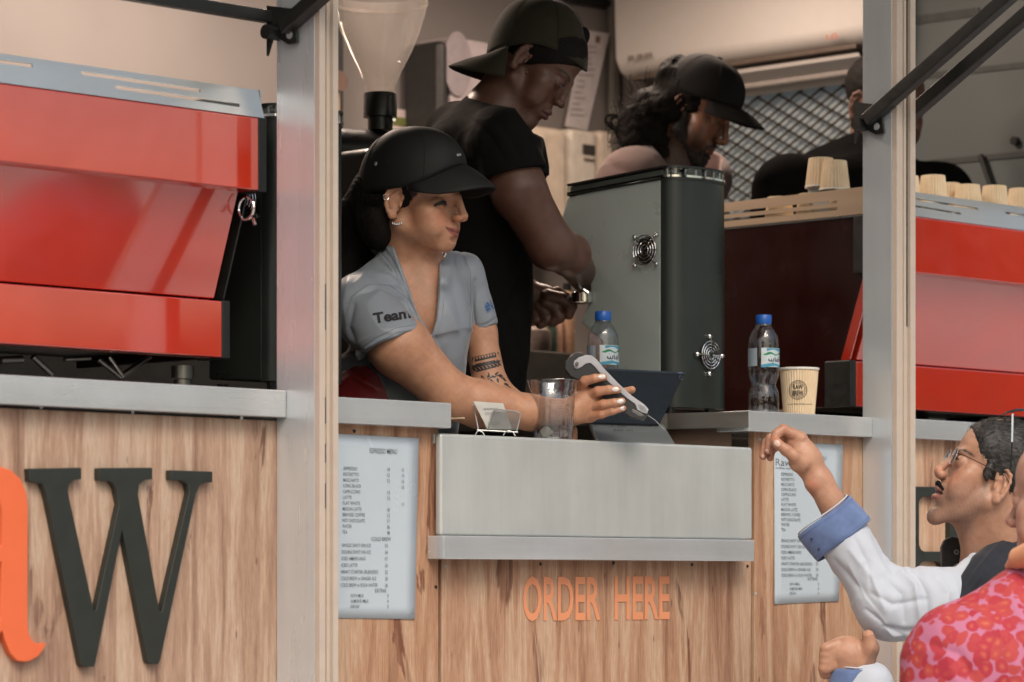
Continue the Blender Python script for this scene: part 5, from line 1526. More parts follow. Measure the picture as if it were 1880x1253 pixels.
def face_colors(fr, P, base, lip, brow=None, stub=None, stub_c=None, mz=0, mo=0, red=.10, brow_h=.34, brow_z=2.35, lash=None, must=None, nose_y=0.0, lipw=2.3, ex=3.15, smile=0.0):
    L = fr.loc(P); x, y, z = L[:, 0], L[:, 1], L[:, 2]; ax_ = np.abs(x)
    c = np.tile(np.array(base[:3], float), (len(P), 1))
    front = y > 5.5
    sm = lambda v, a, b: np.clip((v - a) / (b - a), 0, 1) ** 2 * (3 - 2 * np.clip((v - a) / (b - a), 0, 1))
    # warmer cheeks and nose, cooler around eyes
    w = np.exp(-(((ax_ - 4.2) / 1.8) ** 2 + ((z + 2.2) / 2.0) ** 2)) * (y > 2) + .7 * np.exp(-((x / 1.6) ** 2 + ((z + 2.2) / 1.2) ** 2)) * (y > 9)
    c = c * (1 + red * w[:, None] * np.array([1.0, -.6, -.9]))
    w = np.exp(-(((ax_ - ex) / 1.8) ** 2 + ((z - .9) / 1.1) ** 2)) * front
    c = c * (1 - .22 * w[:, None])
    li = front & (y > 7.0)
    u_ = 1 - sm(ax_, lipw - .3, lipw + .3)
    zz = z - mz - smile * .06 * x * x
    tp = -4.72 - .13 * x * x * (2.3 / lipw) ** 2; bt_ = -6.72 - mo + .15 * x * x * (2.3 / lipw) ** 2
    lu = sm(zz, bt_ - .06, bt_ + .16) * (1 - sm(zz, tp - .16, tp + .06)) * u_ * li
    c = c * (1 - lu[:, None]) + np.array(lip[:3]) * lu[:, None]
    lin_ = np.exp(-((zz + 5.6 + mo * .4) / (.13 + mo * .4)) ** 2) * (1 - sm(ax_, lipw, lipw + .35)) * li * .85
    c = c * (1 - lin_[:, None])
    c = c * (1 + .10 * (vnoise(P, 160, 12)[:, None] * np.array([.6, 1, 1.1])) + .05 * vnoise(P, 420, 15)[:, None])
    if brow is not None:
        t = (ax_ - 1.3) / 4.0
        zc = brow_z + .75 * np.sin(np.clip(t, 0, 1) * 2.6) - .1
        w = np.exp(-((z - zc) / brow_h) ** 2 * 1.3) * sm(t, -.08, .05) * (1 - sm(t, .85, 1.15)) * (y > 3)
        c = c * (1 - w[:, None]) + np.array(brow[:3]) * w[:, None]
    if stub is not None:
        a = sm(-z, 1.0 + 0 * z, 4.0) * (1 - sm(y, 9.3, 9.9)) * sm(y, -2, 1.5)
        bl = sm(-z, .5, 2.5) * sm(y, -.8, .4) * (1 - sm(y, 3, 5))
        cheek = np.exp(-((ax_ - 3.6) / 2.2) ** 2 - ((z + 2.6) / 2.0) ** 2) * (y > 4)
        w = np.clip(np.maximum(a, bl) * (1 - cheek), 0, 1) * stub * (1 - lu)
        w *= (.8 + .2 * vnoise(P, 900, 3))
        c = c * (1 - w[:, None]) + np.array(stub_c[:3]) * w[:, None]
    if must is not None:
        w = np.exp(-((zz + 4.35 + .10 * x * x) / .42) ** 2) * (1 - sm(ax_, 2.4, 3.0)) * (y > 7.2) * must
        c = c * (1 - w[:, None]) + np.array(stub_c[:3]) * w[:, None]
    if lash is not None:
        zl, wd = lash
        w = np.exp(-((z - zl + .25 * (ax_ - ex) ** 2) / wd) ** 2) * (1 - sm(np.abs(ax_ - ex), 1.2, 1.7)) * (y > 6.5)
        c = c * (1 - .9 * w[:, None])
    return np.clip(c, 0.001, 1)
def local_build(mb, fr, name, mat, parent, **kw):
    # a mesh authored in a frame's local units
    V = np.array(mb.v, float); mb.v = [tuple(p) for p in q2w(fr.out(V))]
    return mb.build(name, mat, parent, **kw)
def cap_mesh(fr, parent, mat, a=8.3, b=10.2, h=8.6, brim=7.0, back=False, bw=62, drop=2.2, bt=.0, sq=.82, label=None, rim=None, brim_tilt=0.0, seams=True, btn=True, flat=1.0, zout=None):
    """fr: cap frame, origin at the centre of the sweatband, z up, y towards the brim"""
    nA, nT = 72, 18
    V = []; Fc = []
    rimf = rim or (lambda th: 0.0)
    for j in range(nT + 1):
        t = j / nT
        cr = math.cos(t * math.pi / 2) ** sq; sr = math.sin(t * math.pi / 2) ** flat
        for i in range(nA):
            th = 2 * math.pi * i / nA      # 0 = +y (front)
            z0 = rimf(th)
            bulge = 1 + .02 * math.sin(6 * th) * 0 + .012 * (1 if seams else 0) * (abs(math.sin(th * 2.5 if not seams else th * 3)) ** .6 - .7)
            x = a * cr * math.sin(th) * bulge; y = b * cr * math.cos(th) * bulge
            wob = .10 * math.sin(th * 5 + t * 7) * math.sin(t * 3.1)
            V.append((x, y, z0 + (h - z0) * sr + wob))
    for j in range(nT):
        for i in range(nA):
            p = j * nA + i; q_ = j * nA + (i + 1) % nA
            Fc.append((p, q_, q_ + nA, p + nA))
    crown = local_build(MB().add(V, Fc), fr, 'crown', mat, parent, smooth=True, angle=80)
    so = crown.modifiers.new('s', 'SOLIDIFY'); so.thickness = .002
    # brim
    V = []; Fc = []; nU, nV = 28, 10
    for j in range(nV + 1):
        v = j / nV
        for i in range(nU + 1):
            u = -1 + 2 * i / nU; th = math.radians(bw) * u
            x0, y0 = (a + .05) * math.sin(th), (b + .05) * math.cos(th)
            ext = brim * math.sqrt(max(0, 1 - abs(u) ** 2.6))
            x1 = x0 * (1 + .10 * v); y1 = y0 + ext * v
            z = rimf(th) + .1 - drop * (u * u) * (v ** .8) - math.tan(math.radians(brim_tilt)) * ext * v + .35 * math.sin(v * 3.1) * (1 - u * u)
            if zout is not None: z = (rimf(th) + .1) * (1 - v) + zout(u) * v + .5 * math.sin(v * 3.14) * (1 - u * u)
            V.append((x1, y1, z))
    for j in range(nV):
        for i in range(nU):
            p = j * (nU + 1) + i; Fc.append((p, p + 1, p + nU + 2, p + nU + 1))
    br = local_build(MB().add(V, Fc), fr, 'brim', mat, parent, smooth=True, angle=80)
    so = br.modifiers.new('s', 'SOLIDIFY'); so.thickness = .0032
    if btn: local_build(MB().lathe([(0, 0), (.7, 0), (.75, .2), (.5, .42), (0, .5)], (0, 0, h - .05), 20), fr, 'button', mat, parent, smooth=True)
    if seams:
        for k_ in range(6):
            th = k_ * math.pi / 3 + math.pi / 6 * 0
            pts = []
            for j in range(0, nT):
                t = j / nT; cr = math.cos(t * math.pi / 2) ** sq; sr = math.sin(t * math.pi / 2) ** flat
                z0 = rimf(th); pts.append(fr.out(((a + .12) * cr * math.sin(th), (b + .12) * cr * math.cos(th), z0 + (h - z0) * sr)))
            MB().tube([q2w(p) for p in pts], .0007, 5).build('seam', mat, crown, smooth=True)
    return crown, br
def strands(paths, r0=.0006, n=5, r1=.0002):
    mb = MB()
    for p in paths:
        m = len(p); mb.tube([q2w(np.array(a)) for a in p], [r0 + (r1 - r0) * i / (m - 1) for i in range(m)], 3, caps=False)
    return mb
def hand(S, wrist, palm, fingers, thumb, fr=None, k=.004, palm_r=.012, flat=None):
    """fingers: list of (points, radii) in q space"""
    for pts, rs in fingers: S.chain(pts, rs, k * .5)
def person(name, loc, label): return thing('person', loc, label, 'person')
def foldfn(folds, noise_amp=.0, nscale=30, seed=1, ridge=.0022, rscale=22):
    def fn(V, nn):
        px = V[:, 0] / V[:, 2] * F + 940; py = 1069 - V[:, 1] / V[:, 2] * F
        out = noise_amp * vnoise(V, nscale, seed) if noise_amp else np.zeros(len(V))
        if ridge:
            r1 = np.clip(1 - np.abs(vnoise(V * np.array([1, .75, 1]), rscale, seed + 31)) * 2.2, 0, 1) ** 2; g1 = np.clip(.5 + vnoise(V, 11, seed + 7), 0, 1)
            r2 = np.clip(1 - np.abs(vnoise(V, rscale * 1.9, seed + 57)) * 2.6, 0, 1) ** 2
            out = out + ridge * (r1 * g1 + .45 * r2 * (1 - g1))
        for pts, w, amp in folds:
            best = np.full(len(V), 1e9); tt = np.zeros(len(V)); n = len(pts) - 1
            for i in range(n):
                a, b = np.array(pts[i], float), np.array(pts[i + 1], float); e = b - a
                t = np.clip(((px - a[0]) * e[0] + (py - a[1]) * e[1]) / (e @ e), 0, 1)
                d = np.hypot(px - a[0] - t * e[0], py - a[1] - t * e[1])
                m = d < best; best = np.where(m, d, best); tt = np.where(m, (i + t) / n, tt)
            out += amp * np.exp(-(best / w) ** 1.5) * np.sin(np.clip(tt * .86 + .07, 0, 1) * math.pi) ** .5
        return out
    return fn
def pxtext(s, x0, y0, x1, y1, hpx, bold=0.0, shear=0.0):
    """text on a slanted baseline (x0,y0)-(x1,y1), cap height hpx; returns triangles subdivided, in pixels"""
    vs, fs = text_mesh(s, 1, bold)
    me = bpy.data.meshes.new('t'); me.from_pydata([tuple(v) for v in vs], [], fs)
    bm = bmesh.new(); bm.from_mesh(me); bmesh.ops.triangulate(bm, faces=bm.faces)
    bmesh.ops.subdivide_edges(bm, edges=[e for e in bm.edges if e.calc_length() > .12], cuts=1, use_grid_fill=True)
    bmesh.ops.triangulate(bm, faces=bm.faces); bm.verts.index_update()
    a = np.array([v.co[:] for v in bm.verts]); f = [tuple(v.index for v in q.verts) for q in bm.faces]; bm.free(); bpy.data.meshes.remove(me)
    l, h = a.min(0), a.max(0)
    u = (a[:, 0] - l[0]) / (h[0] - l[0]); w = a[:, 1] / .72
    d = np.array([x1 - x0, y1 - y0], float); n = np.array([d[1], -d[0]]) / np.linalg.norm(d)
    P = np.array([x0, y0]) + u[:, None] * d + w[:, None] * hpx * (n + shear * d / np.linalg.norm(d))
    return P, f
def decal(P, f, bvh, name, mat, parent, off=.0012, zf=None):
    pts = [cast(bvh, x, y, off) for x, y in P]
    ok = [p is not None for p in pts]
    z = [p[2] for p in pts if p is not None]
    if not z: return None
    zm = np.median(z)
    ok = [o and abs(p[2] - zm) < (zf or .08) for o, p in zip(ok, pts)]
    pts = [p if o else np.array([0, 0, 1.0]) for p, o in zip(pts, ok)]
    ff = [q for q in f if all(ok[i] for i in q)]
    used = sorted({i for q in ff for i in q}); mp = {i: j for j, i in enumerate(used)}
    if not used: return None
    return MB().add(q2w(np.array([pts[i] for i in used])), [tuple(mp[i] for i in q) for q in ff]).build(name, mat, parent)
def surf_tube(path, bvh, r, name, mat, parent, n=6, sub=6, off=0.0):
    pts = []
    for a, b in zip(path[:-1], path[1:]):
        for i in range(sub):
            t = i / sub; pts.append((a[0] * (1 - t) + b[0] * t, a[1] * (1 - t) + b[1] * t))
    pts.append(path[-1]); P = [cast(bvh, x, y, off) for x, y in pts]; P = [p for p in P if p is not None]
    z = [p[2] for p in P]; 
    return MB().tube([q2w(p) for p in P], r, n).build(name, mat, parent, smooth=True)
def lids(fr, parent, s_, base, ez=.85, ey=7.15, ex=3.15, hw=1.15, close=.35, mat=None, lashlen=.55, thick=.085, down=0.0, liner=True, eye=True, look=(0, 0)):
    """eyeball, and a dark lash line along the upper lid"""
    if eye:
        c = fr.out((s_ * ex, ey + .10, ez - .02)); r = 1.32
        V = []; n = 20
        mb = MB().lathe([(0, -r)] + [(r * math.sin(a), -r * math.cos(a)) for a in np.linspace(.15, math.pi - .15, 14)] + [(0, r)], (0, 0, 0), 22)
        # axis z -> gaze
        gy, gz = math.radians(look[0]), math.radians(look[1])
        R_ = np.array([[math.cos(gy), 0, math.sin(gy)], [0, 1, 0], [-math.sin(gy), 0, math.cos(gy)]])
        def f_(v):
            w = np.array([v[0], v[2], v[1]])
            w = np.array([w[0] * math.cos(gy) + w[1] * math.sin(gy), -w[0] * math.sin(gy) + w[1] * math.cos(gy), w[2]])
            w = np.array([w[0], w[1] * math.cos(gz) + w[2] * math.sin(gz), -w[1] * math.sin(gz) + w[2] * math.cos(gz)])
            return w + np.array([s_ * ex, ey + .10, ez - .02])
        V0 = [np.array(v) for v in mb.v]; mb.v = [tuple(f_(v)) for v in V0]
        o = local_build(mb, fr, 'eye', EYE_M, parent, smooth=True)
        me = o.data; at = me.color_attributes.new('Col', 'FLOAT_COLOR', 'POINT')
        W = w2q(np.array([v.co[:] for v in me.vertices]) + WLOC[o.name]); L = fr.loc(W) - np.array([s_ * ex, ey + .10, ez - .02])
        g = f_(np.array([0, 0, 1.0])) - np.array([s_ * ex, ey + .10, ez - .02]); cs = (L @ g) / r
        cc = np.ones((len(L), 4), np.float32); cc[:, :3] = np.where(cs[:, None] > .93, (.012, .008, .006), np.where(cs[:, None] > .86, (.05, .025, .014), (.42, .38, .35)))
        at.data.foreach_set('color', cc.ravel())
    mb = MB(); pts = []
    for i in range(13):
        u = -hw + 2 * hw * i / 12
        z = ez + close - .28 * u * u - (.18 * u * s_ * 0)
        rr = 1.56
        y = ey + math.sqrt(max(.2, rr * rr - u * u - (z - ez) ** 2))
        pts.append(fr.out((s_ * ex + u, y, z)))
    if liner:
        mb.tube([q2w(p) for p in pts], [thick * fr.m * (.45 + .55 * math.sin(math.pi * i / 12)) for i in range(13)], 6)
        for i in range(1, 12):
            if lashlen <= 0: break
            for k_ in range(3):
                p = fr.loc(pts[i]); u = (i - 6) / 6 + k_ * .05
                q_ = p + np.array([s_ * .0 + u * .35, lashlen, -.12 - down]); m_ = (p + q_) / 2 + np.array([0, .05, -.10])
                mb.tube([q2w(fr.out(p)), q2w(fr.out(m_)), q2w(fr.out(q_))], [.0004, .0003, .0001], 3, caps=False)
        mb.build('eyelashes', LASH_M, parent, smooth=True)
def surf_hair(vf, n, flow, length, r, seed=1, jit=.3, lift=.0012):
    V = vf[0]; R5 = np.random.RandomState(seed); idx = R5.choice(len(V), n); paths = []
    kd = None
    bv = bvh_of(vf)
    for i in idx:
        p = V[i]; f_ = flow(p); f_ = f_ / np.linalg.norm(f_) + R5.randn(3) * jit; pts = []
        L = length * (.5 + R5.rand())
        q = p.copy()
        for k in range(5):
            h = bv.find_nearest(Vector(q)); 
            if h[0] is None: break
            nr = np.array(h[1]); c = np.array(h[0]); 
            if nr @ (q - c) < 0 and k: nr = nr
            out = lift * (.4 + .6 * math.sin(k / 4 * 3.1)) 
            sgn = 1.0
            pts.append(c + nr * out * sgn * NRM)
            t = f_ - nr * (f_ @ nr); t /= np.linalg.norm(t) + 1e-9; q = c + t * L / 4
        if len(pts) > 2: paths.append(pts)
    return strands(paths, r, r1=r * .4)
NRM = 1.0
def eye_mat():
    m, nt, b = new_mat('eye_surface'); at = N(nt, 'ShaderNodeVertexColor'); at.layer_name = 'Col'
    nt.links.new(at.outputs[0], b.inputs['Base Color']); b.inputs['Roughness'].default_value = .08; return m
EYE_M = eye_mat(); LASH_M = simple('lash_black', lin(.008, .006, .005), .6)
HAIRB = simple('black_hair', lin(.008, .0065, .006), .75, 0, .3, 200, spec=.12)

def cashier():
    T_ = person('person', q2w(Q(750, 780, 5.45)), 'woman in black cap and grey Team shirt holding out a card terminal')
    T_.location[2] = ZF; WLOC[T_.name][2] = ZF
    ZH = 5.38
    fr = Frame(Q(757, 379, ZH), yaw=66, pitch=4, roll=3, scale=.0103, sx=.97, sy=1.10, sz=.96)
    base = (.47, .245, .150)
    S = Sculpt()
    head(S, fr, dict(jaw_w=.93, cheek=1.12, flesh=1.13, chin_z=.9, nose=.93, bridge=1.0, nose_k=1.7, tip=.80, ex=3.65, ey=6.45, lip_y=-.2, brow=.8, lips=.78, smile=1.5, mouth_w=1.32, nose_z=.25, ear_s=1.08, mouth_z=.45, ear_x=.1, ear_y=.35, ear_z=-.1))
    # neck and upper chest
    S.cone(fr.out((0, -1.6, -3.0)), Q(765, 520, 5.44), .054, .062, .02)
    S.ell(Q(775, 575, 5.425), (.085, .13, .075), .03)
    S.cone(Q(735, 510, 5.40), Q(680, 560, 5.32), .032, .046, .03); S.cone(Q(795, 505, 5.47), Q(842, 518, 5.51), .032, .036, .03)
    S.cone(Q(760, 600, 5.45), Q(735, 800, 5.47), .10, .11, .03)
    # near arm
    S.cone(Q(676, 580, 5.30), Q(735, 638, 5.24), .054, .0605, .02)
    S.cone(Q(735, 638, 5.24), Q(822, 722, 5.28), .0615, .046, .02)
    S.cone(Q(822, 724, 5.28), Q(880, 742, 5.30), .046, .047, .02)
    S.cone(Q(880, 742, 5.30), Q(975, 758, 5.325), .047, .036, .02)
    S.cone(Q(975, 758, 5.325), Q(1046, 757, 5.35), .035, .0265, .015)
    S.ell(Q(838, 752, 5.275), (.02, .018, .02), .02)
    # near hand
    ZT_ = 5.34
    S.ell(Q(1080, 742, ZT_ + .012), (.032, .040, .017), .02)
    S.cone(Q(1050, 757, 5.35), Q(1078, 735, ZT_ + .01), .024, .022, .015)
    k3 = .003
    fing = [
        ([(1066, 712, .012), (1074, 700, -.012), (1092, 695, -.022), (1108, 693, -.022)], [.0115, .0105, .0092, .0078]),
        ([(1078, 728, .008), (1098, 719, -.018), (1118, 716, -.025), (1134, 716, -.023)], [.0115, .0105, .0092, .0078]),
        ([(1082, 748, .010), (1108, 743, -.018), (1128, 740, -.024), (1142, 737, -.021)], [.0110, .0100, .0088, .0074]),
        ([(1078, 766, .012), (1104, 761, -.012), (1124, 755, -.018), (1144, 750, -.014)], [.0102, .0090, .0080, .0066])]
    for pts, rs in fing: S.chain([Q(x, y, ZT_ + d) for x, y, d in pts], rs, k3)
    S.chain([Q(1076, 752, ZT_ + .03), Q(1110, 735, ZT_ + .085), Q(1145, 722, ZT_ + .085), Q(1160, 716, ZT_ + .08)], [.014, .012, .010, .008], .004)
    # far arm
    S.cone(Q(854, 530, 5.515), Q(880, 610, 5.52), .037, .0345, .02)
    S.cone(Q(880, 610, 5.52), Q(902, 716, 5.50), .0345, .036, .02)
    S.cone(Q(902, 716, 5.50), Q(1010, 790, 5.42), .036, .024, .02)
    S.ell(Q(1024, 795, 5.41), (.03, .022, .03), .012)
    for i in range(4): S.chain([Q(1030, 786 + i * 7, 5.40), Q(1052, 790 + i * 6, 5.39), Q(1050, 797 + i * 4, 5.41)], [.009, .0085, .007], .003)
    body = S.mesh(.0021, hi=np.array([9, 9, 9]))
    V = body[0]
    c = face_colors(fr, V, base, (.27, .085, .066), brow=None, lipw=3.05, smile=1.5, ex=3.65, mz=.45 * .94, red=.12, brow_h=.28, brow_z=2.5, lash=(.86, .42))
    L_ = fr.loc(V); hw_ = np.clip((L_[:, 2] - (-.3 + (L_[:, 1] - 1.4) * 1.05) + .25 * vnoise(V, 500, 2)) / .5, 0, 1) * np.clip((4.4 - L_[:, 1]) / .8, 0, 1) * np.clip((L_[:, 1] - 1.0) / .3, 0, 1) * (L_[:, 0] < -3.5) * (L_[:, 0] > -7.2) * .93
    c = c * (1 - hw_[:, None]) + np.array((.012, .009, .008)) * hw_[:, None]
    # knuckles and elbow a touch redder
    for p in [fing[i][0][1] for i in range(4)] + [(835, 752, -.045)]:
        w = np.exp(-(((V - Q(p[0], p[1], ZT_ + p[2])) ** 2).sum(1) / .012 ** 2)); c = c * (1 - .18 * w[:, None] * np.array([0, 1, 1.2]))
    bo = sd_mesh('body', body, skin_mat('skin_tan', base, .46), T_, c)
    bvb = bvh_of(body)
    NAIL = simple('pale_nail_polish', lin(.62, .58, .56), .22, 0, .03)
    for (x, y, a_) in ((1105, 692, -4), (1130, 715, -3), (1139, 737, -10), (1145, 749.5, -10)):
        ca, sa = math.cos(math.radians(a_)), math.sin(math.radians(a_)); P = []; f = []
        n = 14
        P.append((x, y))
        for i in range(n):
            t = 2 * math.pi * i / n; ux, uy = 6.5 * math.cos(t), 4.2 * math.sin(t); P.append((x + ux * ca - uy * sa, y + ux * sa + uy * ca)); f.append((0, 1 + i, 1 + (i + 1) % n))
        decal(P, f, bvb, 'fingernail', NAIL, T_, .0009, .02)
    for s_ in (-1,): lids(fr, T_, s_, base, close=-.12, lashlen=.6, thick=.42, down=.35, eye=False, ez=.95, ex=3.65, ey=6.45, hw=1.85)
    # earrings
    SIL = simple('silver_jewellery', lin(.7, .68, .66), .2, .9)
    ef = cast(bvb, 731, 399, .002)
    for i in range(6):
        p = QR(720.5 + i * 3.2, 408 + 2.2 * math.sin(i / 5 * math.pi), ef[2] - .004)
        MB().tube([q2w(p), q2w(p + np.array([0, -.004, 0]))], [.0012, .0018], 8).build('earring_drop', SIL, T_, smooth=True)
    for (x, y, r) in ((729, 400, .0022), (733, 379, .0016)):
        p = cast(bvb, x, y, .001); MB().lathe([(0, r), (r * .7, r * .7), (r, 0), (0, 0)], q2w(p) - np.array([0, 0, r / 2]), 10).build('ear_stud', SIL, T_, smooth=True)
    p = cast(bvb, 706, 362, .002)
    MB().tube([q2w(p + np.array([.006 * math.cos(a) + .003, .006 * math.sin(a), .003 * math.cos(a)])) for a in np.linspace(0, 2 * math.pi, 17)], .0009, 6, caps=False).build('ear_hoop', SIL, T_, smooth=True)
    # tattoo band and leaves on the far upper arm
    TAT = simple('tattoo_ink', lin(.030, .026, .024), .5)
    P = []; f = []
    def strip(a, b, w0, w1=None):
        n = 8; base_ = len(P); w1 = w0 if w1 is None else w1
        d = np.array([b[0] - a[0], b[1] - a[1]], float); L = np.linalg.norm(d) + 1e-9; nn = np.array([-d[1], d[0]]) / L
        for i in range(n + 1):
            t = i / n; c_ = np.array(a) + d * t; w_ = w0 + (w1 - w0) * t; P.append(tuple(c_ - nn * w_)); P.append(tuple(c_ + nn * w_))
        for i in range(n): f.append((base_ + 2 * i, base_ + 2 * i + 2, base_ + 2 * i + 3, base_ + 2 * i + 1))
    def leaf(x, y, a_, l, w):
        ca, sa = math.cos(a_), math.sin(a_); b_ = len(P); n = 8; P.append((x, y))
        for i in range(n):
            t = 2 * math.pi * i / n; ux, uy = l * math.cos(t), w * math.sin(t) * (1 - .3 * math.cos(t)); P.append((x + ux * ca - uy * sa, y + ux * sa + uy * ca)); f.append((b_, b_ + 1 + i, b_ + 1 + (i + 1) % n))
    strip((866, 664), (925, 651), 2.0); strip((866, 657), (921, 645), .6)
    for i in range(11): leaf(868 + i * 5.2, 660 - i * 1.2, 1.2, 2.2, 1.4)
    for i in range(9):
        x = 868 + i * 6.6; y = 674 - i * 1.35
        leaf(x, y, -.5, 5.0, 2.6); leaf(x + 3, y + 5, .6, 4.2, 2.2)
    strip((866, 671), (930, 658), 1.0); strip((868, 684), (932, 668), 1.4)
    for (a, b) in (((884, 706), (900, 694)), ((900, 694), (920, 688)), ((900, 694), (896, 684)), ((908, 704), (922, 712)), ((915, 690), (930, 700)), ((925, 705), (938, 712))): strip(a, b, .8)
    for (x, y, a_) in ((890, 700, -.6), (897, 690, -1.2), (906, 692, .3), (912, 686, -.7), (920, 690, .5), (926, 697, 1.0), (886, 693, .8), (903, 700, .9), (914, 699, 1.3), (930, 706, .4), (920, 710, .2), (881, 700, 1.2), (934, 694, -.4)): leaf(x, y, a_, 4.6, 2.0)
    decal(P, f, bvb, 'tattoo', TAT, bo, .0006, .06)

    # shirt
    G = Sculpt()
    G.cone(Q(662, 566, 5.31), Q(846, 512, 5.50), .064, .044, .0)
    G.cone(Q(726, 480, 5.42), Q(676, 540, 5.35), .034, .048, .04)
    G.cone(Q(818, 480, 5.48), Q(850, 500, 5.50), .024, .034, .03)
    G.ell(Q(766, 585, 5.425), (.108, .14, .095), .03)
    G.cone(Q(760, 610, 5.43), Q(726, 800, 5.45), .116, .128, .03)
    G.cone(Q(664, 566, 5.30), Q(720, 636, 5.235), .066, .071, .02)
    # collar standing off the neck
    G.cone(Q(716, 440, 5.40), Q(735, 500, 5.345), .017, .020, .015)
    G.cone(Q(696, 452, 5.44), Q(716, 440, 5.41), .020, .016, .015)
    G.cone(Q(820, 472, 5.44), Q(812, 520, 5.35), .013, .016, .015)
    nv = np.array([.36, -.90, -.10]); G.half(Q(722, 630, 5.235), nv, .002, '-')
    # the plane must only trim the sleeve: add the trunk back
    H = Sculpt(); H.ops = G.ops
    G2 = Sculpt()
    G2.cone(Q(760, 610, 5.43), Q(726, 800, 5.45), .116, .130, .0); G2.ell(Q(766, 585, 5.425), (.108, .14, .095), .03)
    G2.cone(Q(700, 700, 5.42), Q(690, 800, 5.42), .10, .11, .03)
    for op in G2.ops: G.ops.append((op[0], op[1], op[2], .015, '+'))
    G.cone(Q(850, 506, 5.505), Q(879, 590, 5.515), .044, .0395, .015)
    G.half(Q(893, 604, 5.515), np.array([.42, -.90, 0]), .002, '-', far=True)
    G.poly([(716, 395), (719, 441), (731, 478), (752, 535), (772, 585), (792, 616), (800, 590), (805, 545), (806, 500), (806, 484), (816, 468), (822, 440), (830, 395)], 5.1, 5.43, .003)
    fs = [([(652, 520), (672, 500), (715, 508), (745, 540)], 5, .0022), ([(660, 540), (700, 528), (752, 560)], 6, -.0030), ([(690, 532), (740, 548), (762, 575)], 4, .0025),
          ([(700, 520), (742, 534), (775, 585)], 4.5, -.0025), ([(706, 495), (722, 500), (712, 486)], 3, .0016), ([(650, 560), (640, 600), (655, 640)], 5, -.003),
          ([(662, 642), (700, 618), (775, 603)], 2.2, -.0016), ([(655, 632), (700, 608), (770, 594)], 3.0, .0012),
          ([(613, 650), (640, 640), (668, 652), (700, 690)], 6, -.004), ([(613, 670), (650, 655), (690, 690)], 5, .0045), ([(613, 690), (640, 672), (670, 690)], 5, -.004), ([(615, 712), (650, 690), (690, 715)], 6, .004),
          ([(873, 515), (868, 560), (872, 612)], 3, -.004), ([(846, 462), (862, 500), (866, 540)], 2.5, -.002), ([(820, 560), (845, 620), (850, 690)], 9, .003), ([(800, 620), (820, 660), (840, 720)], 7, -.003), ([(815, 500), (835, 540), (850, 600)], 8, -.0018),
          ([(875, 600), (895, 595), (912, 582)], 2.2, -.0014), ([(690, 455), (705, 480), (728, 505)], 4, .0022), ([(700, 450), (718, 475), (740, 520)], 3, -.0022),
          ([(640, 505), (632, 560), (640, 630)], 8, .0025), ([(720, 640), (760, 690), (800, 740)], 10, .003)]
    shirt = G.mesh(.0022, disp=foldfn([(a_, b_, c_ * 1.55) for a_, b_, c_ in fs], .0016, 55, 4))
    V = shirt[0]; px = V[:, 0] / V[:, 2] * F + 940; py = 1069 - V[:, 1] / V[:, 2] * F
    col = np.tile(np.array([.235, .262, .300]), (len(V), 1))
    # red side panel
    def in_poly(px, py, pl):
        r = np.zeros(len(px), bool); n = len(pl)
        for i in range(n):
            x0, y0 = pl[i]; x1, y1 = pl[i - 1]
            c_ = ((y0 > py) != (y1 > py)) & (px < (x1 - x0) * (py - y0) / ((y1 - y0) + 1e-9) + x0); r ^= c_
        return r
    m = in_poly(px, py, [(560, 725), (612, 700), (625, 688), (650, 673), (676, 672), (694, 690), (706, 712), (716, 740), (716, 820), (560, 820)]) | in_poly(px, py, [(560, 640), (613, 652), (630, 655), (622, 664), (560, 668)])
    col[m] = (.25, .018, .020)
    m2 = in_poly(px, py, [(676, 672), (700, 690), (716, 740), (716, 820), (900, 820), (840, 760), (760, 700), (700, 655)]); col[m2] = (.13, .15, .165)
    sm_, snt, sb = new_mat('satin_team_shirt')
    at = N(snt, 'ShaderNodeVertexColor'); at.layer_name = 'Col'; snt.links.new(at.outputs[0], sb.inputs['Base Color'])
    sb.inputs['Roughness'].default_value = .46; sb.inputs['Specular IOR Level'].default_value = .55; sb.inputs['Sheen Weight'].default_value = .25; sb.inputs['Sheen Roughness'].default_value = .3
    bump(snt, sb, math_n(snt, 'ADD', noise(snt, worldpos(snt), 1500, 2), math_n(snt, 'MULTIPLY', noise(snt, worldpos(snt), 45, 3), 3.0)), .2, .0008)
    so = sd_mesh('shirt', shirt, sm_, T_, col)
    bv = bvh_of(shirt)
    P, f = pxtext('Team', 687, 594, 755, 583, 19, .035); decal(P, f, bv, 'lettering', simple('team_print', lin(.015, .014, .018), .5), so, .001, .08)
    P, f = pxtext('#N', 894, 573, 907, 567, 17, .02); decal(P, f, bv, 'lettering', simple('blue_print', lin(.02, .10, .30), .5), so, .001, .08)
    CB = cloth_mat('collar_binding', (.25, .285, .33, 1), .5)
    SE = cloth_mat('seam_thread', (.13, .15, .18, 1), .6)
    for pth, rr_ in (([(655, 655), (640, 622), (634, 585), (646, 545), (676, 522), (716, 524), (752, 552), (768, 585)], .0007), ([(662, 640), (690, 620), (726, 603), (776, 594)], .0007), ([(664, 650), (692, 629), (730, 611), (777, 604)], .0009), ([(868, 604), (890, 597), (909, 585)], .0006), ([(850, 468), (864, 500), (864, 540), (862, 600)], .0006), ([(690, 458), (712, 476), (730, 506), (722, 486)], .0009)):
        surf_tube(pth, bv, rr_, 'seam', SE, so, sub=8)
    for i, pth in enumerate(([(717, 440), (729, 480), (750, 537), (770, 586), (793, 619)], [(793, 619), (802, 590), (807, 545), (808, 505)])):
        off = -9 if i == 0 else 9
        surf_tube([(x + off, y + (2 if i == 0 else 2)) for x, y in pth], bv, .0010, 'collar_seam', CB, so)
        surf_tube([(x + off * .12, y) for x, y in pth], bv, .0016, 'collar_edge', CB, so)
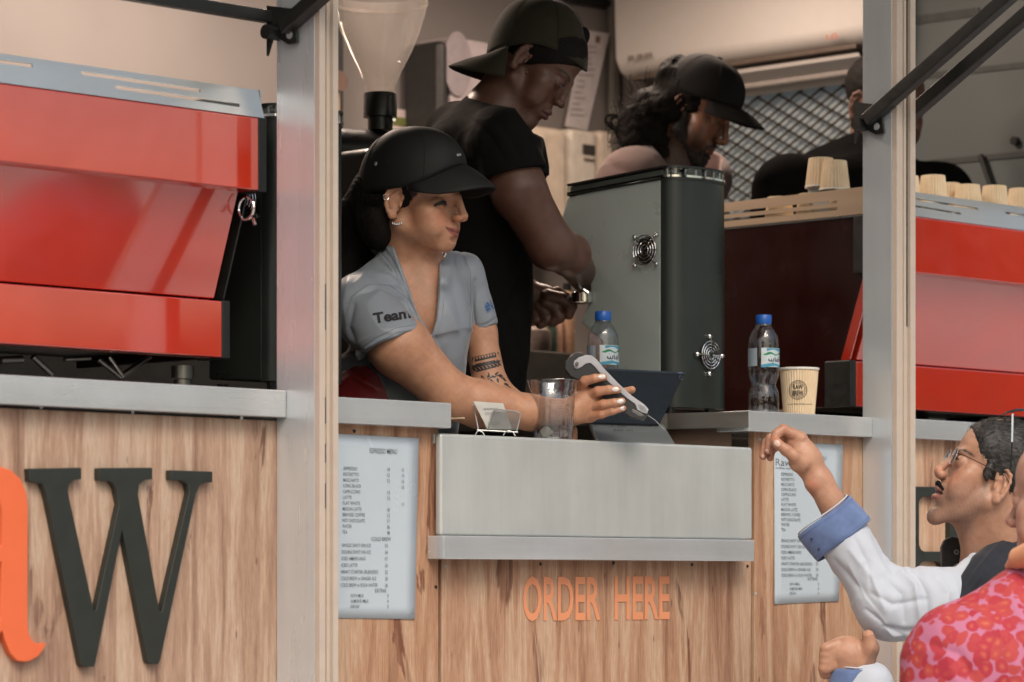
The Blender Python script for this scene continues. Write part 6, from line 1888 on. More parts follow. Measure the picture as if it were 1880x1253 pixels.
    # hair
    Hh = Sculpt()
    Hh.ell((0, -1.9, 4.0), (7.6, 9.1, 7.0), 0, '+', fr)
    Hh.ell((-8, .2, .3), (1.6, 1.7, 3.4), .3, '-', fr)
    Hh.ell((0, 9.5, -3.5), (9.5, 6.3, 9.0), .8, '-', fr); Hh.half(fr.out((0, 0, -2.0)), fr.B[2] * -1 + fr.B[1] * .9, .004, '-')
    pass
    Hh.chain([fr.out((0, -8.0, 1.0)), Q(662, 410, 5.47), Q(650, 455, 5.48), Q(633, 505, 5.47), Q(618, 560, 5.46), Q(610, 610, 5.45)], [.055, .054, .050, .040, .030, .015], .03)
    Hh.ell(fr.out((-3, -5.5, -3.5)), (.045, .06, .05), .02)
    def hd(V_, nn): return .0007 * np.sin((V_ @ np.array([1.0, .12, .35])) * 1100 + 3 * vnoise(V_, 30, 2)) + .0016 * vnoise(V_, 90, 5)
    hmesh = Hh.mesh(.003, disp=hd); sd_mesh('hair', hmesh, HAIRB, T_)
    HS = simple('dark_brown_strands', lin(.022, .015, .011), .45, 0, .4, 300, spec=.5)
    def flow(p):
        a = Q(700, 370, 5.46); b_ = Q(618, 560, 5.46); return (b_ - a) * 1.0 + (np.array([0, -.08, 0]) if p[0] < a[0] else np.array([-.06, 0, 0]))
    o = surf_hair(hmesh, 2600, flow, .035, .00035, 3, .25).build('surface_strands', HS, T_); o['kind'] = 'stuff'
    paths = []
    for i in range(260):
        a = rng.rand() * 2 * math.pi; r = .8 + .3 * rng.rand()
        key = [((690, 375), .035, 5.46), ((662, 410), .054, 5.47), ((648, 460), .050, 5.48), ((630, 510), .042, 5.47), ((614, 570), .03, 5.46), ((606, 625), .02, 5.45)]
        pts = []
        for (pp_, rad, Z) in key:
            pts.append(Q(pp_[0], pp_[1], Z) + rad * r * np.array([math.cos(a), math.sin(a) * .4, math.sin(a)]) + rng.randn(3) * .0025)
        paths.append(pts)
    for i in range(60):
        y0 = 370 + rng.rand() * 60
        paths.append([fr.out((-7.4 - rng.rand() * .4, -3.0 - rng.rand() * 4, 2.0)), fr.out((-7.8, -3 - rng.rand() * 3, 0)), Q(664, y0 + 20, 5.42)])
    mb = strands([np.array(smooth_path(p)) for p in paths], .0005)
    o = mb.build('hair_strands', HAIRB, T_, smooth=True); o['kind'] = 'stuff'
    # cap
    capm = cloth_mat('black_nylon_cap', (.0085, .0088, .0085, 1), .6, .0, 900, .1, .12, .25)
    cf = fr.sub((0, -.15, 3.7), pitch=-6)
    rim = lambda th: -.35 - .75 * math.cos(th) * -1 * .9 if False else (-1.0 * (1 - math.cos(th)) * .5 + 4.0 * max(0, math.cos(th)) ** 2)
    cr, br = cap_mesh(cf, T_, capm, a=8.7, b=10.8, h=13.0, brim=5.6, bw=74, zout=lambda u: -1.2 - 2.4 * u * u * (1 - u ** 6), rim=rim, sq=.86, seams=False, btn=False, flat=1.0)
    CG = simple('cap_print_grey', lin(.4, .42, .42), .5)
    # eyelets and small front print
    bcap = []
    dg = None
    def cap_pt(th, t, off=.15):
        z0 = rim(th); sr = math.sin(t * math.pi / 2); cr_ = math.cos(t * math.pi / 2) ** .86
        return cf.out(((8.7 + off) * cr_ * math.sin(th), (10.8 + off) * cr_ * math.cos(th), z0 + (13.0 - z0) * sr))
    for (th, t, mt) in ((math.radians(-113), .28, CG), (math.radians(-98), .30, capm), (math.radians(-122), .42, capm)):
        p = cap_pt(th, t); e1_ = cap_pt(th + .02, t) - p; e1_ /= np.linalg.norm(e1_); e2_ = cap_pt(th, t + .02) - p; e2_ /= np.linalg.norm(e2_)
        MB().tube([q2w(p + .0026 * (math.cos(a) * e1_ + 1.3 * math.sin(a) * e2_)) for a in np.linspace(0, 2 * math.pi, 13)], .0007, 5, caps=False).build('eyelet', mt, cr, smooth=True)
    vs, fs_ = text_mesh('RAW', 1, .03); a = np.array(vs)
    Vp = [q2w(cap_pt(math.radians(-15 + 9 * v[0] / 2.2), .13 + .05 * v[1], .12)) for v in a]
    MB().add(Vp, fs_).build('lettering', CG, cr)
    # seams of the five-panel crown
    for th0, th1 in ((math.radians(-60), math.radians(-60)), (math.radians(-128), math.radians(-128))):
        MB().tube([q2w(cap_pt(th0 + .25 * (j / 16) * (1 if th0 > -1.2 else -1), j / 16 * .9, .05)) for j in range(17)], .0006, 5).build('seam', capm, cr, smooth=True)
    return T_
def smooth_path(p, n=3):
    p = [np.array(q, float) for q in p]; out = []
    for i in range(len(p) - 1):
        p0 = p[max(i - 1, 0)]; p1 = p[i]; p2 = p[i + 1]; p3 = p[min(i + 2, len(p) - 1)]
        for k in range(n):
            t = k / n; out.append(.5 * (2 * p1 + (p2 - p0) * t + (2 * p0 - 5 * p1 + 4 * p2 - p3) * t * t + (3 * p1 - p0 - 3 * p2 + p3) * t ** 3))
    out.append(p[-1]); return out
cashier()
def barista():
    T_ = person('person', q2w(Q(880, 700, 5.9)), 'person in black t-shirt and backwards olive cap looking down beside the grinder')
    T_.location[2] = ZF; WLOC[T_.name][2] = ZF
    Z = 5.85; base = (.115, .058, .040)
    fr = Frame(Q(976, 121, Z), yaw=78, pitch=40, roll=0, scale=.0108, sz=1.05)
    S = Sculpt()
    head(S, fr, dict(jaw_w=.92, lips=1.45, nose=.72, bridge=.6, nose_k=1.4, brow=.9, chin_z=.1, ear_s=.9, lid=.75, open=.02, nose_z=.2))
    S.cone(fr.out((0, -2.5, -3.0)), Q(915, 215, 5.87), .057, .062, .02)
    S.cone(Q(905, 220, 5.87), Q(880, 330, 5.9), .08, .14, .03)
    # near arm
    S.cone(Q(925, 270, 5.72), Q(952, 350, 5.70), .064, .060, .02)
    S.cone(Q(952, 350, 5.70), Q(1012, 452, 5.74), .060, .052, .02)
    S.cone(Q(1012, 452, 5.74), Q(1045, 468, 5.80), .050, .046, .02)
    S.cone(Q(1045, 468, 5.80), Q(1078, 520, 6.05), .045, .030, .02)
    # far arm and the hand on the portafilter
    S.cone(Q(925, 480, 6.02), Q(965, 545, 6.02), .050, .034, .02)
    S.ell(Q(990, 548, 6.01), (.048, .034, .03), .02)
    fg = [([(1006, 545), (1030, 550), (1048, 562), (1044, 578)], [.0175, .0165, .015, .012]), ([(1000, 556), (1018, 566), (1026, 582), (1014, 592)], [.0175, .0165, .015, .012]),
          ([(988, 562), (1000, 574), (1004, 588), (992, 596)], [.0165, .016, .014, .011]), ([(976, 562), (982, 576), (984, 588), (974, 592)], [.015, .0145, .012, .010])]
    for i, (p, r) in enumerate(fg): S.chain([Q(x, y, 5.985 + .004 * i) for x, y in p], r, .003)
    S.chain([Q(1000, 540, 6.03), Q(1022, 536, 6.05), Q(1040, 544, 6.05)], [.013, .012, .009], .004)
    b = S.mesh(.0027)
    c = face_colors(fr, b[0], base, (.11, .045, .038), brow=(.012, .008, .006), brow_h=.3, red=.05, brow_z=2.5)
    bo = sd_mesh('body', b, skin_mat('skin_deep', base, .40), T_, c)
    for s_ in (-1, 1): lids(fr, T_, s_, base, close=.25, lashlen=.5, thick=.09, look=(-5, -22))
    bvb = bvh_of(b); p = cast(bvb, 967, 134, .003)
    if p is not None: MB().lathe([(0, .003), (.003, .002), (.0035, 0), (0, -.002)], q2w(p), 12).build('ear_stud', simple('gold_jewellery', lin(.6, .4, .12), .25, .9), T_, smooth=True)
    BT = cloth_mat('black_tshirt', (.0065, .0062, .0058, 1), .9, .0, 1200, .1, .3, .12)
    G = Sculpt()
    G.cone(Q(842, 250, 6.02), Q(925, 262, 5.74), .075, .078, 0)
    G.cone(Q(905, 225, 5.87), Q(878, 330, 5.88), .075, .165, .05)
    G.cone(Q(872, 330, 5.88), Q(868, 760, 5.95), .145, .112, .05)
    G.ell(Q(955, 300, 5.84), (.05, .10, .10), .05)
    G.cone(Q(922, 262, 5.73), Q(943, 320, 5.70), .076, .074, .02)
    G.cone(Q(916, 560, 5.92), Q(905, 700, 5.94), .06, .055, .05)
    G.half(Q(945, 318, 5.70), np.array([.22, -.98, 0]), .002, '-')
    for op in [o for o in G.ops[:4]]: G.ops.append((op[0], op[1], op[2], .02, '+'))
    G.cone(Q(916, 560, 5.92), Q(905, 700, 5.94), .06, .055, .05)
    G.poly([(880, 100), (862, 180), (900, 192), (945, 200), (978, 246), (1010, 260), (1100, 200), (1000, 100)], 5.0, 6.9, .003)
    fs = [([(860, 215), (900, 250), (930, 300)], 7, -.004), ([(900, 210), (935, 250), (960, 300)], 6, -.003), ([(880, 240), (890, 300), (900, 380)], 9, .005), ([(930, 340), (900, 400), (920, 470)], 9, -.005), ([(960, 400), (930, 470), (940, 560)], 9, .005), ([(960, 500), (930, 580), (940, 640)], 8, -.005), ([(820, 230), (840, 300), (835, 380)], 9, -.005)]
    so = sd_mesh('tshirt', G.mesh(.0032, disp=foldfn(fs, .0025, 40, 9)), BT, T_)
    # hair: short sides, a knot through the cap gap
    H = Sculpt(); H.ell((0, -1.0, 4.6), (7.7, 9.7, 7.4), 0, '+', fr); H.ell((0, 2.8, 5.4), (6.8, 5.75, 5.6), 1.5, '+', fr); H.half(fr.out((0, 4.5, 2.6)), fr.B[1] * .62 - fr.B[2] * .78, .004, '-'); H.half(fr.out((0, 0, -1.6)), fr.B[2] * -1 + fr.B[1] * .5, .004, '-')
    H.ell((-8, .2, -.6), (1.6, 1.8, 3.0), .3, '-', fr)
    H.ell(Q(1073, 66, 5.84), (.012, .020, .015), .005)
    sd_mesh('hair', H.mesh(.003, disp=lambda V_, n: .0006 * vnoise(V_, 260, 5)), HAIRB, T_)
    OL = cloth_mat('olive_cap_cotton', (.024, .021, .012, 1), .9, .05, 1300, .12, .35)
    cf = Frame(Q(987, 98, Z), yaw=-99, pitch=-6, roll=0, scale=.0108)
    cap_mesh(cf, T_, OL, a=8.8, b=10.7, h=11.3, brim=7.8, bw=62, rim=lambda th: .6 - 2.6 * max(0, math.cos(th)) ** 1.5 - 3.6 * max(0, -math.cos(th)) ** 2, zout=lambda u: -4.3 - 2.2 * u * u, sq=.66, flat=.95, btn=False)
    # portafilter
    t = thing('portafilter', q2w(Q(1060, 552, 6.0)), 'chrome portafilter with black handle held at the grinder spout', 'portafilter')
    MB().tube([q2w(Q(1022, 556, 5.99)), q2w(Q(1052, 550, 5.98))], [.012, .010], 12).build('handle', BLACKP, t, smooth=True)
    MB().tube([q2w(Q(1050, 551, 5.98)), q2w(Q(1058, 549, 5.975))], .007, 12).build('ferrule', simple('amber_metal', lin(.6, .25, .06), .3, .6), t, smooth=True)
    p = q2w(Q(1070, 548, 5.96))
    MB().lathe([(.024, -.012), (.028, -.010), (.028, .012), (.026, .014), (.022, .0)], p, 28).build('basket', CHROME, t, smooth=True)
    MB().tube([q2w(Q(1063, 540, 5.94)), q2w(Q(1072, 532, 5.93)), q2w(Q(1080, 538, 5.93))], .0045, 8).build('spout', CHROME, t, smooth=True)
def bearded():
    T_ = person('person', q2w(Q(1240, 700, 6.6)), 'bearded man with long curly hair in black baseball cap looking down at the grinder')
    T_.location[2] = ZF; WLOC[T_.name][2] = ZF
    Z = 6.6; base = (.24, .12, .075); beard = (.010, .007, .006)
    fr = Frame(Q(1271, 207, Z), yaw=66, pitch=30, roll=0, scale=.0107, sz=1.03)
    S = Sculpt()
    head(S, fr, dict(jaw_w=1.0, brow=1.25, nose=1.0, nose_z=-.2, bridge=.7, lips=.8, lid=.85, open=.03))
    S.cone(fr.out((0, -2.5, -3.0)), Q(1225, 320, 6.62), .06, .07, .02)
    b = S.mesh(.003)
    c = face_colors(fr, b[0], base, (.16, .07, .055), brow=(.02, .012, .01), brow_h=.42, stub=.96, stub_c=beard, must=1.0, red=.10, brow_z=2.2)
    sd_mesh('body', b, skin_mat('skin_brown', base, .45), T_, c)
    for s_ in (-1, 1): lids(fr, T_, s_, base, close=.3, lashlen=.3, thick=.08, look=(0, -20))
    Bd = Sculpt()
    for s_ in (-1, 1):
        Bd.cone((s_ * 6.1, 1.0, -.8), (s_ * 5.8, .8, -4.5), .9, 1.3, 0 if s_ < 0 else .5, '+', fr); Bd.cone((s_ * 5.6, 1.2, -4.5), (s_ * 1.8, 7.0, -9.2), 1.9, 1.5, .8, '+', fr)
        Bd.cone((s_ * .4, 9.3, -4.35), (s_ * 2.5, 8.1, -5.0), .42, .32, .5, '+', fr); Bd.cone((s_ * 2.5, 8.0, -5.0), (s_ * 1.8, 7.6, -8.2), .4, .9, .6, '+', fr)
    Bd.ell((0, 7.6, -9.0), (2.2, 1.6, 1.6), 1, '+', fr); Bd.ell((0, 9.0, -7.3), (.8, .6, .7), .6, '+', fr)
    bd = Bd.mesh(.003, disp=lambda V_, n: .0013 * vnoise(V_, 420, 6))
    sd_mesh('beard', bd, simple('beard_hair', lin(*beard), .75), T_)
    H = Sculpt(); H.ell((0, -1.8, 4.0), (7.9, 9.4, 7.4), 0, '+', fr); H.ell((0, 9.8, -4), (9.5, 6.2, 9.4), .8, '-', fr)
    H.ell((0, -8.4, 4.6), (6.6, 4.0, 5.6), 1.0, '+', fr); H.ell(Q(1215, 205, 6.6), (.075, .055, .08), .03); H.ell(Q(1178, 225, 6.6), (.062, .065, .07), .02); H.ell(Q(1165, 255, 6.58), (.04, .045, .05), .02); H.ell(Q(1205, 262, 6.6), (.055, .045, .06), .02); H.ell(Q(1225, 285, 6.6), (.04, .035, .05), .02); H.ell(Q(1188, 188, 6.6), (.04, .035, .05), .02)
    H.ell((-8.3, .4, .3), (1.6, 1.5, 2.8), .3, '-', fr)
    sd_mesh('hair', H.mesh(.004, disp=lambda V_, n: .005 * vnoise(V_, 70, 5) + .002 * vnoise(V_, 240, 8)), HAIRB, T_)
    paths = []
    for i in range(170):
        cx_, cy_ = random.choice([(1215, 205), (1178, 225), (1160, 250), (1200, 262), (1185, 190), (1150, 235)])
        a = rng.rand() * 6.28; q = np.array([cx_, cy_], float) + rng.randn(2) * 8; d = np.array([math.cos(a) * 1.0 - .4, math.sin(a)]); pts = []
        curl = (rng.rand() - .5) * .7; zz = 6.6 + rng.randn() * .05; dz = 0
        for k in range(9):
            pts.append(Q(q[0], q[1], zz)); ca, sa = math.cos(curl), math.sin(curl); d = np.array([d[0] * ca - d[1] * sa, d[0] * sa + d[1] * ca]); q = q + d / np.linalg.norm(d) * 6.5; zz += rng.randn() * .004
            if q[0] < 1116: q[0] = 1116
        paths.append(smooth_path(pts))
    for base_pts in ([(1150, 232), (1132, 214), (1116, 212), (1112, 224), (1124, 236)], [(1146, 250), (1128, 240), (1120, 226), (1126, 216), (1138, 214)], [(1150, 262), (1136, 254), (1130, 240), (1136, 230)], [(1160, 275), (1144, 268), (1134, 250)]):
        for k in range(10):
            o_ = rng.randn(2) * 1.6; paths.append(smooth_path([Q(x + o_[0], y + o_[1], 6.6) for x, y in base_pts]))
    o = strands([np.array(p) for p in paths], .0012, r1=.0006).build('curls', HAIRB, T_, smooth=True); o['kind'] = 'stuff'
    CB_ = cloth_mat('black_cap_cotton', (.0065, .006, .0058, 1), .9, .0, 1200, .1, .3)
    cf = fr.sub((0, .2, 4.3), pitch=-2)
    cap_mesh(cf, T_, CB_, a=8.4, b=10.2, h=9.6, brim=7.6, bw=58, rim=lambda th: -.8 * (1 - math.cos(th)) * .5 + 1.4 * max(0, math.cos(th)) ** 2, zout=lambda u: -.2 - 2.4 * u * u, sq=.80, flat=.92)
    ring = [cf.out((8.4 * .98 * math.sin(t), 10.3 * .98 * math.cos(t), z)) for t, z in ((math.radians(-152), 1.2), (math.radians(-150), 3.0), (math.radians(-158), 3.6), (math.radians(-166), 3.0))]
    MB().tube([q2w(p) for p in ring], .0018, 6).build('strap_buckle', simple('dull_brass', lin(.25, .12, .05), .5, .3), T_, smooth=True)
    MV = cloth_mat('mauve_tshirt', (.16, .105, .095, 1), .85, .2)
    G = Sculpt(); G.cone(Q(1165, 330, 6.52), Q(1290, 330, 6.78), .085, .08, 0); G.cone(Q(1210, 300, 6.62), Q(1200, 420, 6.62), .06, .17, .05); G.cone(Q(1200, 420, 6.62), Q(1200, 800, 6.65), .17, .16, .05); G.cone(Q(1150, 345, 6.5), Q(1110, 500, 6.5), .075, .06, .04)
    G.poly([(1205, 200), (1190, 262), (1212, 285), (1240, 320), (1320, 330), (1330, 200)], 6.0, 6.75, .003)
    g = G.mesh(.005, disp=foldfn([([(1120, 300), (1160, 320), (1200, 380)], 8, -.006)], .003, 30, 3)); so = sd_mesh('tshirt', g, MV, T_)
    bv = bvh_of(g); surf_tube([(1196, 266), (1215, 285), (1240, 318)], bv, .006, 'neckband', cloth_mat('neckband', (.24, .18, .165, 1), .8), so)
def farman():
    T_ = person('person', q2w(Q(1620, 700, 6.78)), 'man in black t-shirt half hidden behind the right silver post')
    T_.location[2] = ZF; WLOC[T_.name][2] = ZF
    base = (.13, .07, .048)
    fr = Frame(Q(1622, 205, 6.78), yaw=38, pitch=14, roll=0, scale=.0122)
    S = Sculpt(); head(S, fr, dict(jaw_w=1.0, ear_x=.3))
    S.cone(fr.out((0, -2, -3)), Q(1612, 350, 6.78), .066, .08, .02)
    b = S.mesh(.0045); c = face_colors(fr, b[0], base, (.10, .05, .04), brow=(.01, .008, .006), stub=.8, stub_c=(.015, .012, .01))
    sd_mesh('body', b, skin_mat('skin_dark_brown', base, .5), T_, c)  # dark brown skin tone
    for s_ in (-1, 1): lids(fr, T_, s_, base, close=.3, lashlen=0, thick=.08)
    H = Sculpt(); H.ell((0, -1.2, 5.4), (7.7, 9.5, 7.6), 0, '+', fr); H.ell((0, 10, -3.8), (9.5, 7.2, 9.8), .8, '-', fr); H.half(fr.out((0, 0, -1.5)), -fr.B[2], .004, '-')
    H.ell((-8, .6, -.5), (1.6, 1.8, 3.0), .3, '-', fr)
    sd_mesh('hair', H.mesh(.005, disp=lambda V_, n: .0015 * vnoise(V_, 200, 5)), HAIRB, T_)
    G = Sculpt(); G.cone(Q(1455, 345, 6.66), Q(1730, 355, 6.95), .085, .085, 0); G.cone(Q(1592, 296, 6.78), Q(1580, 420, 6.78), .075, .20, .06); G.cone(Q(1500, 318, 6.74), Q(1600, 290, 6.78), .06, .055, .05); G.cone(Q(1580, 400, 6.78), Q(1580, 800, 6.8), .2, .18, .05); G.cone(Q(1440, 350, 6.64), Q(1415, 520, 6.6), .082, .065, .04)
    sd_mesh('tshirt', G.mesh(.006, disp=foldfn([], .003, 25, 3)), cloth_mat('black_tshirt_far', (.0045, .0042, .004, 1), .95, .0, spec=.05), T_)
barista(); bearded(); farman()

def customer():
    T_ = person('person', q2w(Q(1850, 1250, 5.35)), 'bespectacled man in white shirt and navy vest looking up, hand raised with pinched fingers')
    T_.location[2] = 0; WLOC[T_.name][2] = 0
    Z = 5.33; base = (.43, .235, .155); bl = (.045, .034, .030)
    fr = Frame(Q(1814, 885, Z), yaw=-86, pitch=-25, roll=0, scale=.0099, sz=1.13)
    S = Sculpt()
    head(S, fr, dict(jaw_w=.98, nose=.9, nose_z=-.1, bridge=.3, lips=.95, mouth_open=.65, ear_s=1.05, ear_y=-.6, ear_z=-.9, lid=.9, open=.05, chin_z=-1.3, chin_y=.15, brow=1.2, cheek=.95))
    S.cone(fr.out((0, -1.8, -3.2)), Q(1845, 1040, 5.38), .061, .068, .02)
    S.cone(fr.out((0, 2.0, -6.0)), Q(1812, 1020, 5.36), .03, .05, .02)
    S.ell(fr.out((0, 4.6, -8.2)), (.02, .012, .02), .01)
    S.cone(Q(1840, 1050, 5.4), Q(1850, 1200, 5.4), .09, .12, .03)
    # raised arm and hand
    Zc_ = 5.28
    S.cone(Q(1640, 1110, 5.28), Q(1548, 962, Zc_), .040, .033, .01)
    S.cone(Q(1548, 962, Zc_), Q(1505, 885, Zc_), .0325, .0262, .01, flat=(0, 0, 1), ff=1.1)
    S.cone(Q(1505, 885, Zc_), Q(1478, 842, Zc_), .0262, .030, .015, flat=(0, 0, 1), ff=1.35)
    S.cone(Q(1482, 845, Zc_), Q(1463, 812, Zc_ + .004), .030, .024, .012, flat=(0, 0, 1), ff=1.3)
    S.ell(Q(1492, 892, Zc_ - .010), (.013, .011, .013), .012)
    S.ell(Q(1466, 848, Zc_ - .016), (.020, .022, .014), .012)     # thumb muscle
    f1 = [([(1468, 806, .0), (1454, 797, -.006), (1438, 789, -.010), (1426, 797, -.016), (1421, 811, -.022)], [.0165, .0120, .0112, .0102, .0085]),
          ([(1462, 812, .014), (1430, 796, .016), (1415, 806, .012), (1411, 827, .004)], [.0135, .0110, .0102, .0085]),
          ([(1460, 822, .026), (1424, 804, .030), (1408, 813, .026), (1401, 838, .020)], [.013, .0102, .0096, .0080]),
          ([(1458, 834, .034), (1430, 818, .040), (1417, 826, .036), (1414, 841, .030)], [.0115, .0092, .0086, .0074])]
    for p, r in f1: S.chain([Q(x, y, Zc_ + d) for x, y, d in p], r, .0028)
    S.chain([Q(1474, 850, Zc_ - .016), Q(1458, 838, Zc_ - .026), Q(1443, 827, Zc_ - .030), Q(1428, 815, Zc_ - .030)], [.018, .0130, .0110, .0095], .006)
    S.ell(Q(1427, 815, Zc_ - .031), (.0105, .0112, .0085), .004)
    # second hand low in the picture
    Z2 = 5.22
    S.cone(Q(1556, 1250, Z2), Q(1560, 1215, Z2), .030, .034, .01)
    S.ell(Q(1556, 1196, Z2), (.045, .032, .03), .02)
    for i in range(4): S.chain([Q(1535 - i * 2, 1185 + i * 12, Z2 - .01), Q(1517 - i * 1, 1192 + i * 12, Z2 - .014), Q(1515, 1204 + i * 11, Z2 - .004), Q(1530, 1208 + i * 10, Z2 + .004)], [.014, .0125, .011, .009], .004)
    S.chain([Q(1590, 1215, Z2 - .01), Q(1598, 1190, Z2 - .02), Q(1594, 1168, Z2 - .026)], [.020, .0165, .0125], .01)
    b = S.mesh(.0021)
    V = b[0]; c = face_colors(fr, V, base, (.30, .12, .10), brow=(.02, .014, .012), brow_h=.36, stub=.5, stub_c=(.10, .075, .065), must=.96, mo=.65, red=.12, brow_z=2.3)
    L = fr.loc(V)
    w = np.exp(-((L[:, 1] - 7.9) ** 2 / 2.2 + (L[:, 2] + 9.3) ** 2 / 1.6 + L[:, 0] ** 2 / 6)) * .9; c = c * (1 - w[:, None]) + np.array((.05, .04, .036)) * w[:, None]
    w = np.exp(-((L[:, 1] - 7.9) ** 2 / 2.0 + (L[:, 2] + 4.6) ** 2 / .35 + L[:, 0] ** 2 / 9)) * .98 * (L[:, 1] > 6.6)
    for (p, rr_) in (((1421, 811, -.022), .012), ((1411, 827, .004), .012), ((1401, 838, .02), .012), ((1438, 789, -.01), .012), ((1490, 890, -.02), .014), ((1428, 815, -.03), .012)):
        w2 = np.exp(-((V - Q(p[0], p[1], Zc_ + p[2])) ** 2).sum(1) / rr_ ** 2); c = c * (1 - .22 * w2[:, None] * np.array([0, 1, 1.1]))
    bo = sd_mesh('body', b, skin_mat('skin_warm', base, .45), T_, c)
    bvb = bvh_of(b)
    NB = simple('bare_nail', lin(.62, .44, .37), .3, 0, .03)
    for (x, y, a_, l, w_) in ((1427, 814, 50, 6.6, 5.2), (1408, 829, 80, 4.6, 3.4), (1401, 838, 75, 3.6, 2.8)):
        ca, sa = math.cos(math.radians(a_)), math.sin(math.radians(a_)); P = [(x, y)]; f = []; n = 14
        for i in range(n):
            t = 2 * math.pi * i / n; ux, uy = l * math.cos(t), w_ * math.sin(t); P.append((x + ux * ca - uy * sa, y + ux * sa + uy * ca)); f.append((0, 1 + i, 1 + (i + 1) % n))
        decal(P, f, bvb, 'fingernail', NB, T_, .0007, .03)
    for s_ in (-1, 1): lids(fr, T_, s_, base, close=.42, lashlen=.4, thick=.10, look=(0, 12))
    # moustache
    M_ = Sculpt()
    for s_ in (-1, 1): M_.cone((s_ * .3, 9.5, -4.2), (s_ * 2.5, 8.3, -5.1), .50, .34, .4 if s_ > 0 else 0, '+', fr)
    sd_mesh('moustache', M_.mesh(.0018, disp=lambda V_, n: .0006 * vnoise(V_, 900, 6)), HAIRB, T_)
    # short hair with a few grey hairs
    H = Sculpt(); H.ell((0, -1.5, 5.0), (7.75, 9.5, 7.9), 0, '+', fr); H.ell((0, 3.0, 5.4), (6.9, 5.5, 5.2), 1.5, '+', fr); H.half(fr.out((0, 3.1, 0)), fr.B[1] * .86 - fr.B[2] * .5, .004, '-'); H.half(fr.out((0, 0, -2.8)), fr.B[2] * -1 + fr.B[1] * .25, .006, '-')
    H.ell((8, -.6, -.6), (1.5, 2.3, 3.4), .3, '-', fr); H.ell((7.0, 2.2, .8), (.9, 1.0, 2.0), .6, '+', fr)
    H.half(fr.out((7.6, 1.5, -.9)), fr.B[2] * -1 + fr.B[1] * .9, .003, '-')
    HG = simple('grizzled_hair', lin(.022, .020, .019), .6, 0, .5, 260)
    hm = H.mesh(.0026, disp=lambda V_, n: .0009 * vnoise(V_, 700, 5) + .0012 * vnoise(V_, 160, 2))
    sd_mesh('hair', hm, HG, T_)
    GREYH = simple('grey_hair_strand', lin(.12, .115, .11), .6)
    nn = []; hv = hm[0]; ctr = fr.out((0, -1.5, 4.5)); idx = np.random.RandomState(5).choice(len(hv), 2600)
    r5 = np.random.RandomState(6); pb, pg = [], []
    for k, i in enumerate(idx):
        p = hv[i]; n_ = (p - ctr) / np.linalg.norm(p - ctr)
        if n_[2] > .5: continue
        t_ = -fr.B[1] * .8 - np.array([0, .35, 0]) + r5.randn(3) * .25; t_ -= n_ * (t_ @ n_); t_ /= np.linalg.norm(t_)
        (pg if k % 6 == 0 else pb).append([p, p + n_ * .0022 + t_ * .004, p + n_ * .0030 + t_ * .009])
    o = strands(pb, .00035).build('hair_strands', HAIRB, T_); o['kind'] = 'stuff'
    o = strands(pg, .00035).build('grey_hairs', GREYH, T_); o['kind'] = 'stuff'
    # spectacles
    GF = simple('spectacle_wire', lin(.05, .03, .022), .3, .7)
    sp = None
    ov = [fr.out((3.4 + 2.3 * math.cos(a), 9.5 - .12 * abs(math.cos(a)), 1.2 + 1.65 * math.sin(a))) for a in np.linspace(0, 2 * math.pi, 25)]
    ov2 = [fr.out((-3.4 + 2.3 * math.cos(a), 9.5, 1.2 + 1.65 * math.sin(a))) for a in np.linspace(0, 2 * math.pi, 25)]
    LENS = thinclear('spectacle_lens', (.9, .92, .94, 1), 3.0)
    for o_ in (ov, ov2):
        c_ = sum(o_[:-1]) / 24
        lens = MB().add([q2w(c_)] + [q2w(p) for p in o_[:-1]], [(0, 1 + i, 1 + (i + 1) % 24) for i in range(24)]).build('lens', LENS, T_)
        MB().tube([q2w(p) for p in o_], .0005, 5, caps=False).build('lens_rim', simple('clear_rim', lin(.5, .5, .52), .2, .3), T_, smooth=True)
    MB().tube([q2w(fr.out(p)) for p in ((5.6, 9.4, 1.7), (7.3, 8.0, 1.75), (8.1, 3.0, 1.6), (8.3, -1.2, 1.5), (8.1, -3.0, .4), (7.9, -3.8, -1.2))], [.0011, .0011, .0010, .001, .0012, .0012], 6).build('temple_arm', GF, T_, smooth=True)
    MB().tube([q2w(fr.out(p)) for p in ((-1.1, 9.6, 1.5), (0, 9.95, 1.9), (1.1, 9.6, 1.5))], .0008, 6).build('bridge_wire', GF, T_, smooth=True)
    # sunglasses pushed up on the hair
    sg = thing('sunglasses', q2w(Q(1862, 760, 5.25)), 'thin metal sunglasses pushed up on the hair of the spectacled man', 'sunglasses')
    MB().tube([q2w(p) for p in (Q(1838, 763, 5.24), Q(1850, 757, 5.24), Q(1868, 753, 5.26), Q(1895, 753, 5.32))], [.001, .0022, .003, .003], 8).build('lens_rim', simple('dark_gloss', lin(.02, .02, .02), .15), sg, smooth=True)
    MB().tube([q2w(Q(1859, 760, 5.235)), q2w(Q(1858, 812, 5.23))], .0024, 8).build('temple_arm', ALU, sg, smooth=True)
    MB().tube([q2w(Q(1858, 812, 5.23)), q2w(Q(1856, 862, 5.235))], .0016, 8).build('temple_tip', BLACKP, sg, smooth=True)
    # white shirt: raised sleeve, elbow, shoulder, collar
    WS = cloth_mat('white_shirt_cotton', (.47, .51, .58, 1), .75, .2, 1400, .03, .3)
    G = Sculpt()
    G.cone(Q(1792, 1110, 5.30), Q(1700, 1108, 5.26), .075, .070, 0)
    G.cone(Q(1700, 1108, 5.26), Q(1628, 1112, 5.25), .064, .060, .03)
    G.cone(Q(1628, 1112, 5.25), Q(1556, 1000, 5.27), .059, .049, .03)
    G.cone(Q(1566, 1015, 5.27), Q(1538, 965, 5.275), .050, .048, .02)
    G.ell(Q(1655, 1140, 5.25), (.06, .035, .05), .03)
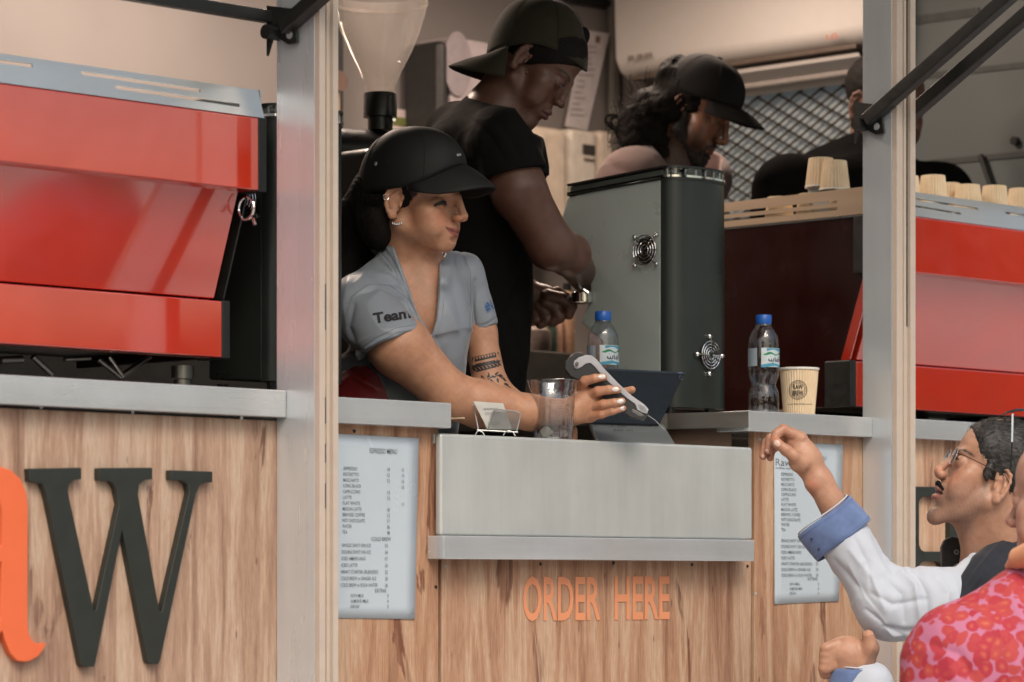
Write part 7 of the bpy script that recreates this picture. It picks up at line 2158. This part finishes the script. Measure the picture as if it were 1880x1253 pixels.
    G.cone(Q(1845, 1070, 5.38), Q(1850, 1400, 5.4), .10, .17, .04)
    G.half(Q(1541, 970, 5.27), np.array([-.62, .78, 0]), .002, '-')
    G.cone(Q(1800, 1015, 5.335), Q(1742, 1085, 5.27), .013, .020, .01); G.cone(Q(1780, 1045, 5.3), Q(1750, 1100, 5.26), .018, .024, .015)
    fs = [([(1530, 1030), (1580, 1080), (1620, 1140)], 7, -.0035), ([(1560, 1010), (1600, 1060), (1625, 1120)], 6, .004), ([(1600, 980), (1625, 1030), (1650, 1060)], 7, -.004), ([(1612, 1140), (1640, 1165), (1700, 1172)], 5, .005), ([(1620, 1150), (1660, 1158), (1710, 1155)], 4, -.005), ([(1625, 1060), (1655, 1090), (1660, 1140)], 7, -.007), ([(1640, 1040), (1680, 1075), (1690, 1140)], 7, .006), ([(1680, 1050), (1700, 1090), (1705, 1150)], 7, -.006), ([(1715, 1055), (1740, 1090), (1735, 1140)], 8, .005),
          ([(1590, 1120), (1625, 1150), (1680, 1178)], 4, -.004), ([(1650, 1055), (1668, 1046), (1690, 1062)], 4, .004), ([(1560, 1040), (1590, 1100), (1630, 1150)], 3.5, .002), ([(1600, 1090), (1640, 1110), (1700, 1100)], 6, -.004), ([(1570, 990), (1590, 1030), (1600, 1070)], 5, -.003)]
    g = G.mesh(.0024, disp=foldfn([(a_, b_, c_ * 1.4) for a_, b_, c_ in fs], .0018, 45, 7, ridge=.0045, rscale=20)); so = sd_mesh('shirt', g, WS, T_)
    bv = bvh_of(g)
    # blue turned cuff, open towards the wrist
    CH = cloth_mat('blue_chambray', (.115, .17, .33, 1), .85, .25, 700, .22, .5)
    def cuff(c0, c1, r0, r1, nm, up_, notch=True):
        c0, c1 = q2w(c0), q2w(c1); ax = c1 - c0; L = np.linalg.norm(ax); ax /= L
        e1_ = np.cross(ax, AX); e1_ /= np.linalg.norm(e1_); e2_ = np.cross(ax, e1_)
        n = 64; V_, Fc_ = [], []
        rows = 8
        for j in range(rows + 1):
            t = j / rows; r = r0 + (r1 - r0) * t + .0012 * math.sin(t * 3.1)
            for i in range(n):
                a = 2 * math.pi * i / n; rr_ = r * (1 + .015 * math.sin(3 * a + 1) + .01 * math.sin(5 * a + t * 2))
                V_.append(c0 + ax * (L * t + (.003 * math.sin(a * 2 + .6))) + rr_ * (math.cos(a) * e1_ + .80 * math.sin(a) * e2_))
        for j in range(rows):
            for i in range(n):
                a = j * n + i; b_ = j * n + (i + 1) % n; Fc_.append((a, b_, b_ + n, a + n))
        bvc = BVHTree.FromPolygons([Vector(w2q(np.array(v))) for v in V_], Fc_)
        o = MB().add(V_, Fc_).build(nm, CH, T_, smooth=True, angle=80)
        m = o.modifiers.new('s', 'SOLIDIFY'); m.thickness = .0022; m.offset = 1
        # white edge inside and stitched seams
        ring = [V_[rows * n + i] for i in range(n)] + [V_[rows * n]]
        cc = c1
        MB().tube([cc + (np.array(p) - cc) * .955 + ax * .0035 for p in ring], .0018, 6, caps=False).build('cuff_edge', WS, o, smooth=True)
        for t in (.12, .88):
            k = int(round(t * rows)); rg = [V_[k * n + i] for i in range(n)] + [V_[k * n]]; cc = c0 + ax * L * k / rows
            MB().tube([cc + (np.array(p) - cc) * 1.037 for p in rg], .0005, 4, caps=False).build('stitching', cloth_mat('stitch_blue', (.07, .11, .24, 1), .8), o)
        return o, bvc
    o, bvc = cuff(Q(1551, 993, 5.275), Q(1514, 948, 5.28), .068, .0665, 'cuff', 1)
    for (x, y) in ((1490, 990), (1503, 1009)):
        p = cast(bvc, x, y, .002)
        if p is None: continue
        p = q2w(p); MB().tube([p, p - AX * .003], .0028, 12).build('button', simple('navy_button', lin(.02, .025, .06), .3), o, smooth=True)
    cuff(Q(1575, 1290, 5.22), Q(1572, 1228, 5.22), .060, .048, 'cuff', 1)
    G = Sculpt(); G.cone(Q(1590, 1262, 5.22), Q(1620, 1400, 5.24), .056, .07, 0)
    sd_mesh('sleeve', G.mesh(.004, disp=foldfn([], .003, 50, 3)), WS, T_)
    # navy vest with wide lapel
    NV = cloth_mat('navy_vest', (.013, .016, .024, 1), .8, .15, 900, .12, .4)
    G = Sculpt()
    G.cone(Q(1868, 985, 5.345), Q(1800, 1075, 5.27), .026, .05, 0); G.cone(Q(1800, 1075, 5.27), Q(1730, 1135, 5.23), .052, .038, .02)
    G.cone(Q(1868, 1000, 5.37), Q(1900, 1100, 5.38), .05, .12, .03); G.cone(Q(1830, 1110, 5.32), Q(1850, 1400, 5.36), .10, .17, .04)
    G.cone(Q(1762, 1050, 5.325), Q(1745, 1110, 5.26), .018, .022, .01)
    G.poly([(1700, 900), (1812, 985), (1845, 975), (1790, 1015), (1762, 1062), (1742, 1098), (1735, 1072), (1772, 1030), (1740, 1030), (1700, 1040)], 4.9, 5.4, .003)
    fs = [([(1865, 990), (1820, 1040), (1775, 1110)], 7, -.004), ([(1850, 985), (1800, 1040), (1762, 1098)], 4, .004), ([(1800, 1060), (1770, 1100), (1740, 1140)], 6, .004)]
    sd_mesh('vest', G.mesh(.003, disp=foldfn(fs, .0022, 45, 7)), NV, T_)
    # black strap with snap on his far shoulder
    st = MB().slab([[q2w(Q(x, y, 5.42)) for x, y in [(1730, 1050), (1729, 1005), (1735, 991), (1748, 985), (1760, 988), (1772, 1004), (1785, 1040), (1770, 1050), (1745, 1070)]]], -AX, .03).build('shoulder_strap', simple('black_nylon', lin(.012, .012, .012), .6), T_, bevel=.006, segs=3)
    p = q2w(Q(1756, 1014, 5.418)); MB().tube([p, p - AX * .003], .0058, 16).build('snap', simple('snap_metal', lin(.18, .22, .23), .35, .6), T_, smooth=True)
    MB().tube([p - AX * .003, p - AX * .004], .0022, 10).build('snap_stud', BLACKP, T_, smooth=True)
def pink():
    T_ = person('person', q2w(Q(1850, 1250, 4.62)), 'person seen from behind in pink and red animal print top at the right edge')
    T_.location[2] = 0; WLOC[T_.name][2] = 0
    base = (.46, .26, .19)
    fr = Frame(Q(1962, 925, 4.62), yaw=-125, pitch=4, roll=0, scale=.0108)
    S = Sculpt(); head(S, fr, dict(ears=(), cheek=1.1))
    S.cone(fr.out((0, -2, -3)), Q(1915, 1080, 4.66), .062, .075, .02)
    b = S.mesh(.004); c = face_colors(fr, b[0], base, (.4, .15, .12)); sd_mesh('body', b, skin_mat('skin_fair_brown', base, .5), T_, c)
    H = Sculpt(); H.ell((0, -1.8, 4.4), (7.9, 9.5, 8.0), 0, '+', fr); H.ell((0, 9.0, -4), (9.5, 8.2, 9.8), 1.0, '-', fr); H.half(fr.out((0, 0, -3.8)), fr.B[2] * -1, .004, '-'); H.ell((8, .2, -.6), (1.9, 2.6, 3.4), .3, '-', fr)
    sd_mesh('hair', H.mesh(.005, disp=lambda V_, n: .0015 * vnoise(V_, 300, 5)), HAIRB, T_)
    m, nt, bb = new_mat('pink_animal_print')
    v = worldpos(nt, (1, 1, 1))
    nz = noise(nt, v, 22, 3)
    dm = N(nt, 'ShaderNodeVectorMath'); dm.operation = 'MULTIPLY_ADD'; 
    nv_ = N(nt, 'ShaderNodeTexNoise'); nv_.inputs['Scale'].default_value = 24; nt.links.new(v, nv_.inputs['Vector'])
    nt.links.new(nv_.outputs['Color'], dm.inputs[0]); dm.inputs[1].default_value = (.028, .028, .028); nt.links.new(v, dm.inputs[2])
    vo = N(nt, 'ShaderNodeTexVoronoi'); vo.inputs['Scale'].default_value = 42; nt.links.new(dm.outputs[0], vo.inputs['Vector'])
    vo2 = N(nt, 'ShaderNodeTexVoronoi'); vo2.feature = 'DISTANCE_TO_EDGE'; vo2.inputs['Scale'].default_value = 25; nt.links.new(dm.outputs[0], vo2.inputs['Vector'])
    ed_ = ramp(nt, vo.outputs['Distance'], [(.58, 0.0), (.66, 1.0)])
    inner = ramp(nt, vo.outputs['Distance'], [(.10, (.52, .12, .07, 1)), (.20, (.42, .06, .045, 1)), (.34, (.36, .022, .04, 1))])
    hue = ramp(nt, vo.outputs['Color'], [(.3, (.42, .028, .05, 1)), (.7, (.55, .10, .07, 1))])
    inner = mix(nt, .35, inner, hue)
    col = mix(nt, ed_, inner, (.46, .15, .25, 1))
    nt.links.new(col, bb.inputs['Base Color']); bb.inputs['Roughness'].default_value = .8
    bump(nt, bb, noise(nt, v, 900, 2), .3, .0006)
    G = Sculpt(); G.cone(Q(1782, 1222, 4.60), Q(1930, 1150, 4.66), .112, .10, 0); G.cone(Q(1915, 1110, 4.66), Q(1905, 1300, 4.66), .07, .17, .05); G.cone(Q(1765, 1225, 4.58), Q(1730, 1420, 4.54), .105, .08, .03); G.cone(Q(1900, 1250, 4.66), Q(1900, 1500, 4.66), .18, .18, .05)
    G.cone(Q(1900, 1085, 4.65), Q(1820, 1165, 4.61), .05, .07, .04)
    fs = [([(1700, 1180), (1760, 1200), (1790, 1253)], 9, -.006), ([(1780, 1110), (1830, 1150), (1860, 1220)], 12, .006)]
    g = G.mesh(.004, disp=foldfn(fs, .004, 22, 7, ridge=.006, rscale=14)); sd_mesh('blouse', g, m, T_)
    C_ = Sculpt(); C_.cone(Q(1872, 1024, 4.60), Q(1905, 1014, 4.56), .020, .026, 0); C_.cone(Q(1866, 1030, 4.62), Q(1852, 1040, 4.64), .016, .007, .01)
    sd_mesh('collar', C_.mesh(.003), cloth_mat('orange_collar', (.72, .32, .16, 1), .8), T_)
customer(); pink()
